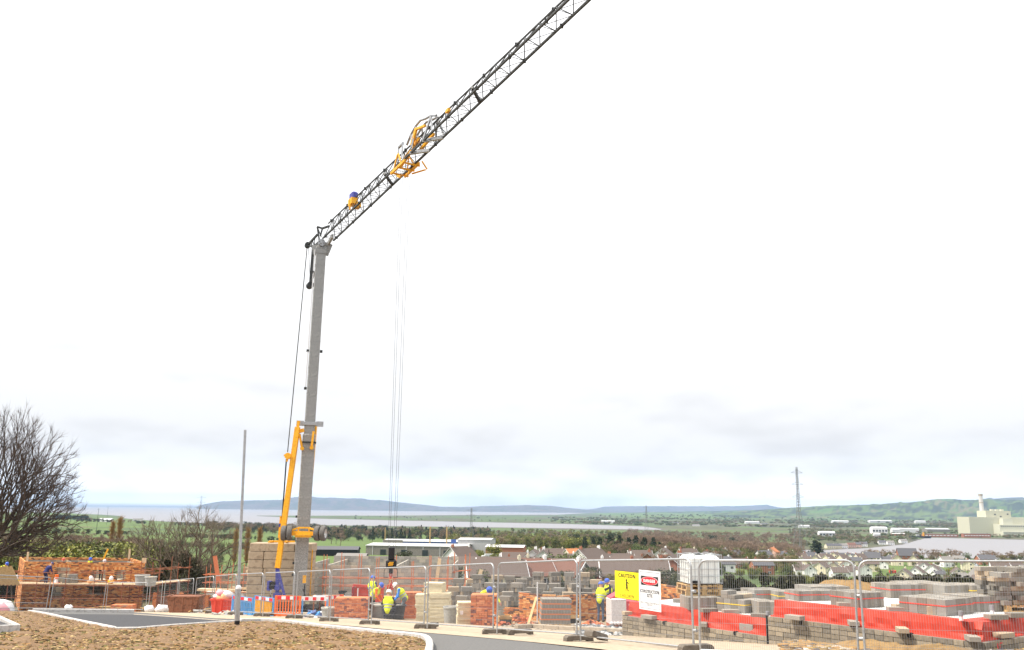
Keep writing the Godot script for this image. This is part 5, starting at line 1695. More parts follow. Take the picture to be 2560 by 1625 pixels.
func low_building() -> void: # scaffolded piers behind the lamp column
	var D := 74.0
	var A := on(525, D)
	var h := thing("pier_building", "half built masonry piers with boards and trestles behind the lamp column", "building", A)
	for q in [[0.9, 3.0, 0.6], [2.1, 2.8, 0.5], [2.9, 3.6, 0.9], [3.3, 3.2, 0.5]]:
		var mb := Mb.new()
		brickwork(Vector3(q[0] - q[2] / 2, 0, 0), Vector3(q[0] + q[2] / 2, 0, 0), int(q[1] / 0.225), Vector2(0.45, 0.225), 0.45, GREYS.slice(0, 4), [], mb)
		put("pier", mb, M.masonry, h).set_meta("kind", "stuff")
	for q in [[0.2, 1.9, 0.8, 3.2], [1.8, 2.0, 0.2, 1.6], [3.1, 2.9, 0.5, 1.2], [2.9, 3.3, 0.4, 1.3]]: bit("board_stack", M.pale_timber, h, Vector3(q[0] + 0.6, q[1], q[2]), Vector3(q[3], 0.16, 0.8), yaw(-0.1))
	bit("white_sheet", M.white_paint, h, Vector3(1.5, 1.65, 1.0), Vector3(2.9, 0.25, 0.9), Basis(Vector3.BACK, -0.04))
	bit("white_sheet", M.white_paint, h, Vector3(3.2, 1.25, 1.3), Vector3(1.1, 0.4, 0.4), Basis(Vector3.BACK, -0.15))
	bit("red_chute", M.orange_tube, h, Vector3(0.55, 3.5, 0.9), Vector3(0.26, 2.0, 0.26), Basis(Vector3.BACK, 0.22))
	scaffold("rusty scaffold frame with rails round the masonry piers", on(508, D - 1.6), on(622, D - 1.6), 4, [1.6, 2.3, 2.9], 3.5, 1.0, [1.55], M.orange_tube)
	var bw := thing("brick_boundary_wall", "long low dark brick wall with piers behind the rusty skip", "wall", on(380, 84))
	var L := 7.5
	var mb := Mb.new()
	brickwork(Vector3.ZERO, Vector3(L, 0, 0), 16, Vector2(0.225, 0.075), 0.215, [[0.22, 0.10, 0.07], [0.26, 0.13, 0.09], [0.20, 0.10, 0.08], [0.28, 0.15, 0.11]], [], mb)
	put("brickwork", mb, M.masonry, bw).set_meta("kind", "stuff")
	for x in [0.2, 2.5, 4.9, 7.3]: bit("pier", brick_mats[2], bw, Vector3(x, 0.75, 0), Vector3(0.34, 1.5, 0.34))

# ---------------------------------------------------------------- middle of the site
func skip(label: String, p: Vector3, turn: float, s: Vector3, m: Material) -> Node3D:
	var t := thing("skip", label, "skip", p, turn)
	var mb := Mb.new()
	extrude(mb, PackedVector2Array([Vector2(-s.x * 0.38, 0.06), Vector2(s.x * 0.38, 0.06), Vector2(s.x * 0.5, s.y), Vector2(-s.x * 0.5, s.y)]), s.z, Transform3D.IDENTITY)
	put("body", mb, m, t)
	for z in [-1, 1]:
		for x in [-0.28, 0.0, 0.28]: bit("rib", m, t, Vector3(x * s.x, s.y * 0.55, z * (s.z / 2 + 0.02)), Vector3(0.08, s.y * 0.85, 0.05))
		bit("rim", m, t, Vector3(0, s.y, z * s.z / 2), Vector3(s.x * 1.02, 0.08, 0.09))
	for x in [-1, 1]: bit("rim", m, t, Vector3(x * s.x / 2, s.y + 0.004, 0), Vector3(0.09, 0.08, s.z + 0.05))
	return t
func barrier(label: String, a: Vector3, b: Vector3, body: Material, infill: Material) -> void:
	var t := thing("site_barrier", label, "barrier", a, atan2(-(b - a).z, (b - a).x), "plastic pedestrian barriers round the crane")
	var L := a.distance_to(b)
	bit("bottom_rail", body, t, Vector3(L / 2, 0.14, 0), Vector3(L, 0.16, 0.05))
	bit("top_rail", body, t, Vector3(L / 2, 0.9, 0), Vector3(L, 0.2, 0.05))
	for x in [0.04, L - 0.04]: bit("end_post", body, t, Vector3(x, 0.5, 0), Vector3(0.09, 0.96, 0.056))
	for i in int(L / 0.14) - 1: bit("bar", infill, t, Vector3(0.14 + i * 0.14, 0.51, 0), Vector3(0.055, 0.6, 0.035))
	for x in [0.25, L - 0.25]: bit("foot", body, t, Vector3(x, 0.03, 0), Vector3(0.08, 0.05, 0.42))
	var n := 5
	for i in n: bit("reflective_patch", M.sign_red if i % 2 == 0 else M.white_paint, t, Vector3(0.12 + (i + 0.5) * (L - 0.24) / n, 0.9, 0.028), Vector3((L - 0.24) / n, 0.15, 0.006))
func curved_wall() -> void:
	# serpentine brick wall: bricks of the visible face are parts
	var path := [[1262, 44.5], [1300, 44.2], [1345, 43.4], [1390, 43.2], [1440, 44.0], [1490, 45.2], [1545, 46.5]]
	var pts := []
	for q in path: pts.append(on(q[0], q[1]))
	var w := thing("garden_wall", "half built orange brick wall curving behind the strapped paving blocks", "wall", Vector3.ZERO)
	var rest := Mb.new()
	var core := Mb.new()
	var singles := 0
	for i in pts.size() - 1:
		var A: Vector3 = pts[i]
		var B: Vector3 = pts[i + 1]
		var flat := B - A
		flat.y = 0
		var L := flat.length()
		var ex := flat / L
		var bs := Basis(ex, Vector3.UP, ex.cross(Vector3.UP))
		var n := maxi(2, roundi(L / 0.225))
		var base := minf(A.y, B.y) - 0.1
		var courses: int = [9, 18, 17, 17, 18, 18][i]
		for r in courses:
			for k in n:
				var s := L * (k + (0.5 if r % 2 == 0 else 0.25)) / n
				var p := A + ex * s
				p.y = base + (r + 0.5) * 0.075
				var mi := rng.randi() % 4
				if rng.randf() < 0.1 + 0.25 * maxf(0, sin(s * 2.0 + r * 0.9 + i)): mi = 4
				if singles < 300 and r >= courses - 10 and i > 0:
					single("brick", Vector3(L / n - 0.011, 0.064, 0.1), brick_mats[mi], w, p, bs)
					singles += 1
				else:
					var c: Array = BRICKS[mi]
					rest.paint(c[0], c[1], c[2])
					rest.box(p, Vector3(L / n - 0.011, 0.064, 0.1), bs)
		core.box((A + B) * 0.5 * Vector3(1, 0, 1) + Vector3(0, base + courses * 0.0375 - 0.01, 0) - bs.z * 0.06, Vector3(L + 0.02, courses * 0.075 - 0.03, 0.1), bs)
	put("lower_brickwork", rest, M.masonry, w).set_meta("kind", "stuff")
	put("mortar", core, M.mortar, w)
	w = thing("garden_wall", "low orange brick wall end standing beside the caged water tank", "wall", Vector3.ZERO)
	var A := on(1652, 40.5)
	var B := on(1708, 39.0)
	var mb := Mb.new()
	brickwork(A, B, 22, Vector2(0.225, 0.075), 0.1025, BRICKS, [], mb, 0.12)
	put("brickwork", mb, M.masonry, w).set_meta("kind", "stuff")
	mb = Mb.new()
	wall_core(A, B, 1.62, 0.085, [], mb)
	put("mortar", mb, M.mortar, w)

func middle() -> void:
	brick_pack("brick_pack", "wide orange brick pack with open perforated ends behind the kerb", on(880, 42.5), 0.03, 1.48, 14, 0.9, pack_mats)
	brick_pack("brick_pack", "tall orange brick pack with the worker in a yellow jacket behind it", on(1210, 36.0), -0.05, 0.98, 17, 0.8, pack_mats)
	brick_pack("brick_pack", "dark red brick pack behind the worker in the blue jumper", on(1026, 45.0), 0.1, 0.95, 18, 0.9, [pack_mats[1], pack_mats[3], pack_mats[0]])
	# strapped paving blocks
	var t := thing("paving_pack", "grey paving block pack with red bands between its layers on a pallet", "paving pack", on(1386, 35.2, 0.145), 0.05)
	for r in 5:
		for k in 20:
			bit("paving_block", block_mats[[0, 4, 0, 1][(k * 3 + r) % 4]], t, Vector3(-0.55 + (k + 0.5) * 0.055 + r * 0.012, 0.07 + r * 0.185, 0), Vector3(0.051, 0.136, 0.9))
		if r < 4: bit("red_band", pack_mats[0], t, Vector3(r * 0.012, 0.07 + r * 0.185 + 0.092, 0), Vector3(1.09, 0.046, 0.9))
	pallet(on(1386, 35.2), 0.05, "wooden pallet under the banded grey paving blocks", 1.15, 0.95)
	# insulation board stacks
	for q in [[1060, 39.0, 0.62, 9, 0.0, "lowest pair of cream insulation board bundles nearest the white helmet"], [1095, 38.6, 0.62, 9, 0.0, "cream insulation board bundles standing beside the grey tub"], [1058, 39.0, 0.62, 8, 0.60, "middle bundle of cream insulation boards, overhanging the bundle below"], [1099, 38.7, 0.85, 9, 0.60, "broad middle bundle of cream insulation boards"], [1085, 38.9, 0.78, 6, 1.2, "topmost slanting bundle of cream insulation boards"], [1160, 36.6, 0.56, 13, 0.0, "separate cream insulation board bundle with a white tag before the orange bricks"]]:
		var s := thing("insulation_boards", q[5], "insulation boards", on(q[0], q[1], q[4]), rng.randf_range(-0.15, 0.15), "cream insulation board bundles")
		for i in q[3]: bit("board", M.insulation, s, Vector3(rng.randf_range(-0.02, 0.02), 0.033 + i * 0.066, rng.randf_range(-0.02, 0.02)), Vector3(q[2], 0.062, 0.7), yaw(rng.randf_range(-0.03, 0.03)))
		if q[0] == 1160: bit("tag", M.white_paint, s, Vector3(-0.12, 0.48, 0.37), Vector3(0.12, 0.14, 0.01))
	tub("grey tub with a blue mark between the insulation bundles", on(1126, 37.4), 0.30, 0.66, M.tub_grey, M.concrete)
	tub("grey mortar tub in which the crouching worker leans", on(956, 43.2), 0.62, 0.68, M.tub_grey, M.concrete)
	tub("dark tub beside the crouching worker's knees", on(985, 42.6), 0.52, 0.66, M.dark_tub, M.concrete)
	tub("grey tub standing between the barrier board and the orange bricks", on(822, 42.6), 0.36, 0.5, M.tub_grey, M.concrete)
	# wrapped packs
	var wp := thing("wrapped_bricks", "brick pack in crumpled clear shrink wrap on a dark pallet", "wrapped pack", on(1541, 35.0), 0.1)
	var mb := Mb.new()
	mb.cbox(Vector3(0, 0.62, 0), Vector3(0.62, 0.92, 0.8), 0.05)
	for i in 5: mb.ball(Vector3(-0.26 + 0.13 * i, 0.19, 0.4), Vector3(0.08, 0.07, 0.05), 6, 4, 0.3, rng)
	put("shrink_wrap", mb, M.wrap, wp)
	bit("bricks", pack_mats[3], wp, Vector3(0, 0.1, 0), Vector3(0.6, 0.18, 0.78))
	mb = Mb.new()
	extrude(mb, PackedVector2Array([Vector2(-0.3, 1.08), Vector2(0.3, 1.08), Vector2(0.24, 1.36)]), 0.7, Transform3D.IDENTITY)
	put("red_top_sheet", mb, M.red_wrap, wp)
	wp = thing("wrapped_bricks", "brick pack in red and white printed wrap behind the caution sign", "wrapped pack", on(1577, 35.4), 0.1)
	bit("printed_wrap", M.red_wrap, wp, Vector3(0, 0.5, 0), Vector3(0.5, 0.95, 0.8))
	for q in [[0.86, 0.06], [0.28, 0.07], [0.14, 0.05]]: bit("white_print", M.white_paint, wp, Vector3(0.02, q[0], 0.402), Vector3(0.36, q[1], 0.004))
	# blocks in loose stacks: px, top py, distance
	var st := [[1145, 1441, 48], [1194, 1440, 48.5], [1240, 1440, 49], [1274, 1437, 50], [1347, 1434, 50], [1386, 1433, 50], [1423, 1431, 50], [1460, 1430, 50], [1303, 1452, 47.5], [1355, 1457, 47], [1387, 1455, 47], [1492, 1450, 47.5], [1533, 1446, 49], [1226, 1459, 46.5], [1250, 1457, 47.5], [1166, 1471, 46], [1437, 1464, 46.6], [1466, 1467, 46.8], [1332, 1469, 46.2], [1398, 1467, 46], [1270, 1474, 45.8], [1292, 1461, 46.4], [1132, 1466, 47], [1180, 1452, 49], [1318, 1440, 52], [1515, 1452, 51], [1153, 1484, 44.8], [1206, 1478, 45.4], [1262, 1486, 44.9], [1312, 1480, 45.2], [1372, 1479, 45.0], [1418, 1482, 44.9], [1450, 1478, 45.6], [1480, 1476, 46.2]]
	var st_said := ["left of the tall cream boards, beside the scaffold gable", "behind the tall brick pack, tall and square", "behind the stooping worker, topmost of its corner", "with a wide upper layer behind the brick pack", "behind the plank's upper end", "right of the white marker post, tall", "behind the paving pack, left tall one", "behind the paving pack, right tall one", "in front of the tall ones, left of the plank", "just behind the white marker post", "behind the paving pack, lower one", "left of the two blue helmeted workers", "behind the two blue helmeted workers", "close behind the stooping worker's helmet", "right behind the tall brick pack's edge", "low, between cream boards and brick pack", "low, behind the wall's middle", "low, left of the jeans worker", "low, beside the plank", "low, behind the paving pack's left end", "lowest, above the wall's low end", "short, above the brick rubble", "half hidden by the topmost cream boards", "far one behind the stooping worker", "far one left of the plank", "far one beside the caution sign", "knee high, beside the cream boards", "knee high, behind the brick pack", "knee high, at the wall's low end", "knee high, left of the marker post", "knee high, behind the paving pack's middle", "knee high, behind the paving pack's right end", "knee high, behind the fence joint", "knee high, beside the jeans worker's arm"]
	for i in st.size():
		var q: Array = st[i]
		var g := on(q[0], q[2])
		var h: float = at(q[0], q[1], q[2]).y - g.y
		var n := maxi(2, roundi(h / 0.2155))
		block_stack("block stack " + st_said[i], g, rng.randf_range(-0.35, 0.35), n, maxi(0, n - 5))
	# planks, posts, heaps
	var p0 := on(1320, 36.0)
	var pk := thing("plank", "pale yellow plank leaning against the curved brick wall", "plank", p0)
	mb = Mb.new()
	mb.beam(Vector3(0, 0.02, 0), at(1341, 1493, 42.5) - p0, 0.1, 0.04)
	put("plank_length", mb, M.timber, pk)
	p0 = on(1343, 36.4)
	pk = thing("marker_post", "thin white upright post in front of the curved brick wall", "post", p0)
	mb = Mb.new()
	mb.tube([Vector3.ZERO, Vector3(0, 1.62, 0)], 0.022, 8)
	put("rod", mb, M.white_paint, pk)
	bit("foot", M.rust_skip, pk, Vector3(0, 0.05, 0), Vector3(0.2, 0.12, 0.16))
	pk = thing("marker_post", "thin white upright post beside the low brick wall end", "post", on(1706, 29.0))
	mb = Mb.new()
	mb.tube([Vector3.ZERO, Vector3(0, 1.35, 0)], 0.018, 8)
	put("rod", mb, M.white_paint, pk)
	heap("brick_rubble", "heap of broken red bricks at the foot of the curved wall", "rubble", on(1297, 38.0), Vector3(0.55, 0.45, 0.5), 60, pack_mats, Vector3(0.2, 0.065, 0.1))
	heap("brick_rubble", "small heap of orange bricks beside the leaning workers' feet", "rubble", on(1478, 37.0), Vector3(0.45, 0.2, 0.35), 34, pack_mats, Vector3(0.2, 0.065, 0.1))
	heap("brick_rubble", "scatter of orange bricks beside the tall brick pack", "rubble", on(1255, 35.6), Vector3(0.4, 0.14, 0.3), 22, pack_mats, Vector3(0.2, 0.065, 0.1))
	for q in [[1262, 37.0, "timber framed open drain box beside the tall brick pack"], [1432, 39.5, "timber framed open drain box at the foot of the curved wall"]]:
		var bx := thing("drain_box", q[2], "drain box", on(q[0], q[1]), 0.15)
		for s in [-1, 1]:
			bit("side", M.timber, bx, Vector3(s * 0.24, 0.16, 0), Vector3(0.04, 0.32, 0.45))
			bit("end", M.timber, bx, Vector3(0, 0.27, s * 0.22), Vector3(0.5, 0.1, 0.04))
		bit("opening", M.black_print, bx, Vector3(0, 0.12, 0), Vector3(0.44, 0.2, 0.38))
	# skips, barriers
	skip("brown rusty steel skip standing behind the mesh fence", on(462, 55.5), 0.05, Vector3(1.85, 0.98, 1.3), M.rust_skip)
	skip("bright red steel skip heaped with rubbish bags", on(558, 50.0), 0.0, Vector3(1.15, 0.8, 0.95), M.red_skip)
	for q in [[548, 0.98, "pink rubbish bag lying on top of the red skip", M.bag_pink, 0.26], [563, 0.92, "white rubbish bag lying on top of the red skip", M.bag_white, 0.28], [556, 0.78, "orange sacking spilling over the rim of the red skip", M.bag_orange, 0.34], [539, 0.82, "small white sack at the edge of the red skip", M.bag_white, 0.18]]:
		mb = Mb.new()
		mb.ball(Vector3.ZERO, Vector3(q[4] * 1.2, q[4] * 0.8, q[4]), 9, 6, 0.25, rng)
		tag(put("rubbish_bag", mb, q[3], null, Transform3D(Basis.IDENTITY, on(q[0], 49.9, q[1] + 0.1))), q[2], "bag")
	barrier("blue plastic barrier at the left end, half hidden behind the lamp column", on(578, 48.6), on(631, 47.2), M.barrier_blue, M.barrier_blue)
	barrier("blue plastic barrier with amber bars behind it", on(634, 47.0), on(683, 45.6), M.barrier_blue, M.barrier_amber)
	barrier("orange plastic barrier in front of the crane's blue post", on(685, 45.2), on(750, 45.0), M.barrier_orange, M.barrier_orange)
	barrier("orange plastic barrier half hidden behind the wide brick pack", on(812, 47.5), on(856, 48.5), M.barrier_orange, M.barrier_orange)
	var bb := thing("barrier_board", "white and red striped barrier board spanning between the orange barriers", "barrier", on(752, 46.0))
	bit("board", M.white_paint, bb, Vector3(0.66, 0.86, 0), Vector3(1.34, 0.2, 0.05))
	for i in 3: bit("red_stripe", M.sign_red, bb, Vector3(0.25 + 0.38 * i, 0.86, 0.028), Vector3(0.17, 0.15, 0.006))
	for x in [0.05, 1.25]: bit("leg", M.barrier_blue, bb, Vector3(x, 0.42, 0), Vector3(0.06, 0.84, 0.05))
	bit("foot", M.barrier_blue, bb, Vector3(0.65, 0.03, 0), Vector3(1.3, 0.06, 0.3))
	heap("site_rubbish", "blue and white sheeting and pipes lying below the striped barrier board", "rubbish", on(782, 43.5), Vector3(0.75, 0.3, 0.4), 26, [M.tarp_blue, M.bag_white, M.barrier_blue, M.pipe_grey], Vector3(0.4, 0.08, 0.2))
	heap("site_rubbish", "grey and white sheets littering the ground by the red skip", "rubbish", on(572, 47.6), Vector3(0.9, 0.16, 0.5), 26, [M.tub_grey, M.bag_white, M.pipe_grey, M.concrete], Vector3(0.4, 0.05, 0.25))
	heap("site_rubbish", "timber and slates tipped beside the rusty skip", "rubbish", on(510, 55.0), Vector3(0.8, 0.45, 0.5), 30, [M.timber, M.dark_felt, M.tub_grey, M.rust_skip], Vector3(0.5, 0.06, 0.2))
	heap("orange_planks", "long orange planks lying across block stacks behind the crane hook", "planks", on(1085, 54.0, 1.2), Vector3(0.9, 0.12, 0.2), 10, [M.bag_orange, M.timber], Vector3(1.6, 0.08, 0.15))
	var spade := thing("shovel", "long wooden shovel leaning beside the orange jacket worker", "shovel", on(957, 44.3))
	mb = Mb.new()
	mb.tube([Vector3(0, 0.3, 0), Vector3(0.28, 1.75, -0.2)], 0.02, 6)
	put("shaft", mb, M.timber, spade)
	bit("blade", M.tub_grey, spade, Vector3(-0.03, 0.16, 0.02), Vector3(0.24, 0.32, 0.02), Basis(Vector3.BACK, -0.18))
	bit("grip", M.timber, spade, Vector3(0.285, 1.76, -0.2), Vector3(0.14, 0.05, 0.04))
	# banks and stones
	var E := mat("earth", [[0.17, 0.10, 0.04], [0.28, 0.18, 0.08], [0.22, 0.14, 0.06]], 0.95, 1.8)
	for q in [[2120, 44.0, Vector3(2.6, 1.75, 2.2), "ochre grassy earth bank in front of the dark hedge", E], [1900, 46.0, Vector3(2.1, 1.1, 1.5), "stony grey earth bank beside the white water tank", M.concrete], [2020, 44.0, Vector3(2.0, 0.8, 1.4), "low sandy bank between the stony bank and the ochre bank", M.path]]:
		mb = Mb.new()
		mb.ball(Vector3.ZERO, q[2], 28, 16, 0.06, rng)
		tag(put("earth_bank", mb, q[4], null, Transform3D(Basis.IDENTITY, on(q[0], q[1], 0.2))), q[3], "earth bank")
	for q in [[2060, 20.6, Vector3(0.9, 0.22, 0.5), "low stony spoil mound below the long flat block"], [2210, 19.4, Vector3(1.2, 0.3, 0.55), "stony spoil mound below the drain hole"], [2370, 18.2, Vector3(1.1, 0.3, 0.5), "brown spoil mound at the foundation corner"], [2490, 17.2, Vector3(1.0, 0.22, 0.5), "spoil mound below the sprayed red mark"]]:
		mb = Mb.new()
		mb.ball(Vector3.ZERO, q[2], 22, 12, 0.12, rng)
		tag(put("spoil_mound", mb, E, null, Transform3D(yaw(-0.9), on(q[0], q[1], -0.02))), q[3], "spoil")
	scatter("stone_rubble", 900, [[1440, 1562], [1560, 1566], [1600, 1573], [1700, 1586], [1740, 1592]], 1440, 1740, 1592, [[0.12, 0.13, 0.14], [0.25, 0.25, 0.25], [0.07, 0.08, 0.09], [0.4, 0.4, 0.4]], 0.03, 0.055, 5, "dark grey crushed stone lying along the foundation wall and kerb", "stones")
	scatter("stone_rubble", 2600, [[1960, 1609], [2000, 1609], [2200, 1616], [2450, 1632], [2560, 1627], [2700, 1642]], 1960, 2700, 1680, [[0.12, 0.11, 0.11], [0.25, 0.2, 0.14], [0.33, 0.2, 0.09], [0.2, 0.13, 0.07], [0.4, 0.37, 0.34], [0.32, 0.22, 0.1]], 0.12, 0.06, 6, "brown and grey stony spoil heaped below the red membrane corner", "stones")
	scatter("gravel_patch", 1800, [[1250, 1560], [1400, 1561], [1560, 1563]], 1250, 1560, 1578, [[0.25, 0.2, 0.15], [0.33, 0.28, 0.22], [0.2, 0.17, 0.14], [0.4, 0.36, 0.3]], 0.02, 0.03, 7, "grey brown gravel and dust in front of the curved brick wall", "gravel")

# ---------------------------------------------------------------- people: one continuous skin meshed round a skeleton
func cap_d(p: Vector3, a: Vector3, b: Vector3, ra: float, rb: float) -> float:
	var ab := b - a
	var t := clampf((p - a).dot(ab) / maxf(ab.length_squared(), 1e-6), 0, 1)
	return p.distance_to(a + ab * t) - lerpf(ra, rb, t)
func skin(bones: Array, cell: float, blend: float, mb: Mb) -> void: # bones: [a, b, ra, rb, colour]; surface nets
	var lo := Vector3(9, 9, 9)
	var hi := -lo
	for q in bones:
		var r := maxf(q[2], q[3]) + cell * 2
		lo = lo.min(q[0] - Vector3.ONE * r).min(q[1] - Vector3.ONE * r)
		hi = hi.max(q[0] + Vector3.ONE * r).max(q[1] + Vector3.ONE * r)
	var n := Vector3i(((hi - lo) / cell).ceil()) + Vector3i.ONE
	var f := PackedFloat32Array()
	f.resize(n.x * n.y * n.z)
	f.fill(1.0)
	for q in bones: # only the cells near each bone
		var r := maxf(q[2], q[3]) + cell * 2.5
		var a0 := Vector3i(((q[0].min(q[1]) - Vector3.ONE * r - lo) / cell).floor()).clamp(Vector3i.ZERO, n - Vector3i.ONE)
		var a1 := Vector3i(((q[0].max(q[1]) + Vector3.ONE * r - lo) / cell).ceil()).clamp(Vector3i.ZERO, n - Vector3i.ONE)
		for x in range(a0.x, a1.x + 1):
			for y in range(a0.y, a1.y + 1):
				for z in range(a0.z, a1.z + 1):
					var d := cap_d(lo + Vector3(x, y, z) * cell, q[0], q[1], q[2], q[3])
					var i := (x * n.y + y) * n.z + z
					var e := f[i]
					var h := clampf(0.5 + 0.5 * (e - d) / blend, 0, 1)
					f[i] = lerpf(e, d, h) - blend * h * (1 - h) if e < 0.9 else minf(e, d)
	var vert := {}
	var off := []
	for k in 8: off.append(Vector3i(k & 1, (k >> 1) & 1, (k >> 2) & 1))
	for x in n.x - 1:
		for y in n.y - 1:
			for z in n.z - 1:
				var s := 0
				var fv := []
				for k in 8:
					var o: Vector3i = off[k]
					var v := f[((x + o.x) * n.y + y + o.y) * n.z + z + o.z]
					fv.append(v)
					if v < 0: s += 1
				if s == 0 or s == 8: continue
				var sum := Vector3.ZERO
				var cnt := 0
				for e in [[0, 1], [2, 3], [4, 5], [6, 7], [0, 2], [1, 3], [4, 6], [5, 7], [0, 4], [1, 5], [2, 6], [3, 7]]:
					if (fv[e[0]] < 0) != (fv[e[1]] < 0):
						sum += Vector3(off[e[0]]).lerp(Vector3(off[e[1]]), fv[e[0]] / (fv[e[0]] - fv[e[1]]))
						cnt += 1
				var g := Vector3(fv[1] + fv[3] + fv[5] + fv[7] - fv[0] - fv[2] - fv[4] - fv[6], fv[2] + fv[3] + fv[6] + fv[7] - fv[0] - fv[1] - fv[4] - fv[5], fv[4] + fv[5] + fv[6] + fv[7] - fv[0] - fv[1] - fv[2] - fv[3])
				var p := lo + (Vector3(x, y, z) + sum / cnt) * cell
				var best := 9.0
				var col := Color(1, 1, 1)
				for q in bones:
					var d := cap_d(p, q[0], q[1], q[2], q[3])
					if d < best:
						best = d
						col = q[4]
				vert[Vector3i(x, y, z)] = [p, g.normalized(), col]
	mb.colored = true
	for x in range(1, n.x - 1):
		for y in range(1, n.y - 1):
			for z in range(1, n.z - 1):
				var v := f[(x * n.y + y) * n.z + z]
				for ax in 3:
					var d := Vector3i.ZERO
					d[ax] = 1
					var w := f[((x + d.x) * n.y + y + d.y) * n.z + z + d.z]
					if (v < 0) == (w < 0): continue
					var u := Vector3i.ZERO
					var t := Vector3i.ZERO
					u[(ax + 1) % 3] = 1
					t[(ax + 2) % 3] = 1
					var c := Vector3i(x, y, z)
					var q := [vert.get(c - u - t), vert.get(c - t), vert.get(c), vert.get(c - u)]
					if q.has(null): continue
					if v > 0: q.reverse()
					for tr in [[0, 1, 2], [0, 2, 3]]:
						for k in [0, 2, 1]:
							mb.v.append(q[tr[k]][0])
							mb.n.append(q[tr[k]][1])
							mb.c.append(q[tr[k]][2])
const SKIN := Color(0.52, 0.29, 0.20)
# pose: dictionary of joints in metres, the person facing +z; side -1 is the right hand
func person(label: String, p: Vector3, turn: float, J: Dictionary, top: Color, legs: Color, vest, helmet: Color, hair := Color(0.05, 0.03, 0.02)) -> void:
	var t := thing("person", label, "person", p, turn)
	var b := []
	var pel: Vector3 = J.pelvis
	var chest: Vector3 = J.chest
	var neck: Vector3 = J.neck
	var head: Vector3 = J.head
	b.append([pel + Vector3(-0.07, 0, 0), pel + Vector3(0.07, 0, 0), 0.125, 0.125, legs])
	b.append([pel, chest, 0.135, 0.155, top])
	var sh := neck.lerp(chest, 0.35)
	var sx: Vector3 = J.get("across", Vector3(1, 0, 0))
	b.append([chest - sx * 0.07, chest + sx * 0.07, 0.145, 0.145, top])
	b.append([sh - sx * 0.16, sh + sx * 0.16, 0.075, 0.075, top])
	b.append([chest.lerp(neck, 0.7), neck + (head - neck) * 0.4, 0.062, 0.055, SKIN])
	var look: Vector3 = J.get("look", Vector3(0, 0, 1)).normalized()
	var hd := (head - neck).normalized()
	b.append([head + hd * 0.03 - look * 0.015, head - hd * 0.03 + look * 0.01, 0.092, 0.082, SKIN])
	b.append([head - hd * 0.075 + look * 0.035, head - hd * 0.085 + look * 0.05, 0.05, 0.045, SKIN])
	b.append([head - hd * 0.01 + look * 0.085, head - hd * 0.035 + look * 0.105, 0.012, 0.018, SKIN])
	var hx := hd.cross(look).normalized()
	for s in [-1, 1]: b.append([head + hx * s * 0.088 + hd * 0.015, head + hx * s * 0.09 - hd * 0.025, 0.014, 0.012, SKIN])
	for s in [0, 1]:
		var e := 1.0 if s == 0 else -1.0
		var el: Vector3 = J.elbow[s]
		var wr: Vector3 = J.wrist[s]
		var kn: Vector3 = J.knee[s]
		var an: Vector3 = J.ankle[s]
		b.append([sh + sx * e * 0.175, el, 0.062, 0.048, top])
		b.append([el, wr, 0.047, 0.034, top])
		var hdir := (wr - el).normalized()
		var side := hdir.cross(Vector3(0, 1, 0.2)).normalized()
		b.append([wr, wr + hdir * 0.075, 0.03, 0.034, SKIN])
		for k in 4: b.append([wr + hdir * 0.075 + side * (k - 1.5) * 0.019, wr + hdir * (0.135 + 0.012 * (1.5 - absf(k - 1.6))) + side * (k - 1.5) * 0.021 - Vector3(0, 0.025, 0), 0.0105, 0.009, SKIN])
		b.append([wr + hdir * 0.03 + side * e * 0.025, wr + hdir * 0.085 + side * e * 0.055, 0.012, 0.01, SKIN])
		b.append([pel + Vector3(e * 0.085, -0.03, 0), kn, 0.092, 0.062, legs])
		b.append([kn, an, 0.06, 0.045, legs])
		var toe: Vector3 = an + J.get("toe", Vector3(0, 0, 1)) * 0.16 - Vector3(0, 0.045, 0)
		b.append([an - Vector3(0, 0.04, 0) - J.get("toe", Vector3(0, 0, 1)) * 0.04, toe, 0.05, 0.042, Color(0.05, 0.04, 0.03)])
	var mb := Mb.new()
	skin(b, 0.026, 0.035, mb)
	put("body", mb, M.cloth, t)
	if vest != null:
		mb = Mb.new()
		var vb := []
		vb.append([pel + Vector3(0, 0.02, 0), chest, 0.165, 0.18, vest])
		vb.append([chest - sx * 0.07, chest + sx * 0.07, 0.17, 0.17, vest])
		vb.append([sh - sx * 0.12, sh + sx * 0.12, 0.092, 0.092, vest])
		skin(vb, 0.03, 0.03, mb)
		var vo := put("vest", mb, M.cloth, t)
		var ax := (chest - pel).normalized()
		for k in [0.28, 0.62]:
			mb = Mb.new()
			var c := pel.lerp(chest, k)
			var u := sx
			var w := u.cross(ax).normalized()
			for i in 24:
				var a0 := TAU * i / 24
				var a1 := TAU * (i + 1) / 24
				var r0: Vector3 = u * cos(a0) * lerpf(0.178, 0.245, k) + w * sin(a0) * lerpf(0.176, 0.186, k)
				var r1: Vector3 = u * cos(a1) * lerpf(0.178, 0.245, k) + w * sin(a1) * lerpf(0.176, 0.186, k)
				mb.quad(c + r0 - ax * 0.025, c + r1 - ax * 0.025, c + r1 + ax * 0.025, c + r0 + ax * 0.025)
			put("reflective_band", mb, M.tube_steel, vo)
	mb = Mb.new()
	var HB := Basis(hx, hd, hx.cross(hd)).orthonormalized()
	mb.lathe([Vector2(0.122, 0.02), Vector2(0.124, 0.06), Vector2(0.115, 0.10), Vector2(0.085, 0.145), Vector2(0.04, 0.165), Vector2(0, 0.17)], 16, Transform3D(HB, head - look * 0.01))
	mb.lathe([Vector2(0.0, 0.02), Vector2(0.14, 0.018), Vector2(0.122, 0.03)], 16, Transform3D(HB, head + look * 0.015))
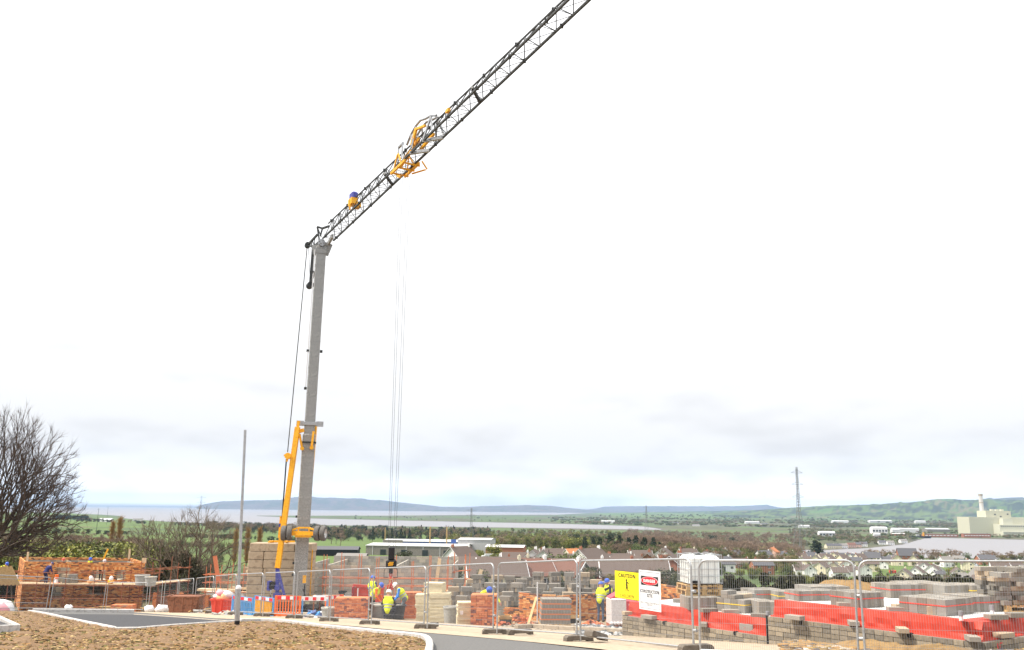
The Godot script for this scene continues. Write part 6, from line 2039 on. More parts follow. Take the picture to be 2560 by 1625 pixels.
	put("helmet", mb, mat("helmet_%d" % int(helmet.b * 100 + helmet.r * 10000), [[helmet.r, helmet.g, helmet.b]], 0.35), t)
	mb = Mb.new()
	for s in [-1, 1]: mb.ball(head + hx * s * 0.033 + look * 0.082 + hd * 0.008, Vector3.ONE * 0.011, 6, 4)
	put("eyes", mb, M.black_print, t).set_meta("kind", "stuff")
	mb = Mb.new()
	mb.box(head - hd * 0.062 + look * 0.092, Vector3(0.045, 0.008, 0.012), HB)
	put("mouth", mb, M.red_skip, t)
func people() -> void:
	mat("cloth", [[1, 1, 1]], 0.9, 0, {"vc": true})
	var Y := Color(0.72, 0.82, 0.03)
	var blue := Color(0.05, 0.12, 0.55)
	var white := Color(0.8, 0.8, 0.8)
	var dark := Color(0.025, 0.025, 0.03)
	var jeans := Color(0.07, 0.10, 0.17)
	var stand := {"pelvis": Vector3(0, 0.94, 0), "chest": Vector3(0, 1.27, 0.02), "neck": Vector3(0, 1.50, 0.03), "head": Vector3(0, 1.63, 0.07), "elbow": [Vector3(0.26, 1.14, 0.08), Vector3(-0.26, 1.14, 0.08)], "wrist": [Vector3(0.2, 1.0, 0.3), Vector3(-0.2, 1.0, 0.3)], "knee": [Vector3(0.1, 0.5, 0.03), Vector3(-0.1, 0.5, 0.02)], "ankle": [Vector3(0.11, 0.09, -0.02), Vector3(-0.11, 0.09, 0.02)]}
	var stoop := stand.duplicate(true)
	stoop.merge({"pelvis": Vector3(0, 0.92, -0.1), "chest": Vector3(0, 1.2, 0.08), "neck": Vector3(0, 1.38, 0.22), "head": Vector3(0, 1.48, 0.32), "look": Vector3(0, -0.6, 1), "elbow": [Vector3(0.25, 1.02, 0.22), Vector3(-0.25, 1.02, 0.22)], "wrist": [Vector3(0.17, 0.82, 0.38), Vector3(-0.17, 0.82, 0.38)]}, true)
	var crouch := stand.duplicate(true)
	crouch.merge({"pelvis": Vector3(0, 0.42, -0.12), "chest": Vector3(0, 0.78, -0.02), "neck": Vector3(0, 1.0, 0.05), "head": Vector3(0, 1.13, 0.1), "look": Vector3(0, -0.3, 1), "elbow": [Vector3(0.3, 0.66, 0.2), Vector3(-0.3, 0.66, 0.2)], "wrist": [Vector3(0.22, 0.6, 0.45), Vector3(-0.22, 0.6, 0.45)], "knee": [Vector3(0.26, 0.48, 0.3), Vector3(-0.26, 0.48, 0.3)], "ankle": [Vector3(0.16, 0.09, 0.02), Vector3(-0.16, 0.09, 0.02)]}, true)
	var lean := stand.duplicate(true)
	lean.merge({"pelvis": Vector3(0, 0.93, -0.06), "chest": Vector3(0, 1.24, 0.04), "neck": Vector3(0.02, 1.45, 0.12), "head": Vector3(0.04, 1.57, 0.18), "look": Vector3(0.3, -0.2, 1), "elbow": [Vector3(0.28, 1.08, 0.12), Vector3(-0.36, 1.48, 0.18)], "wrist": [Vector3(0.2, 0.98, 0.34), Vector3(-0.3, 1.6, 0.38)]}, true)
	var reach := stand.duplicate(true)
	reach.merge({"pelvis": Vector3(0, 0.9, -0.2), "chest": Vector3(0, 1.15, 0.05), "neck": Vector3(0.02, 1.27, 0.22), "head": Vector3(0.05, 1.33, 0.33), "look": Vector3(0.2, -0.7, 1), "elbow": [Vector3(0.42, 1.02, 0.14), Vector3(-0.4, 1.1, 0.18)], "wrist": [Vector3(0.5, 0.85, 0.3), Vector3(-0.34, 0.95, 0.38)]}, true)
	person("worker in an orange jacket, yellow vest and blue helmet holding a tool beside the tub", on(933, 44.0), PI * 0.42, stoop, Color(0.85, 0.17, 0.03), dark, Y, blue)
	person("worker in a yellow vest and blue helmet standing behind the orange jacket worker", on(927, 48.0, 0.25), PI * 0.9, stand, Color(0.1, 0.12, 0.2), dark, Y, blue)
	person("worker in a yellow vest and white helmet crouching with his back turned at the tub", on(969, 41.5), PI, crouch, dark, Color(0.03, 0.035, 0.05), Y, white)
	person("worker in a blue jumper, yellow vest and white helmet bending over the tub", on(1004, 43.0), -PI * 0.45, stoop, Color(0.04, 0.2, 0.65), Color(0.16, 0.18, 0.2), Y, white)
	person("worker in a yellow jacket and blue helmet stooping behind the tall brick pack", on(1216, 38.6), 0.15, reach, Y, dark, Y, blue)
	person("worker in jeans and yellow vest with a red mark, blue helmet, facing the curved wall", on(1502, 42.0), PI * 0.86, lean, dark, jeans, Y, blue)
	person("worker in a blue helmet and yellow vest looking over his colleague's shoulder", on(1522, 43.2, 0.12), -PI * 0.35, stand, Color(0.03, 0.03, 0.05), dark, Y, blue)
	var hb := on(353, 70.0).y + 1.98
	person("worker in a yellow vest and blue helmet standing on the scaffold beside leaning boards", Vector3(at(8, 1400, 69.0).x, hb, -69.0), PI * 0.45, stoop, dark, dark, Y, blue)
	person("worker in a yellow vest and blue helmet showing above the brick house wall", Vector3(at(226, 1400, 72.5).x, hb + 0.05, -72.5), 0.4, stand, Color(0.05, 0.08, 0.1), dark, Y, blue)
	person("worker in a dark jacket and pale cap stooping inside the brick house", Vector3(at(256, 1400, 73.0).x, hb + 0.05, -73.0), 0.9, stoop, Color(0.03, 0.04, 0.07), dark, null, Color(0.7, 0.6, 0.6))
	person("person in dark blue overalls bending on the scaffold by the brick doorway", Vector3(at(118, 1420, 69.2).x, hb, -69.2), 2.6, stoop, Color(0.03, 0.035, 0.12), Color(0.025, 0.03, 0.08), null, Color(0.05, 0.05, 0.15))
	person("worker in a red helmet inside the brick house beside the grey partition", Vector3(at(160, 1400, 74.0).x, hb - 0.1, -74.0), 0.0, stand, Color(0.2, 0.15, 0.15), dark, null, Color(0.6, 0.1, 0.06))

# ---------------------------------------------------------------- vegetation
var tree_kinds := {}
func limb(mb: Mb, a: Vector3, dir: Vector3, L: float, r: float, depth: int, rg: RandomNumberGenerator, tips: Array, sides := 6, droop := 0.0) -> void:
	var pts := [a]
	var rs := [r]
	var d := dir
	var p := a
	var seg := 3
	for i in seg:
		d = (d + Vector3(rg.randf_range(-0.16, 0.16), rg.randf_range(-0.06, 0.14) - droop, rg.randf_range(-0.16, 0.16))).normalized()
		p += d * L / seg
		pts.append(p)
		rs.append(r * lerpf(1.0, 0.62, float(i + 1) / seg))
		if depth > 1 and i > 0 and rg.randf() < 0.6:
			var s := d.cross(Vector3(rg.randf_range(-1, 1), rg.randf_range(-1, 1), rg.randf_range(-1, 1))).normalized()
			limb(mb, p, (d * 0.75 + s * 0.75).normalized(), L * rg.randf_range(0.5, 0.7), r * 0.45, depth - 2, rg, tips, maxi(3, sides - 2), droop)
	mb.tube(pts, rs, sides, false)
	if depth <= 0:
		tips.append([p, d, r])
		return
	var n := 3 if rg.randf() < 0.45 else 2
	var twist := rg.randf() * TAU
	for k in n:
		var u := d.cross(Vector3.UP if absf(d.y) < 0.9 else Vector3.RIGHT).normalized()
		var w := d.cross(u)
		var a2 := twist + TAU * k / n + rg.randf_range(-0.4, 0.4)
		var sp := rg.randf_range(0.35, 0.68)
		limb(mb, p, (d + (u * cos(a2) + w * sin(a2)) * sp).normalized(), L * rg.randf_range(0.68, 0.86), r * 0.6, depth - 1, rg, tips, maxi(3, sides - 1), droop)
func twigs(mb: Mb, tips: Array, n: int, L: float, w: float, rg: RandomNumberGenerator) -> void: # thin crossed slivers
	for t in tips:
		for k in n:
			var d: Vector3 = (t[1] + Vector3(rg.randf_range(-0.8, 0.8), rg.randf_range(-0.5, 0.8), rg.randf_range(-0.8, 0.8))).normalized()
			var a: Vector3 = t[0] - t[1] * rg.randf_range(0, L * 0.6)
			var b: Vector3 = a + d * L * rg.randf_range(0.5, 1.2)
			var s := d.cross(Vector3(rg.randf_range(-1, 1), rg.randf_range(-1, 1), rg.randf_range(-1, 1))).normalized() * w
			mb.tri(a - s, a + s, b)
			var z := d.cross(s).normalized() * w
			mb.tri(a - z, a + z, b)
func leaves(mb: Mb, blobs: Array, n: int, size: float, cols: Array, rg: RandomNumberGenerator) -> void: # leaf clumps spread through blobs [centre, radii]
	for i in n:
		var q: Array = blobs[rg.randi() % blobs.size()]
		var d := Vector3(rg.randfn(), rg.randfn(), rg.randfn()).normalized()
		var p: Vector3 = q[0] + d * q[1] * pow(rg.randf(), 0.4)
		var u := Vector3(rg.randfn(), rg.randfn(), rg.randfn()).normalized()
		var w := u.cross(Vector3(rg.randfn(), rg.randfn(), rg.randfn())).normalized()
		var s := size * rg.randf_range(0.6, 1.4)
		var c: Array = cols[rg.randi() % cols.size()]
		var k := rg.randf_range(0.8, 1.2)
		mb.paint(c[0] * k, c[1] * k, c[2] * k)
		mb.quad(p - u * s - w * s * 0.5, p + u * s * 0.7 - w * s * 0.8, p + u * s + w * s * 0.6, p - u * s * 0.6 + w * s * 0.9)
func make_kinds() -> void: # every kind is about 10 m tall: [trunk mesh, crown mesh, crown material]
	mat("bark", [[0.11, 0.08, 0.06], [0.19, 0.15, 0.11]], 0.95, 0.8)
	mat("leaf", [[1, 1, 1]], 0.85, 0, {"vc": true})
	mat("twig_brown", [[0.30, 0.22, 0.165]], 0.95)
	mat("twig_grey", [[0.25, 0.21, 0.16]], 0.95)
	var rg := RandomNumberGenerator.new()
	rg.seed = 77
	for v in 3: # bare broadleaf
		var tr := Mb.new()
		var tips := []
		limb(tr, Vector3(0, -0.2, 0), Vector3(rg.randf_range(-0.05, 0.05), 1, 0), 2.9, 0.22, 4, rg, tips, 6)
		var tw := Mb.new()
		twigs(tw, tips, 9, 1.4, 0.05, rg)
		tree_kinds["bare%d" % v] = [tr.mesh(), tw.mesh(), M.twig_brown]
	for v in 3: # spring broadleaf, yellow green to olive
		var tr := Mb.new()
		var tips := []
		limb(tr, Vector3(0, -0.2, 0), Vector3(0, 1, 0), 2.6, 0.2, 2, rg, tips, 5)
		var bl := []
		for t in tips: bl.append([t[0], Vector3(1.5, 1.2, 1.5) * rg.randf_range(0.7, 1.2)])
		for k in 4: bl.append([Vector3(rg.randf_range(-2, 2), rg.randf_range(3.5, 7.5), rg.randf_range(-2, 2)), Vector3(1.7, 1.5, 1.7)])
		var cr := Mb.new()
		leaves(cr, bl, 1600, 0.17, [[[0.210, 0.225, 0.045], [0.150, 0.180, 0.045], [0.270, 0.255, 0.060], [0.135, 0.128, 0.053]], [[0.128, 0.143, 0.045], [0.090, 0.112, 0.038], [0.165, 0.150, 0.060]], [[0.195, 0.158, 0.083], [0.150, 0.143, 0.060], [0.225, 0.195, 0.090]]][v], rg)
		tree_kinds["leafy%d" % v] = [tr.mesh(), cr.mesh(), M.leaf]
	for v in 2: # dark conifer
		var tr := Mb.new()
		tr.tube([Vector3(0, -0.2, 0), Vector3(0.05, 5, 0), Vector3(0, 9.3, 0)], [0.2, 0.13, 0.03], 5, false)
		var bl := []
		for k in 16:
			var y := 1.6 + 8.0 * k / 16.0
			var r := (2.7 if v == 0 else 2.1) * (1.0 - k / 17.5) + 0.25
			for j in 3: bl.append([Vector3(cos(k * 2.4 + j * 2.1) * r * 0.55, y, sin(k * 2.4 + j * 2.1) * r * 0.55), Vector3(r * 0.55, 0.5, r * 0.55)])
		var cr := Mb.new()
		leaves(cr, bl, 900, 0.22, [[0.035, 0.051, 0.029], [0.048, 0.064, 0.032], [0.029, 0.038, 0.022], [0.064, 0.072, 0.035]], rg)
		tree_kinds["conifer%d" % v] = [tr.mesh(), cr.mesh(), M.leaf]
	for v in 3: # shrub without visible stem height
		var tr := Mb.new()
		var tips := []
		for k in 3: limb(tr, Vector3(0, -0.2, 0), Vector3(cos(k * 2.1) * 0.7, 1, sin(k * 2.1) * 0.7).normalized(), 2.8, 0.16, 1, rg, tips, 4)
		var bl := []
		for k in 9: bl.append([Vector3(rg.randf_range(-3.4, 3.4), rg.randf_range(1.6, 7.2), rg.randf_range(-3.4, 3.4)), Vector3(2.2, 1.9, 2.2) * rg.randf_range(0.6, 1.15)])
		var cr := Mb.new()
		leaves(cr, bl, 1700, 0.19, [[[0.088, 0.120, 0.040], [0.064, 0.088, 0.032], [0.120, 0.144, 0.048]], [[0.208, 0.224, 0.056], [0.152, 0.168, 0.048], [0.240, 0.224, 0.080]], [[0.048, 0.061, 0.029], [0.072, 0.080, 0.038], [0.035, 0.048, 0.026]]][v], rg)
		tree_kinds["shrub%d" % v] = [tr.mesh(), cr.mesh(), M.leaf]
	var tr2 := Mb.new() # columnar poplar in bud
	var tips2 := []
	tr2.tube([Vector3(0, -0.2, 0), Vector3(0, 5, 0), Vector3(0, 9.6, 0)], [0.16, 0.1, 0.02], 5, false)
	for k in 60:
		var y := 1.0 + 8.3 * k / 60.0
		var a := k * 2.4
		tips2.append([Vector3(cos(a) * 0.25, y, sin(a) * 0.25), Vector3(cos(a) * 0.45, 1, sin(a) * 0.45).normalized(), 0.02])
	var tw2 := Mb.new()
	twigs(tw2, tips2, 13, 1.5, 0.075, rg)
	tree_kinds["poplar"] = [tr2.mesh(), tw2.mesh(), mat("twig_orange", [[0.40, 0.25, 0.11]], 0.95)]
func tree(called: String, kind: String, label: String, p: Vector3, h: float, group := "", wide := 1.0) -> Node3D:
	var t := thing(called, label, "tree", p, rng.randf() * TAU, group)
	var k: Array = tree_kinds[kind]
	var B := Basis.from_scale(Vector3(h * 0.1 * wide, h * 0.1, h * 0.1 * wide))
	put("trunk", k[0], M.bark, t, Transform3D(B, Vector3.ZERO))
	put("crown", k[1], k[2], t, Transform3D(B, Vector3.ZERO))
	return t
func wood(called: String, label: String, kinds: Array, n: int, px0: float, px1: float, d0: float, d1: float, h0: float, h1: float, seed_n: int, wide := 1.0, thr := -0.12, freq := 0.012) -> void: # a far wood that reads as one mass
	var rg := RandomNumberGenerator.new()
	rg.seed = seed_n
	var fn := FastNoiseLite.new()
	fn.seed = seed_n
	fn.frequency = freq
	var spots := []
	var tries := 0
	while spots.size() < n and tries < n * 9:
		tries += 1
		var px := rg.randf_range(px0, px1)
		var d := exp(rg.randf_range(log(d0), log(d1)))
		var x := (px - 1280.0) / F * d
		if fn.get_noise_2d(x, d * 0.6) < thr: continue
		var y := hgt(x, d)
		if y < -61.0: continue
		spots.append(Vector3(x, y, -d))
	var root := Node3D.new()
	root.name = numbered(called)
	root.set_meta("kind", "stuff")
	tag(root, label, "wood")
	add_child(root)
	for ki in kinds.size():
		var k: Array = tree_kinds[kinds[ki]]
		var mine := []
		for i in range(ki, spots.size(), kinds.size()): mine.append(spots[i])
		for layer in 2:
			var mm := MultiMesh.new()
			mm.transform_format = MultiMesh.TRANSFORM_3D
			mm.mesh = k[layer]
			mm.instance_count = mine.size()
			var r2 := RandomNumberGenerator.new()
			r2.seed = seed_n * 31 + ki
			for i in mine.size():
				var h := r2.randf_range(h0, h1) * 0.1
				var wd := wide * r2.randf_range(0.85, 1.3)
				mm.set_instance_transform(i, Transform3D(Basis(Vector3.UP, r2.randf() * TAU).scaled(Vector3(h * wd, h, h * wd)), mine[i]))
			var o := MultiMeshInstance3D.new()
			o.name = ["trunks", "crowns"][layer]
			o.multimesh = mm
			o.material_override = M.bark if layer == 0 else k[2]
			o.set_meta("kind", "stuff")
			root.add_child(o, true)
func big_bare_tree() -> void:
	var rg := RandomNumberGenerator.new()
	rg.seed = 5
	var foot := on(-60, 92.0)
	var t := thing("bare_tree", "large leafless tree with a dense fan of branches at the end of the brick house", "tree", foot)
	var tr := Mb.new()
	tr.tube([Vector3(0, -0.5, 0), Vector3(0.1, 1.5, 0), Vector3(0.25, 4.6, 0)], [0.62, 0.48, 0.40], 10, false)
	var db := mat("dark_bark", [[0.06, 0.046, 0.038], [0.11, 0.085, 0.068]], 0.95, 0.9)
	put("trunk", tr, db, t)
	var tips := []
	var br := Mb.new()
	for k in 13:
		var a := k * 2.4
		var s := 0.25 + 0.95 * float(k) / 12.0
		limb(br, Vector3(0.2, 3.0 + 1.6 * (1.0 - k / 12.0), 0), Vector3(cos(a) * s + 0.10, 1.1 - 0.05 * k, sin(a) * s).normalized(), 4.3, 0.25, 4, rg, tips, 6)
	for q in [[1.0, 0.35, 0.1], [1.0, 0.62, -0.2], [1.0, 0.15, 0.2], [0.9, 0.9, 0.1], [1.0, 0.45, -0.5], [0.7, 1.1, 0.3], [1.0, 0.28, 0.5]]:
		limb(br, Vector3(0.2, 3.6, 0), Vector3(q[0], q[1], q[2]).normalized(), 4.1, 0.24, 4, rg, tips, 6)
	var slim := Transform3D(Basis.from_scale(Vector3(0.7, 1.06, 0.7)), Vector3.ZERO)
	put("branches", br, db, t, slim)
	var tw := Mb.new()
	twigs(tw, tips, 7, 1.2, 0.015, rg)
	put("twigs", tw, mat("twig_dark", [[0.12, 0.08, 0.06]], 0.95), t, slim)
	for q in [[418, 108.0, 10.6, 11, "bare ivy clad tree with spreading twigs behind the gable scaffold"], [482, 104.0, 11.6, 12, "taller bare ivy clad tree beside the far pylon"]]:
		rg.seed = q[3] * 7
		foot = on(q[0], q[1])
		t = thing("bare_tree", q[4], "tree", foot)
		tr = Mb.new()
		tips = []
		for k in 4: limb(tr, Vector3(0.2 * k - 0.3, -0.3, 0.15 * (k % 2)), Vector3(-0.5 + 0.36 * k, 1, rg.randf_range(-0.3, 0.3)).normalized(), q[2] * 0.29, 0.2, 4, rg, tips, 6)
		put("trunk", tr, M.bark, t)
		tw = Mb.new()
		twigs(tw, tips, 8, 1.1, 0.012, rg)
		put("twigs", tw, M.twig_grey, t)
		var iv := Mb.new()
		var bl := []
		for k in 18: bl.append([Vector3(rg.randf_range(-1.9, 1.9) * (0.4 + k / 24.0), 0.8 + k * 0.26, rg.randf_range(-0.8, 0.8)), Vector3(0.75, 0.7, 0.7)])
		leaves(iv, bl, 3600, 0.085, [[0.075, 0.07, 0.045], [0.05, 0.055, 0.03], [0.11, 0.09, 0.06], [0.04, 0.04, 0.022]], rg)
		put("ivy", iv, M.leaf, t)
func vegetation() -> void:
	make_kinds()
	big_bare_tree()
	var G := "scattered trees on the slopes"
	for q in [[275, 350, 14, "brown poplar in bud, the farther of a pair in the left field"], [292, 345, 15.5, "brown poplar in bud, the nearer of a pair in the left field"], [585, 300, 12, "brown poplar in bud between lamp column and field hedge"], [615, 305, 12.5, "brown poplar in bud just right of the lamp column"], [645, 315, 13, "brown poplar in bud above the counterweight stack"]]: tree("poplar_tree", "poplar", q[3], on(q[0], q[1]), q[2], "columnar poplars", 1.0)
	var rows := [["evergreen_tree", "conifer0", [[1500, 640, 13], [1525, 620, 14.5], [1550, 650, 15], [1572, 600, 13.5], [1590, 640, 15], [1612, 610, 14], [1634, 655, 14], [1484, 700, 12], [1540, 560, 11], [1605, 560, 11], [1650, 600, 11], [1462, 690, 13]], "dark conifer in the dense clump,", "conifer clump", 1.25, ["left outer one", "second from the willow wood", "tall one above the aerial bungalow", "front one above the aerial bungalow", "tallest in the middle", "beside the tallest", "right rear one", "far left rear one", "low front one left", "low front one right", "lowest at the right end", "detached one at the willow wood"]], ["evergreen_tree", "conifer1", [[2040, 900, 19], [2048, 880, 17]], "broad dark evergreen", "river bank evergreens", 2.1, ["on the river bank before the white office", "right half of the river bank pair"]], ["evergreen_tree", "shrub2", [[1776, 1500, 20], [1836, 1480, 19], [1443, 900, 17], [1478, 950, 16], [1528, 1000, 20], [1505, 980, 15]], "dark rounded evergreen", "evergreens above the wood", 1.0, ["above the wood, beside its twin", "above the wood near the pylon", "rising from the willow wood", "between willow wood and conifer clump", "broad one above the conifer clump", "narrow one above the conifer clump"]], ["round_conifer", "shrub0", [[1388, 235, 8], [1408, 232, 8], [1425, 230, 7.5], [1445, 236, 8], [1372, 238, 6.5]], "round dark green conifer in the garden row,", "garden conifers", 1.0, ["second of five", "middle one", "fourth of five", "last by the brown bungalow", "smallest beside the white gables"]], ["spring_tree", "leafy0", [[1228, 420, 10], [1460, 900, 15], [1426, 860, 14], [1712, 760, 12], [2195, 581, 5], [1745, 340, 5], [1900, 440, 5], [2330, 581, 7], [2375, 525, 8], [1880, 405, 5]], "yellow green tree in fresh leaf", "trees in fresh leaf", 1.2, ["before the grey warehouse", "at the top of the willow wood", "beside the dark round evergreens", "within the brown wood's edge", "in front of the two storey cream house", "beside the small trimmed brick gable", "before the brick villa", "beside the top of the stepped terrace", "below the big bare river bush", "left of the brick villa"]], ["bare_garden_tree", "bare0", [[2380, 744, 12], [2350, 768, 11], [2480, 773, 10], [2520, 773, 9], [1480, 330, 9], [1655, 300, 8], [1620, 250, 7], [2140, 581, 7], [1985, 720, 10], [1790, 420, 9], [1935, 570, 9], [2215, 744, 11], [2310, 700, 13], [828, 900, 14], [850, 800, 12], [1330, 360, 6]], "leafless brown tree", "bare garden trees", 1.2, ["spreading wide before the river", "left of the wide river bush", "behind the grey chevron gable", "right of the red chimneys", "above the curved brick wall", "left of the water tank's brick gable", "behind the danger sign", "behind the double fence post", "beside the dark terrace", "below the slate roofed house", "above the brick villa", "beside the yellow gable", "beside the slate hall", "by the white shed right of the crane", "in the field right of the crane wheels", "beside the half timbered gables"]], ["field_tree", "shrub2", [[342, 420, 8], [168, 500, 8], [450, 380, 7], [550, 330, 6], [1020, 300, 7], [905, 260, 4]], "dark bush", "field bushes", 1.0, ["standing alone in the bright field left of the ivy trees", "above the brick house doorway", "between the two ivy clad trees", "below the poplars at the lamp column", "beside the small dark blue shed", "left of the crane hook"]]]
	for r in rows:
		for i in r[2].size():
			var q: Array = r[2][i]
			var said: String = r[3]
			if r.size() > 6: said += " " + r[6][i]
			tree(r[0], r[1], said, on(q[0], q[1]), q[2], r[4], r[5])
	wood("scrub_belt", "green and yellow scrub belt behind the brick house", ["shrub0", "shrub1", "leafy0", "shrub2", "leafy1"], 300, -80, 420, 112, 230, 5.0, 8.5, 1)
	wood("scrub_belt", "dark scrub behind the rusty skip and the masonry piers", ["shrub2", "shrub0", "bare0"], 90, 330, 560, 96, 170, 3.5, 6.5, 2)
	wood("bare_copse", "brown leafless copse at the near edge of the green field", ["bare0", "bare1", "leafy2"], 120, 20, 400, 330, 480, 6.0, 9.5, 3)
	wood("hedgerow", "hedgerow bushes crossing the green fields", ["shrub0", "bare2", "shrub2"], 150, 0, 760, 560, 600, 2.5, 5.0, 4)
	wood("hedgerow", "far hedgerow bushes crossing the green fields", ["shrub0", "shrub2"], 170, 0, 760, 950, 1000, 3.0, 6.0, 5)
	wood("hedgerow", "distant hedgerow along the headland", ["shrub2", "bare2"], 150, 0, 640, 2150, 2230, 6.0, 10.0, 6)
	wood("shelter_belt", "dark shelter belt on the headland field", ["conifer0", "shrub2"], 70, 165, 252, 2400, 2460, 11.0, 15.0, 7)
	wood("shore_wood", "brown and dark wood along the near shore", ["bare0", "shrub2", "bare1", "leafy2"], 330, 540, 830, 1450, 2500, 10.0, 17.0, 8)
	wood("shore_wood", "mixed wood along the near shore behind the warehouses", ["leafy1", "shrub2", "bare0", "conifer1"], 520, 790, 1230, 1150, 2300, 9.0, 17.0, 9)
	wood("willow_wood", "yellow green willow wood before the river", ["leafy0", "leafy1", "leafy2", "bare1"], 700, 1130, 1560, 720, 2300, 8.0, 15.0, 10)
	wood("brown_wood", "wide brown leafless wood above the houses", ["bare0", "bare1", "bare2", "leafy2"], 900, 1560, 1990, 800, 2300, 11.0, 16.0, 11, 1.2)
	wood("brown_wood", "lower edge of the brown wood with olive trees", ["bare0", "leafy2", "leafy1", "shrub0"], 260, 1480, 1980, 520, 820, 7.0, 12.0, 12)
	wood("garden_green", "bushes and small trees filling the gardens between houses", ["shrub0", "shrub1", "bare1", "leafy1"], 480, 1180, 2600, 330, 800, 2.5, 5.5, 13)
	wood("garden_green", "bushes on the slope below the site", ["shrub0", "shrub2", "leafy2", "bare1"], 150, 1130, 1720, 135, 290, 2.5, 5.0, 14)
	wood("garden_green", "low bushes on the slope behind the dark hedge", ["shrub0", "shrub2", "leafy1"], 90, 1780, 2600, 300, 480, 2.0, 4.0, 24)
	wood("bank_scrub", "scrub along the far river bank and marsh", ["shrub0", "leafy1", "bare2", "leafy2"], 1300, 1960, 2620, 1560, 3300, 4.0, 9.0, 15, 1.6, -0.05, 0.005)
	wood("far_wood", "distant woods on the flat land across the river", ["leafy1", "bare0", "leafy2", "shrub0"], 2200, 1380, 2650, 3600, 6800, 8.0, 13.0, 16, 2.2, 0.02, 0.0026)
	wood("far_wood", "distant bushes on the green spit", ["shrub2", "bare2"], 60, 900, 1600, 4400, 6500, 6.0, 11.0, 17, 1.3)
	wood("far_hedges", "distant hedges on the lower hill slopes", ["leafy1"], 300, 1500, 2650, 6800, 9500, 10.0, 18.0, 18, 2.0)
	wood("river_bank_bushes", "brown bushes along the near bank of the inlet", ["bare0", "bare2", "leafy2", "shrub0"], 90, 2120, 2620, 820, 1120, 7.0, 12.0, 31, 1.2)
	# clipped hedge along the site
	var rg := RandomNumberGenerator.new()
	rg.seed = 40
	var hd := [[1780, 108.0], [1950, 112.0], [2120, 114.0], [2300, 108.0], [2440, 100.0]]
	for i in hd.size() - 1:
		var A := on(hd[i][0], hd[i][1])
		var B := on(hd[i + 1][0], hd[i + 1][1])
		var t := thing("clipped_hedge", ["dark hedge section behind the white water tank", "dark hedge section below the brick villa", "dark hedge section behind the ochre bank", "dark hedge section below the cream gable"][i], "hedge", A)
		var mb := Mb.new()
		var bl := []
		for k in 40: bl.append([(B - A) * (k / 39.0) + Vector3(0, rg.randf_range(0.7, 3.5), rg.randf_range(-0.4, 0.4)), Vector3(0.75, 0.8, 0.6)])
		leaves(mb, bl, 9500, 0.14, [[0.035, 0.04, 0.022], [0.05, 0.052, 0.026], [0.025, 0.03, 0.017], [0.065, 0.062, 0.034]], rg)
		put("foliage", mb, M.leaf, t)
		mb = Mb.new()
		for k in 14:
			var p := (B - A) * ((k + 0.5) / 14.0)
			mb.tube([p - Vector3(0, 0.2, 0), p + Vector3(rg.randf_range(-0.2, 0.2), 2.2, 0)], 0.05, 4)
		put("stems", mb, M.bark, t).set_meta("kind", "stuff")

# ---------------------------------------------------------------- houses and works
var win_mesh: ArrayMesh
func town_materials() -> void:
	mat("render_white", [[0.74, 0.73, 0.72], [0.82, 0.81, 0.80]], 0.9, 3.0)
	mat("render_cream", [[0.62, 0.56, 0.42], [0.72, 0.66, 0.50]], 0.9, 3.0)
	mat("render_grey", [[0.50, 0.54, 0.60], [0.58, 0.62, 0.68]], 0.9, 3.0)
	mat("render_pink", [[0.62, 0.40, 0.32], [0.68, 0.46, 0.38]], 0.9, 3.0)
	mat("brick_red", [[0.26, 0.105, 0.07], [0.36, 0.155, 0.10], [0.30, 0.13, 0.09]], 0.92, 0.8, {"oct": 5})
	mat("tile_brown", [[0.085, 0.066, 0.058], [0.135, 0.105, 0.092], [0.11, 0.083, 0.073]], 0.9, 1.5, {"oct": 5})
	mat("tile_red", [[0.14, 0.07, 0.053], [0.19, 0.10, 0.078]], 0.9, 1.5, {"oct": 5})
	mat("slate", [[0.075, 0.075, 0.085], [0.12, 0.12, 0.13]], 0.8, 1.5, {"oct": 5})
	mat("tile_grey", [[0.17, 0.16, 0.15], [0.24, 0.225, 0.21]], 0.9, 1.5, {"oct": 5})
	mat("tile_orange", [[0.40, 0.14, 0.06], [0.48, 0.20, 0.09]], 0.9, 1.5)
	mat("glass_dark", [[0.03, 0.035, 0.045]], 0.15, 0, {"spec": 0.6})
	mat("sheet_white", [[0.56, 0.56, 0.57], [0.66, 0.66, 0.67]], 0.6, 4.0)
	mat("sheet_grey", [[0.38, 0.38, 0.38], [0.48, 0.48, 0.48]], 0.6, 4.0)
	mat("sheet_blue", [[0.05, 0.10, 0.30]], 0.6)
	mat("wall_warehouse", [[0.17, 0.155, 0.14], [0.26, 0.24, 0.215]], 0.9, 4.0)
	mat("works_cream", [[0.46, 0.45, 0.345], [0.52, 0.51, 0.40]], 0.85, 14.0)
	mat("works_pale", [[0.52, 0.515, 0.415]], 0.85)
	mat("pylon_steel", [[0.22, 0.225, 0.23]], 0.6)
	mat("chimney_grey", [[0.48, 0.47, 0.46], [0.58, 0.56, 0.54]], 0.9, 12.0)
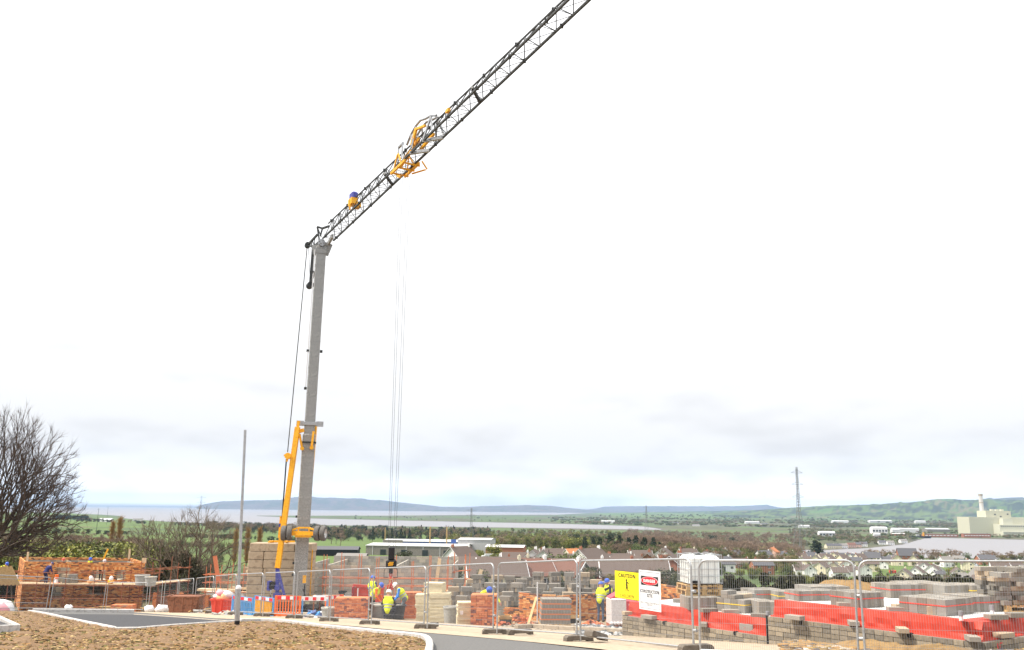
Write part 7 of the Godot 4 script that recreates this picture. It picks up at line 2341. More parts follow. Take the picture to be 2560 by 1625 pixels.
func house(label: String, p: Vector3, turn: float, w: float, d: float, eave: float, rise: float, wall: Material, roof: Material, wins: Array, chim := 1, trim := true, group := "hillside houses", called := "house") -> Node3D: # gables on the ends of x; front faces +z
	var t := thing(called, label, "house", p, turn, group)
	var hx := w / 2
	var hz := d / 2
	var mb := Mb.new()
	var y0 := -1.2
	mb.quad(Vector3(-hx, y0, hz), Vector3(hx, y0, hz), Vector3(hx, eave, hz), Vector3(-hx, eave, hz))
	mb.quad(Vector3(hx, y0, -hz), Vector3(-hx, y0, -hz), Vector3(-hx, eave, -hz), Vector3(hx, eave, -hz))
	for s in [-1, 1]:
		mb.quad(Vector3(s * hx, y0, s * hz), Vector3(s * hx, y0, -s * hz), Vector3(s * hx, eave, -s * hz), Vector3(s * hx, eave, s * hz))
		mb.tri(Vector3(s * hx, eave, s * hz), Vector3(s * hx, eave, -s * hz), Vector3(s * hx, eave + rise, 0))
	put("walls", mb, wall, t)
	mb = Mb.new()
	var o := 0.35
	var sl := Vector2(hz + o, rise * (hz + o) / hz)
	for s in [-1, 1]:
		var a := Vector3(-hx - o, eave + rise - sl.y + 0.04, s * sl.x)
		var b := Vector3(hx + o, eave + rise - sl.y + 0.04, s * sl.x)
		var r0 := Vector3(-hx - o, eave + rise + 0.04, 0)
		var r1 := Vector3(hx + o, eave + rise + 0.04, 0)
		var u := Vector3(0, 0.16, 0)
		if s > 0:
			mb.quad(a + u, b + u, r1 + u, r0 + u)
			mb.quad(b, a, r0, r1)
		else:
			mb.quad(b + u, a + u, r0 + u, r1 + u)
			mb.quad(a, b, r1, r0)
		mb.quad(a, b, b + u, a + u)
		mb.quad(b, r1, r1 + u, b + u)
		mb.quad(a, r0, r0 + u, a + u)
	var rf := put("roof", mb, roof, t)
	for k in chim:
		mb = Mb.new()
		var cx := hx * (0.85 if k == 0 else -0.85)
		mb.box(Vector3(cx, eave + rise + 0.1, 0), Vector3(0.5, 1.3, 0.8))
		mb.tube([Vector3(cx, eave + rise + 0.7, 0.2), Vector3(cx, eave + rise + 1.0, 0.2)], 0.11, 8)
		put("chimney", mb, M.brick_red if k == 1 else wall, rf)
	if trim:
		for s in [-1, 1]:
			mb = Mb.new()
			for z in [-1, 1]: mb.beam(Vector3(s * (hx + o + 0.03), eave + rise - sl.y - 0.02, z * sl.x), Vector3(s * (hx + o + 0.03), eave + rise - 0.02, 0), 0.06, 0.28, Vector3(s, 0, 0))
			put("bargeboard", mb, M.white_paint, t)
	for q in wins: # [face: 0 front, 1 right gable, -1 left gable, along, up, width, height]
		var B := Basis.IDENTITY
		var c := Vector3(q[1], q[2], hz + 0.02)
		if q[0] != 0:
			B = yaw(q[0] * PI / 2)
			c = Vector3(q[0] * (hx + 0.02), q[2], -q[1] * q[0])
		mb = Mb.new()
		mb.box(Vector3.ZERO, Vector3(q[3], q[4], 0.06))
		var f := put("window" if q.size() < 6 else "door", mb, M.white_paint, t, Transform3D(B, c))
		var n := 2 if q[3] > 1.2 else 1
		mb = Mb.new()
		for k in n: mb.box(Vector3((k - (n - 1) / 2.0) * q[3] / n, 0, 0.035), Vector3(q[3] / n - 0.14, q[4] - 0.16, 0.02))
		put("pane", mb, M.glass_dark if q.size() < 6 else M.tarp_blue, f)
	return t
func wins_for(w: float, d: float, eave: float) -> Array:
	var a := []
	var n := maxi(2, int(w / 3.4))
	for s in (2 if eave > 4 else 1):
		for k in n:
			if s == 0 and k == n / 2 and n > 2: a.append([0, -w / 2 + (k + 0.5) * w / n, 1.05, 1.0, 2.1, 1])
			else: a.append([0, -w / 2 + (k + 0.5) * w / n, 1.5 + 2.6 * s, 1.5, 1.2])
		for g in [-1, 1]: a.append([g, d * 0.2, 1.5 + 2.6 * s, 1.1, 1.2])
	if eave <= 4:
		for g in [-1, 1]: a.append([g, 0.0, eave + 0.9, 1.0, 1.0])
	return a
func shed(called: String, label: String, category: String, p: Vector3, turn: float, s: Vector3, rise: float, wall: Material, roof: Material, group := "works and sheds") -> Node3D:
	var t := thing(called, label, category, p, turn, group)
	var mb := Mb.new()
	mb.box(Vector3(0, s.y / 2 - 1, 0), Vector3(s.x, s.y + 2, s.z))
	extrude(mb, PackedVector2Array([Vector2(-s.z / 2, s.y), Vector2(s.z / 2, s.y), Vector2(0, s.y + rise)]), s.x, Transform3D(yaw(PI / 2), Vector3.ZERO))
	put("walls", mb, wall, t)
	mb = Mb.new()
	for e in [-1, 1]: mb.beam(Vector3(0, s.y + rise + 0.1, 0), Vector3(0, s.y + 0.1, e * (s.z / 2 + 0.3)), s.x + 0.8, 0.2)
	put("roof", mb, roof, t)
	return t
const HOUSES := [
	# px, distance, w, d, eave, rise, turn, wall, roof, chimneys, label
	[1195, 235, 13, 8, 2.6, 2.6, 0.05, "render_white", "tile_brown", 1, "long brown roofed bungalow below the warehouse, next to the orange scaffold"],
	[1262, 205, 12, 8, 2.6, 2.7, 0.12, "render_cream", "tile_brown", 1, "brown roofed bungalow with a cream front beside a tiny white dormer"],
	[1318, 236, 11, 8, 2.6, 2.6, -0.1, "render_white", "tile_brown", 2, "brown roofed bungalow with two chimneys before the white gables"],
	[1300, 168, 11, 8, 2.5, 2.6, 0.3, "render_white", "tile_red", 1, "reddish roofed bungalow directly behind the block stacks"],
	[1238, 165, 10, 8, 2.5, 2.5, 0.15, "render_cream", "tile_brown", 1, "brown roofed bungalow behind the scaffold gable of the block house"],
	[1378, 172, 13, 8, 2.5, 2.5, -0.5, "render_white", "tile_red", 1, "bungalow with a steep reddish roof edge pointing at the block stacks"],
	[1435, 195, 14, 8, 2.5, 2.6, 0.02, "render_white", "tile_brown", 1, "long dark brown roof behind the fence joint left of the workers"],
	[1515, 180, 12, 8, 2.5, 2.6, 0.05, "brick_red", "tile_brown", 1, "brown roof behind the yellow caution sign"],
	[1585, 172, 12, 8, 2.5, 2.7, -0.05, "brick_red", "tile_brown", 1, "grey brown roof behind the danger sign"],
	[1335, 268, 7, 8, 4.2, 3.0, 1.4, "render_white", "tile_brown", 1, "white gabled house with half timbered front, left of a pair"],
	[1358, 262, 7, 8, 4.2, 3.0, 1.5, "render_white", "tile_brown", 1, "white gabled house with half timbered front, right of a pair"],
	[1380, 480, 13, 8, 2.7, 3.0, 0.2, "render_cream", "tile_brown", 2, "brown roofed cottage with white trim above the boat yard"],
	[1435, 470, 10, 8, 2.7, 3.2, 0.6, "render_cream", "tile_orange", 1, "orange roofed house beside the conifer clump"],
	[1460, 480, 10, 8, 2.7, 3.0, -0.4, "render_cream", "tile_brown", 2, "brown roofed house with two cream chimneys beside the conifer clump"],
	[1515, 330, 9, 8, 2.7, 2.6, 1.1, "brick_red", "tile_brown", 1, "small brick gable with white bargeboards below the conifers"],
	[1550, 340, 10, 8, 2.7, 2.8, 0.2, "render_white", "tile_brown", 2, "brown roofed bungalow with a tall aerial below the conifers"],
	[1622, 300, 8, 9, 3.0, 3.4, 1.35, "brick_red", "tile_brown", 1, "brick gabled house with wide white bargeboards and one gable window"],
	[1570, 300, 11, 8, 2.6, 2.6, 0.1, "brick_red", "tile_brown", 1, "brick bungalow with brown roof left of the white trimmed gable"],
	[1690, 330, 12, 8, 2.7, 2.8, 0.0, "render_white", "tile_red", 1, "reddish brown roof above the water tank, nearer of two rows"],
	[1740, 370, 14, 8, 2.7, 2.9, -0.05, "render_white", "tile_brown", 1, "long brown roof above the water tank, farther of two rows"],
	[1705, 262, 6, 8, 2.8, 2.9, 1.3, "brick_red", "tile_brown", 1, "small white trimmed brick gable left of the water tank"],
	[1690, 190, 9, 9, 2.6, 3.6, 1.15, "brick_red", "tile_brown", 1, "large brick gable whose white bargeboard slopes down to the water tank"],
	[1800, 430, 11, 9, 3.0, 3.2, 0.3, "render_white", "slate", 1, "slate roofed house with skylights below the brown wood"],
	[1780, 520, 12, 9, 3.0, 4.0, 0.9, "brick_red", "tile_grey", 1, "broad pale gable of a brick house below the brown wood"],
	[1838, 640, 8, 8, 5.2, 3.4, 0.5, "render_white", "slate", 2, "tall white house with two white chimneys against the brown wood"],
	[1800, 700, 11, 8, 4.5, 3.4, 0.2, "render_grey", "slate", 1, "grey white villa half hidden in the brown wood"],
	[1910, 720, 11, 9, 5.0, 3.2, 0.4, "render_white", "slate", 2, "white villa with a low wing in a clearing of the wood"],
	[1932, 740, 10, 9, 6.5, 3.6, 1.0, "render_pink", "tile_orange", 1, "tall pink rendered house in a clearing of the wood"],
	[1850, 540, 11, 8, 2.8, 3.0, 0.35, "brick_red", "tile_brown", 1, "brown roofed brick house right above the tank's corner"],
	[1888, 558, 9, 9, 2.8, 3.6, 1.2, "brick_red", "tile_red", 1, "white trimmed steep gable with reddish roof above the brick villa"],
	[1868, 567, 7, 8, 2.6, 2.9, 1.25, "render_white", "tile_brown", 1, "pair of low white trimmed gables left of the brick villa"],
	[1905, 461, 10, 8, 4.9, 2.4, 0.05, "brick_red", "slate", 1, "two storey brick villa with grey hipped look roof behind the hedge"],
	[1965, 705, 10, 9, 3.6, 4.0, 1.15, "brick_red", "slate", 2, "dark gabled house with two brick chimneys by the shore wood"],
	[2000, 528, 7, 8, 3.6, 2.6, 0.0, "render_white", "tile_brown", 1, "white house wing with brown roof beside the twin windowed gable"],
	[2024, 521, 8, 7, 3.8, 2.8, 1.45, "render_white", "tile_brown", 0, "white gable with twin upper windows behind the hedge"],
	[2097, 528, 8.5, 8, 2.9, 2.6, 0.0, "render_white", "tile_brown", 1, "white bungalow with three front windows behind the hedge"],
	[2005, 645, 8, 8, 3.6, 3.2, 1.2, "render_cream", "tile_brown", 1, "cream gable with one window, first of the cream row"],
	[2040, 660, 9, 8, 4.4, 3.4, 1.15, "render_cream", "tile_brown", 1, "cream gable with red edged roof, second of the cream row"],
	[2072, 675, 9, 8, 4.4, 3.4, 0.75, "render_cream", "tile_brown", 1, "cream house with a long brown roof slope, third of the cream row"],
	[2108, 682, 9, 8, 4.4, 3.4, 0.65, "render_cream", "tile_brown", 1, "cream house with a steep brown roof, fourth of the cream row"],
	[2150, 705, 9, 8, 4.4, 3.4, 0.5, "render_cream", "tile_brown", 2, "cream house with a pale chimney stack, last of the cream row"],
	[1950, 768, 11, 9, 3.6, 3.2, 0.1, "render_grey", "slate", 1, "slate roofed house beside the shore, first of the dark terrace"],
	[1985, 780, 11, 9, 3.6, 3.2, 0.3, "brick_red", "slate", 1, "slate roofed house with an orange gable, second of the dark terrace"],
	[2025, 786, 11, 9, 3.6, 3.2, 0.25, "brick_red", "slate", 2, "slate roofed house with two chimneys, third of the dark terrace"],
	[2068, 792, 11, 9, 3.6, 3.2, 0.2, "brick_red", "slate", 1, "slate roofed house with a brown gable, fourth of the dark terrace"],
	[2108, 798, 11, 9, 3.6, 3.2, 0.15, "brick_red", "slate", 2, "slate roofed house by the water, fifth of the dark terrace"],
	[2178, 708, 13, 9, 4.8, 4.2, -0.25, "render_cream", "slate", 1, "slate roofed house with a yellow gable at the water's edge"],
	[2178, 600, 9, 9, 5.0, 2.6, -0.2, "render_cream", "tile_brown", 1, "two storey cream house with one upper window above the car port"],
	[2268, 768, 15, 9, 5.4, 5.6, -0.1, "brick_red", "slate", 0, "tall slate roofed hall with red gable edges against the water"],
	[2243, 690, 8, 8, 4.2, 3.6, 1.3, "render_cream", "tile_brown", 1, "cream gable below the slate hall, left of two"],
	[2285, 690, 9, 8, 4.2, 3.6, 1.1, "render_cream", "tile_brown", 1, "cream gable below the slate hall, right of two"],
	[2262, 461, 9, 8, 2.9, 3.2, 1.0, "render_cream", "tile_brown", 1, "cream gable end at the foot of the stepped terrace"],
	[2293, 521, 8, 8, 3.4, 3.2, 0.95, "render_white", "tile_brown", 1, "second house up the stepped terrace"],
	[2314, 581, 8, 8, 3.8, 3.2, 0.95, "render_white", "tile_brown", 1, "third house up the stepped terrace"],
	[2334, 543, 8, 8, 4.2, 3.2, 0.95, "render_white", "tile_brown", 2, "topmost house of the stepped terrace"],
	[2348, 528, 6, 6, 2.4, 1.6, 0.1, "render_white", "slate", 0, "small white flat looking house with dark porch beside the terrace"],
	[2300, 415, 5, 5, 2.2, 1.4, 0.1, "brick_red", "tile_red", 0, "little red porch house in front of the stepped terrace"],
	[2455, 329, 11, 10, 2.9, 5.0, 1.35, "render_grey", "tile_grey", 1, "large grey chevron gable with white bargeboards by the block pile"],
	[2446, 296, 5, 6, 2.8, 2.6, 1.5, "render_grey", "tile_brown", 0, "blue white small gable with a dark red window by the block pile"],
	[2520, 342, 12, 9, 2.9, 4.6, 1.1, "render_grey", "tile_grey", 1, "second grey gable behind the block pile"],
	[2400, 461, 7, 6, 2.6, 1.8, 0.2, "render_white", "tile_grey", 0, "low white outbuilding beside the chevron gable"],
	[2465, 718, 13, 9, 4.5, 3.0, 0.0, "brick_red", "slate", 2, "red gabled slate house with two red chimneys by the river"],
	[2535, 645, 12, 8, 3.2, 3.2, 0.35, "render_white", "tile_brown", 1, "white house with brown roof under the bare trees"],
	[2570, 581, 12, 8, 3.0, 3.0, 0.3, "render_white", "tile_grey", 1, "white grey roofed house at the edge of the bushes"],
	[2388, 773, 11, 8, 3.2, 2.2, -0.05, "render_grey", "tile_grey", 0, "low grey roofed boat house beside the big bare bush"],
	[1930, 773, 8.7, 8, 4.4, 3.1, 0.10, "brick_red", "slate", 1, "dark roofed house left of the shore terrace"],
	[1972, 773, 8.3, 8, 4.2, 3.2, 0.10, "render_cream", "tile_brown", 2, "cream house in front of the first slate roofs"],
	[2000, 752, 10.4, 8, 2.8, 3.2, 0.10, "brick_red", "tile_brown", 2, "brown gabled house in front of the orange slate gable"],
	[2058, 752, 8.8, 8, 2.8, 3.0, 0.30, "render_cream", "tile_brown", 1, "cream gable in front of the third slate roof"],
	[2090, 759, 10.5, 8, 4.2, 3.0, 0.90, "render_cream", "tile_brown", 2, "cream gable in front of the fourth slate roof"],
	[2130, 773, 8.9, 8, 2.8, 3.5, 0.90, "render_white", "slate", 2, "white house with slate roof right of the cream row"],
	[2215, 705, 10.0, 8, 2.8, 2.9, -0.20, "render_cream", "slate", 2, "cream house between yellow gable and slate hall"],
	[1985, 562, 8.8, 8, 4.2, 2.8, -0.20, "brick_red", "tile_brown", 2, "brick house with brown roof above the white gable wing"],
	[2055, 558, 9.7, 8, 4.4, 3.0, 0.90, "render_cream", "tile_brown", 2, "cream house above the white bungalow, left of two"],
	[2085, 567, 9.8, 8, 4.2, 2.9, 1.20, "render_cream", "tile_brown", 2, "cream house above the white bungalow, right of two"],
	[2125, 548, 8.8, 8, 2.8, 2.8, 0.10, "render_white", "tile_brown", 2, "white house behind the double fence post"],
	[1660, 410, 9.6, 8, 4.4, 3.1, 1.20, "render_white", "tile_brown", 1, "brown roofed house above the danger sign"],
	[1720, 430, 8.2, 8, 4.4, 3.3, 0.30, "render_cream", "tile_brown", 2, "brown roofed house in a row above the water tank"],
	[1765, 440, 8.6, 8, 4.4, 3.3, 1.20, "brick_red", "tile_brown", 1, "brick house with brown roof at the row's end"],
	[1600, 430, 10.7, 8, 2.8, 3.4, 0.10, "brick_red", "tile_brown", 2, "brown roofed house below the conifers' right end"],
	[1400, 300, 10.3, 8, 2.8, 2.9, -0.20, "render_white", "tile_brown", 1, "brown roofed bungalow above the round garden conifers"],
	[1290, 300, 8.9, 8, 2.8, 3.1, 0.10, "render_white", "tile_brown", 1, "brown roofed bungalow with white end wall below the yard"],
	[1475, 262, 10.7, 8, 4.4, 3.3, 0.90, "render_white", "tile_brown", 2, "brown roofed bungalow right of the round garden conifers"],
	[1150, 270, 8.1, 8, 4.2, 3.6, 0.90, "render_white", "tile_brown", 2, "brown roofed bungalow beside the warehouse wall"],
	[2500, 581, 10.6, 8, 4.4, 3.5, -0.20, "render_white", "tile_brown", 2, "white house with brown roof behind the grey gables"],
	[2420, 630, 9.9, 8, 4.2, 2.9, 1.20, "render_cream", "tile_brown", 2, "cream house right of the bare river bush"],
	[2365, 675, 9.8, 8, 4.2, 3.3, 0.30, "render_white", "tile_grey", 2, "white grey roofed house left of the bare river bush"],
	[1962, 600, 8.2, 7.5, 3.6, 2.6, 1.30, "render_white", "tile_brown", 1, "white house in front of the slate terrace's left end"],
	[2015, 690, 9.2, 7.5, 2.8, 2.6, 0.10, "render_cream", "tile_brown", 1, "cream gable tucked below the second slate roof"],
	[2046, 640, 9.2, 7.5, 2.8, 2.6, -0.20, "render_white", "tile_brown", 1, "white gable between the cream row houses"],
	[2078, 620, 8.8, 7.5, 4.4, 2.6, 1.50, "render_white", "tile_brown", 1, "white house behind the white bungalow"],
	[2118, 600, 9.4, 7.5, 4.4, 2.7, 1.30, "render_white", "tile_brown", 1, "white house left of the fence joint"],
	[2140, 700, 7.6, 7.5, 2.8, 2.5, -0.20, "render_cream", "slate", 1, "cream slate roofed house before the inlet"],
	[2160, 540, 7.2, 7.5, 4.4, 2.6, 1.50, "render_white", "tile_brown", 1, "white house right of the fence joint"],
	[2205, 640, 9.2, 7.5, 3.6, 2.5, 1.30, "render_white", "tile_brown", 1, "white house below the yellow gable"],
	[2230, 720, 8.8, 7.5, 3.6, 2.9, 1.70, "render_cream", "slate", 1, "cream house left of the slate hall"],
	[2310, 620, 9.3, 7.5, 3.6, 2.6, 1.45, "render_white", "tile_brown", 1, "white house right of the slate hall"],
	[2345, 560, 7.5, 7.5, 2.8, 2.9, 1.45, "render_white", "tile_brown", 1, "white house above the stepped terrace"],
	[2395, 520, 9.2, 7.5, 3.6, 2.5, 1.30, "render_cream", "tile_brown", 1, "cream house among bushes above the low outbuilding"],
	[2430, 640, 8.1, 7.5, 2.8, 3.0, 1.45, "render_white", "tile_grey", 1, "white house before the red gabled slate house"],
	[2495, 620, 7.3, 7.5, 4.4, 2.5, 1.30, "render_white", "tile_brown", 1, "white house right of the red gabled slate house"],
	[1880, 620, 7.8, 7.5, 2.8, 2.5, 1.45, "render_white", "tile_brown", 1, "white house above the white trimmed steep gable"],
	[1925, 600, 8.3, 7.5, 4.4, 2.7, 1.30, "render_white", "slate", 1, "white slate roofed house above the brick villa"]]
const FAR_HOUSES := [[2075, 1590, 16, "render_cream", "slate", "cream waterside cottage, first of the far bank row"], [2092, 1600, 15, "render_cream", "slate", "cream waterside cottage, second of the far bank row"], [2108, 1610, 14, "render_white", "tile_grey", "white waterside cottage, third of the far bank row"], [2128, 1640, 15, "render_pink", "tile_red", "pink waterside cottage on the far bank"], [2143, 1660, 13, "render_pink", "slate", "second pink waterside cottage on the far bank"], [2158, 1690, 14, "render_white", "slate", "white gabled cottage beside the pink ones"], [2205, 1790, 14, "render_white", "slate", "white cottage beside the round dark bush on the far bank"], [2226, 1800, 13, "render_white", "tile_grey", "white cottage right of the round dark bush"], [2258, 1900, 16, "render_white", "tile_grey", "white cottage near the jetty"], [118, 2300, 20, "render_white", "slate", "white farmhouse on the headland behind the big bare tree"], [345, 2900, 30, "render_white", "tile_grey", "long low white farm on the headland shore"], [600, 2300, 22, "render_cream", "tile_grey", "cream farmhouse among trees by the shore"], [1690, 4200, 26, "render_white", "slate", "distant white farmhouse on the flat land"], [1910, 4300, 30, "render_white", "slate", "distant white hamlet house below the hill"], [1740, 3700, 28, "render_white", "tile_grey", "distant white house behind the brown wood"]]
func town() -> void:
	town_materials()
	for q in HOUSES:
		house(q[10], on(q[0], q[1]), q[6], q[2], q[3], q[4], q[5], M[q[7]], M[q[8]], wins_for(q[2], q[3], q[4]), q[9], q[4] < 4.6)
	for q in FAR_HOUSES: house(q[5], on(q[0], q[1]), rng.randf_range(-0.3, 0.3), q[2], 9, 4.5, 3.5, M[q[3]], M[q[4]], wins_for(q[2], 9, 4.5) if q[1] < 2000 else [], 1, false, "far cottages")
	# warehouses
	var w := shed("warehouse", "long grey walled warehouse with a white flat roof", "warehouse", on(1052, 530), -0.14, Vector3(56, 5.6, 30), 1.0, M.wall_warehouse, M.sheet_grey)
	for k in 6: bit("downpipe", M.sheet_white, w, Vector3(-24 + k * 9.6, 3.2, 15.1), Vector3(0.25, 6.4, 0.2))
	for k in 4: bit("loading_door", M.glass_dark, w, Vector3(-18 + k * 12.0, 1.9, 15.1), Vector3(3.2, 3.6, 0.2))
	w = shed("warehouse", "tall white block at the end of the grey warehouse", "warehouse", on(1192, 545), -0.12, Vector3(19, 9.5, 22), 0.8, M.sheet_grey, M.sheet_grey)
	bit("sign_band", M.sheet_blue, w, Vector3(-12, 8.6, 11.2), Vector3(3, 2.2, 0.3))
	shed("warehouse", "lower white roofed wing with orange brown wall", "warehouse", on(1265, 500), -0.1, Vector3(20, 6, 18), 0.9, M.brick_red, M.sheet_white)
	w = shed("warehouse", "blue banded warehouse behind the grey one", "warehouse", on(1060, 660), -0.08, Vector3(54, 7, 26), 1.2, M.sheet_blue, M.sheet_grey)
	bit("grey_bay", M.wall_warehouse, w, Vector3(-20, 4, 13.2), Vector3(14, 8, 0.5))
	for q in [[962, 1000, "in the field left of the hoist ropes"], [1116, 620, "above the blue warehouse's right end"], [1074, 610, "above the blue warehouse's middle"]]:
		var mast := thing("timber_mast", "plain ochre post " + q[2], "post", on(q[0], q[1]), 0, "warehouse posts")
		var mb := Mb.new()
		mb.tube([Vector3.ZERO, Vector3(0, 17, 0)], 0.45, 6)
		put("mast_shaft", mb, M.timber, mast)
	shed("farm_shed", "dark roofed low shed in the green field right of the crane", "shed", on(838, 480), 0.05, Vector3(24, 3.2, 12), 1.5, M.dark_felt, M.slate)
	shed("farm_shed", "small dark blue shed beside the lone field bush", "shed", on(880, 360), 0.0, Vector3(11, 2.8, 7), 0.9, M.tarp_blue, M.tile_grey)
	shed("farm_shed", "pale barn roof on the headland field", "shed", on(265, 2250), 0.0, Vector3(30, 5, 16), 4, M.render_white, M.sheet_white)
	shed("farm_shed", "grey barn beside the headland shelter belt", "shed", on(100, 2100), 0.1, Vector3(36, 6, 16), 4, M.wall_warehouse, M.tile_grey)
	shed("grey_garage", "low grey roofed garage below the chevron gable", "garage", on(2410, 125), -0.05, Vector3(4.6, 2.6, 5), 0.9, M.render_grey, M.tile_grey)
	# works across the river
	for q in [[2197, 2700, 44, 16, 22, "render_white", "sheet_white", "white and pink factory block beyond the far river bank"], [2262, 2900, 80, 11, 26, "sheet_white", "sheet_white", "long white factory sheds beyond the river bank"], [2238, 2760, 22, 12, 18, "sheet_white", "sheet_white", "small white factory building left of the long sheds"], [2340, 3000, 74, 10, 40, "wall_warehouse", "sheet_white", "wide white pitched factory roof left of the power station"], [2066, 2300, 40, 11, 14, "sheet_white", "sheet_white", "modern white office with dark window band near the evergreen"], [2192, 2250, 15, 9, 10, "sheet_white", "sheet_white", "small white cube building on the marsh"], [2245, 2500, 34, 5, 12, "brick_red", "sheet_white", "low white roofed brick works on the marsh"], [1520, 4200, 60, 10, 24, "sheet_white", "sheet_white", "distant white shed beyond the willow wood"], [2100, 5200, 90, 12, 30, "sheet_white", "sheet_white", "distant white warehouse row below the hill, left one"], [2200, 5600, 140, 12, 30, "sheet_white", "sheet_white", "distant long white warehouse row below the hill"], [2300, 5600, 60, 12, 30, "sheet_white", "sheet_white", "distant white warehouse row below the hill, right one"], [1880, 4600, 70, 9, 24, "sheet_white", "sheet_white", "distant white shed right of the wood's dark evergreens"], [2010, 3600, 40, 8, 20, "sheet_white", "sheet_white", "distant low white shed beside the tall pylon"]]:
		var s := shed("factory", q[7], "factory", on(q[0], q[1]), rng.randf_range(-0.1, 0.1), Vector3(q[2], q[3], q[4]), q[3] * 0.25, M[q[5]], M[q[6]])
		if q[0] in [2197, 2066]:
			for k in 5: bit("window_bay", M.glass_dark, s, Vector3(-q[2] * 0.4 + k * q[2] * 0.2, q[3] * 0.55, q[4] / 2 + 0.15), Vector3(q[2] * 0.13, q[3] * 0.3, 0.3))
	power_station()
	# little red shed and vehicles among the houses
	var van := thing("parked_van", "bright red van body parked beside the two storey cream house", "van", on(2232, 580), 0.2)
	var mb := Mb.new()
	mb.cbox(Vector3(0, 1.15, 0), Vector3(4.4, 1.7, 1.8), 0.25)
	put("van_body", mb, M.red_skip, van)
	bit("windscreen", M.glass_dark, van, Vector3(-1.1, 1.5, 0.905), Vector3(1.1, 0.6, 0.02))
	for x in [-1.4, 1.4]:
		mb = Mb.new()
		mb.tube([Vector3(x, 0.34, 0.7), Vector3(x, 0.34, 0.93)], 0.34, 14)
		put("wheel", mb, M.tyre, van)
	for q in [[1302, 420, "white tank trailer in the yard before the white gables"], [1240, 440, "white lorry box parked by the warehouse wing"], [1222, 430, "pale lorry parked behind the spring tree"], [1530, 330, "white van box parked by the brick gable"], [1320, 520, "dark blue lorry parked beyond the yard"]]:
		var l := thing("parked_lorry", q[2], "lorry", on(q[0], q[1]), 0.15)
		bit("box_body", M.sheet_blue if "blue" in q[2] else M.sheet_white, l, Vector3(0.6, 2.0, 0), Vector3(5.0, 2.5, 2.3))
		mb = Mb.new()
		extrude(mb, PackedVector2Array([Vector2(-3.6, 0.5), Vector2(-2.0, 0.5), Vector2(-2.0, 2.6), Vector2(-3.1, 2.6), Vector2(-3.6, 1.6)]), 2.2, Transform3D.IDENTITY)
		put("cab", mb, M.white_paint, l)
		bit("chassis", M.black_iron, l, Vector3(0.4, 0.62, 0), Vector3(5.6, 0.22, 1.6))
		for x in [-2.8, 1.2, 2.3]:
			mb = Mb.new()
			mb.tube([Vector3(x, 0.5, -1.1), Vector3(x, 0.5, 1.1)], 0.5, 12)
			put("wheel", mb, M.tyre, l)
	# pylons and poles
	pylon("tall lattice pylon rising above the wood and the hill", on(2003, 1000), 97, 6.5)
	pylon("lattice pylon half hidden behind the ivy clad tree", on(497, 1400), 54, 6)
	pylon("lattice pylon standing beyond the warehouses", on(1177, 900), 37, 4.5)
	pylon("small distant lattice pylon above the conifers", on(1617, 1700), 62, 6)
	for q in [[240, 900, 26, "above the headland shelter belt"], [266, 1800, 34, "near the pale barn roof"], [840, 900, 9, "in the field right of the crane"], [1372, 300, 7, "beside the half timbered gables"], [1478, 300, 8, "above the curved brick wall"]]:
		var u := thing("utility_pole", "thin dark utility pole " + q[3], "pole", on(q[0], q[1]), 0, "utility poles")
		mb = Mb.new()
		mb.tube([Vector3.ZERO, Vector3(0, q[2], 0)], [0.22, 0.14], 6)
		put("pole_shaft", mb, M.jib_steel, u)
		bit("crossarm", M.jib_steel, u, Vector3(0, q[2] - 1.0, 0), Vector3(2.4, 0.15, 0.15))
	# jetty with dredger
	var jet := thing("barge", "dark barge with yellow crane tower moored at the far bank jetty", "barge", Vector3(at(2300, 1338, 2330).x, SEA, -2330.0))
	mb = Mb.new()
	extrude(mb, PackedVector2Array([Vector2(-24, 0), Vector2(24, 0), Vector2(27, 5), Vector2(-27, 5)]), 12, Transform3D.IDENTITY)
	put("hull", mb, M.black_iron, jet)
	bit("tower", M.crane_yellow, jet, Vector3(9, 9.5, 0), Vector3(3, 9, 3))
	bit("wheelhouse", M.tub_grey, jet, Vector3(-6, 7.4, 0), Vector3(7, 5, 6))
	# mesh fence far behind the site
	var ff := thing("far_fence", "distant galvanised crowd barriers standing below the dark hedge", "fence", on(1800, 62))
	var A := on(1800, 62)
	var B := on(1985, 66)
	for k in 11:
		mb = Mb.new()
		var p := (B - A) * k / 10.0
		mb.tube([p, p + Vector3(0, 1.15, 0)], 0.03, 6)
		put("post", mb, M.galvanised, ff)
	for y in [0.35, 1.12]:
		mb = Mb.new()
		mb.tube([Vector3(0, y, 0), (B - A) + Vector3(0, y, 0)], 0.028, 6)
		put("rail", mb, M.galvanised, ff)
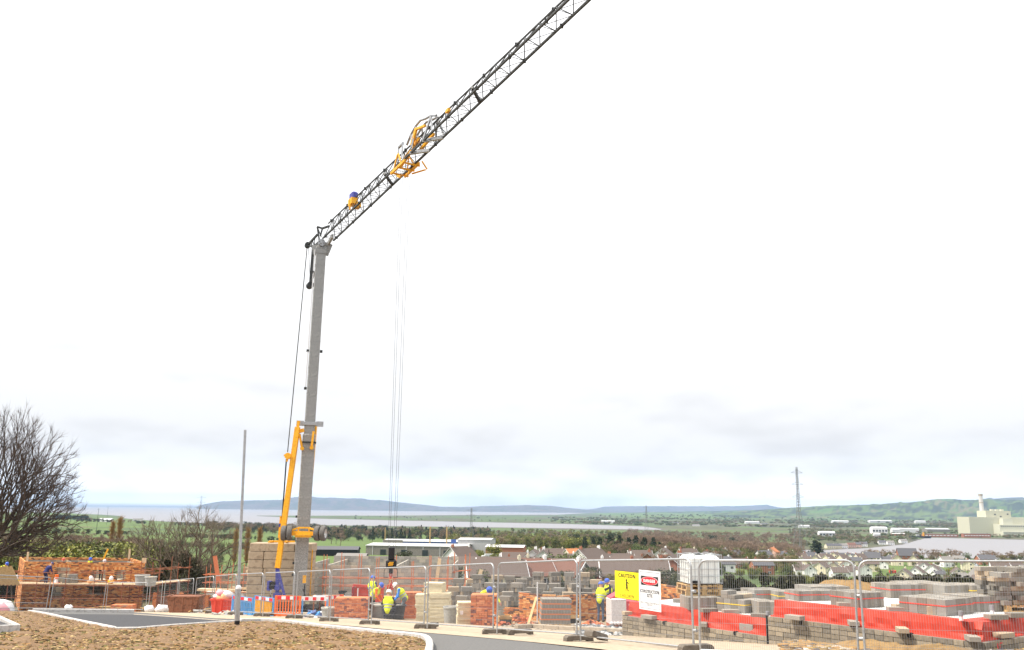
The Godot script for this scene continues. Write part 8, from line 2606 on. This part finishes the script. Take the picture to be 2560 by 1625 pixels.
func pylon(label: String, p: Vector3, h: float, w: float) -> void:
	var t := thing("pylon", label, "pylon", p, 0.35, "electricity pylons")
	var th := h * 0.0026 + 0.06
	var prof := func(y: float) -> float: return lerpf(w, w * 0.22, clampf(y / (h * 0.5), 0, 1)) if y < h * 0.5 else lerpf(w * 0.22, w * 0.1, (y - h * 0.5) / (h * 0.5))
	for sx in [-1, 1]:
		for sz in [-1, 1]:
			var mb := Mb.new()
			var pts := []
			for k in 5: pts.append(Vector3(sx * prof.call(h * k / 4), h * k / 4, sz * prof.call(h * k / 4)))
			for k in 4: mb.beam(pts[k], pts[k + 1], th)
			put("leg", mb, M.pylon_steel, t)
	var br := Mb.new()
	var y := 0.0
	while y < h * 0.97:
		var a: float = prof.call(y)
		var y2 := minf(y + a * 2.4, h)
		var b: float = prof.call(y2)
		for s in [-1, 1]:
			br.beam(Vector3(-a, y, s * a), Vector3(b, y2, s * b), th * 0.45)
			br.beam(Vector3(a, y, s * a), Vector3(-b, y2, s * b), th * 0.45)
			br.beam(Vector3(s * a, y, -a), Vector3(s * b, y2, b), th * 0.45)
		y = y2
	put("bracing", br, M.pylon_steel, t)
	for q in [0.66, 0.80, 0.93]:
		var mb := Mb.new()
		for s in [-1, 1]:
			mb.beam(Vector3(0, h * q, 0), Vector3(s * w * 1.15, h * q + 0.5, 0), th * 0.9)
			mb.beam(Vector3(0, h * (q + 0.035), 0), Vector3(s * w * 1.15, h * q + 0.5, 0), th * 0.7)
		put("crossarm", mb, M.pylon_steel, t)
func power_station() -> void:
	var D := 2600.0
	var g := on(2500, D)
	var t := thing("power_station", "pale yellow power station with a tall grey chimney across the river", "power station", g)
	var X := func(px: float) -> float: return at(px, 1300, D).x - g.x
	var Y := func(py: float) -> float: return at(2480, py, D).y - g.y
	var blk := func(called: String, x0: float, x1: float, y: float, z: float, dz: float, m: Material) -> void:
		bit(called, m, t, Vector3((X.call(x0) + X.call(x1)) / 2, Y.call(y) / 2 - 1, z), Vector3(X.call(x1) - X.call(x0), Y.call(y) + 2, dz))
	blk.call("turbine_hall", 2425, 2660, 1293, -40, 70, M.works_cream)
	blk.call("boiler_house", 2475, 2538, 1277, -45, 50, M.works_cream)
	blk.call("front_annex", 2484, 2660, 1311, 10, 40, M.works_pale)
	blk.call("upper_annex", 2500, 2524, 1296, 0, 30, M.works_pale)
	blk.call("side_annex", 2484, 2560, 1328, 36, 16, M.works_pale)
	for k in 3: bit("roof_plant", M.works_pale, t, Vector3(X.call(2500) + k * 14, Y.call(1277) + 2, -40), Vector3(8, 5, 8))
	for k in 26: bit("window", M.glass_dark, t, Vector3(X.call(2488) + k * 5.6, Y.call(1315), 30.3), Vector3(2.6, 2.2, 0.5))
	for k in 14: bit("window", M.glass_dark, t, Vector3(X.call(2488) + k * 4.0, Y.call(1331), 44.3), Vector3(2.0, 1.8, 0.5))
	for q in [[2498, 1286], [2512, 1291], [2530, 1285]]: bit("louvre", M.glass_dark, t, Vector3(X.call(q[0]), Y.call(q[1]), -19.7), Vector3(4.5, 3, 0.6))
	var mb := Mb.new()
	var h: float = Y.call(1234)
	mb.lathe([Vector2(7.2, 0), Vector2(5.6, h * 0.8), Vector2(5.4, h * 0.96)], 20, Transform3D(Basis.IDENTITY, Vector3(X.call(2484), 0, -60)))
	put("chimney", mb, M.chimney_grey, t)
	mb = Mb.new()
	mb.lathe([Vector2(5.9, h * 0.95), Vector2(6.3, h), Vector2(5.0, h)], 20, Transform3D(Basis.IDENTITY, Vector3(X.call(2484), 0, -60)))
	mb.lathe([Vector2(6.0, h * 0.78), Vector2(6.4, h * 0.79), Vector2(6.0, h * 0.8)], 20, Transform3D(Basis.IDENTITY, Vector3(X.call(2484), 0, -60)))
	put("chimney_crown", mb, M.concrete, t)
	for q in [[2350, 2300, 90, 7, "long low brick works along the river left of the power station"], [2440, 2280, 70, 9, "brick office with white window band before the power station"]]:
		var s := shed("works_building", q[4], "works building", on(q[0] + 0, q[1] + 120), 0.0, Vector3(q[2], q[3], 14), 0.8, M.brick_red, M.tile_brown)
		for k in 9: bit("window", M.white_paint, s, Vector3(-q[2] * 0.42 + k * q[2] * 0.105, q[3] * 0.55, 7.2), Vector3(q[2] * 0.07, 2.0, 0.3))

func _ready() -> void:
	rng.seed = 20240
	setup()
	materials()
	site_materials()
	terrain()
	hills()
	front()
	crane()
	fences()
	signs()
	lamp_column()
	brick_house()
	block_house()
	low_building()
	foundation()
	curved_wall()
	middle()
	people()
	vegetation()
	town()
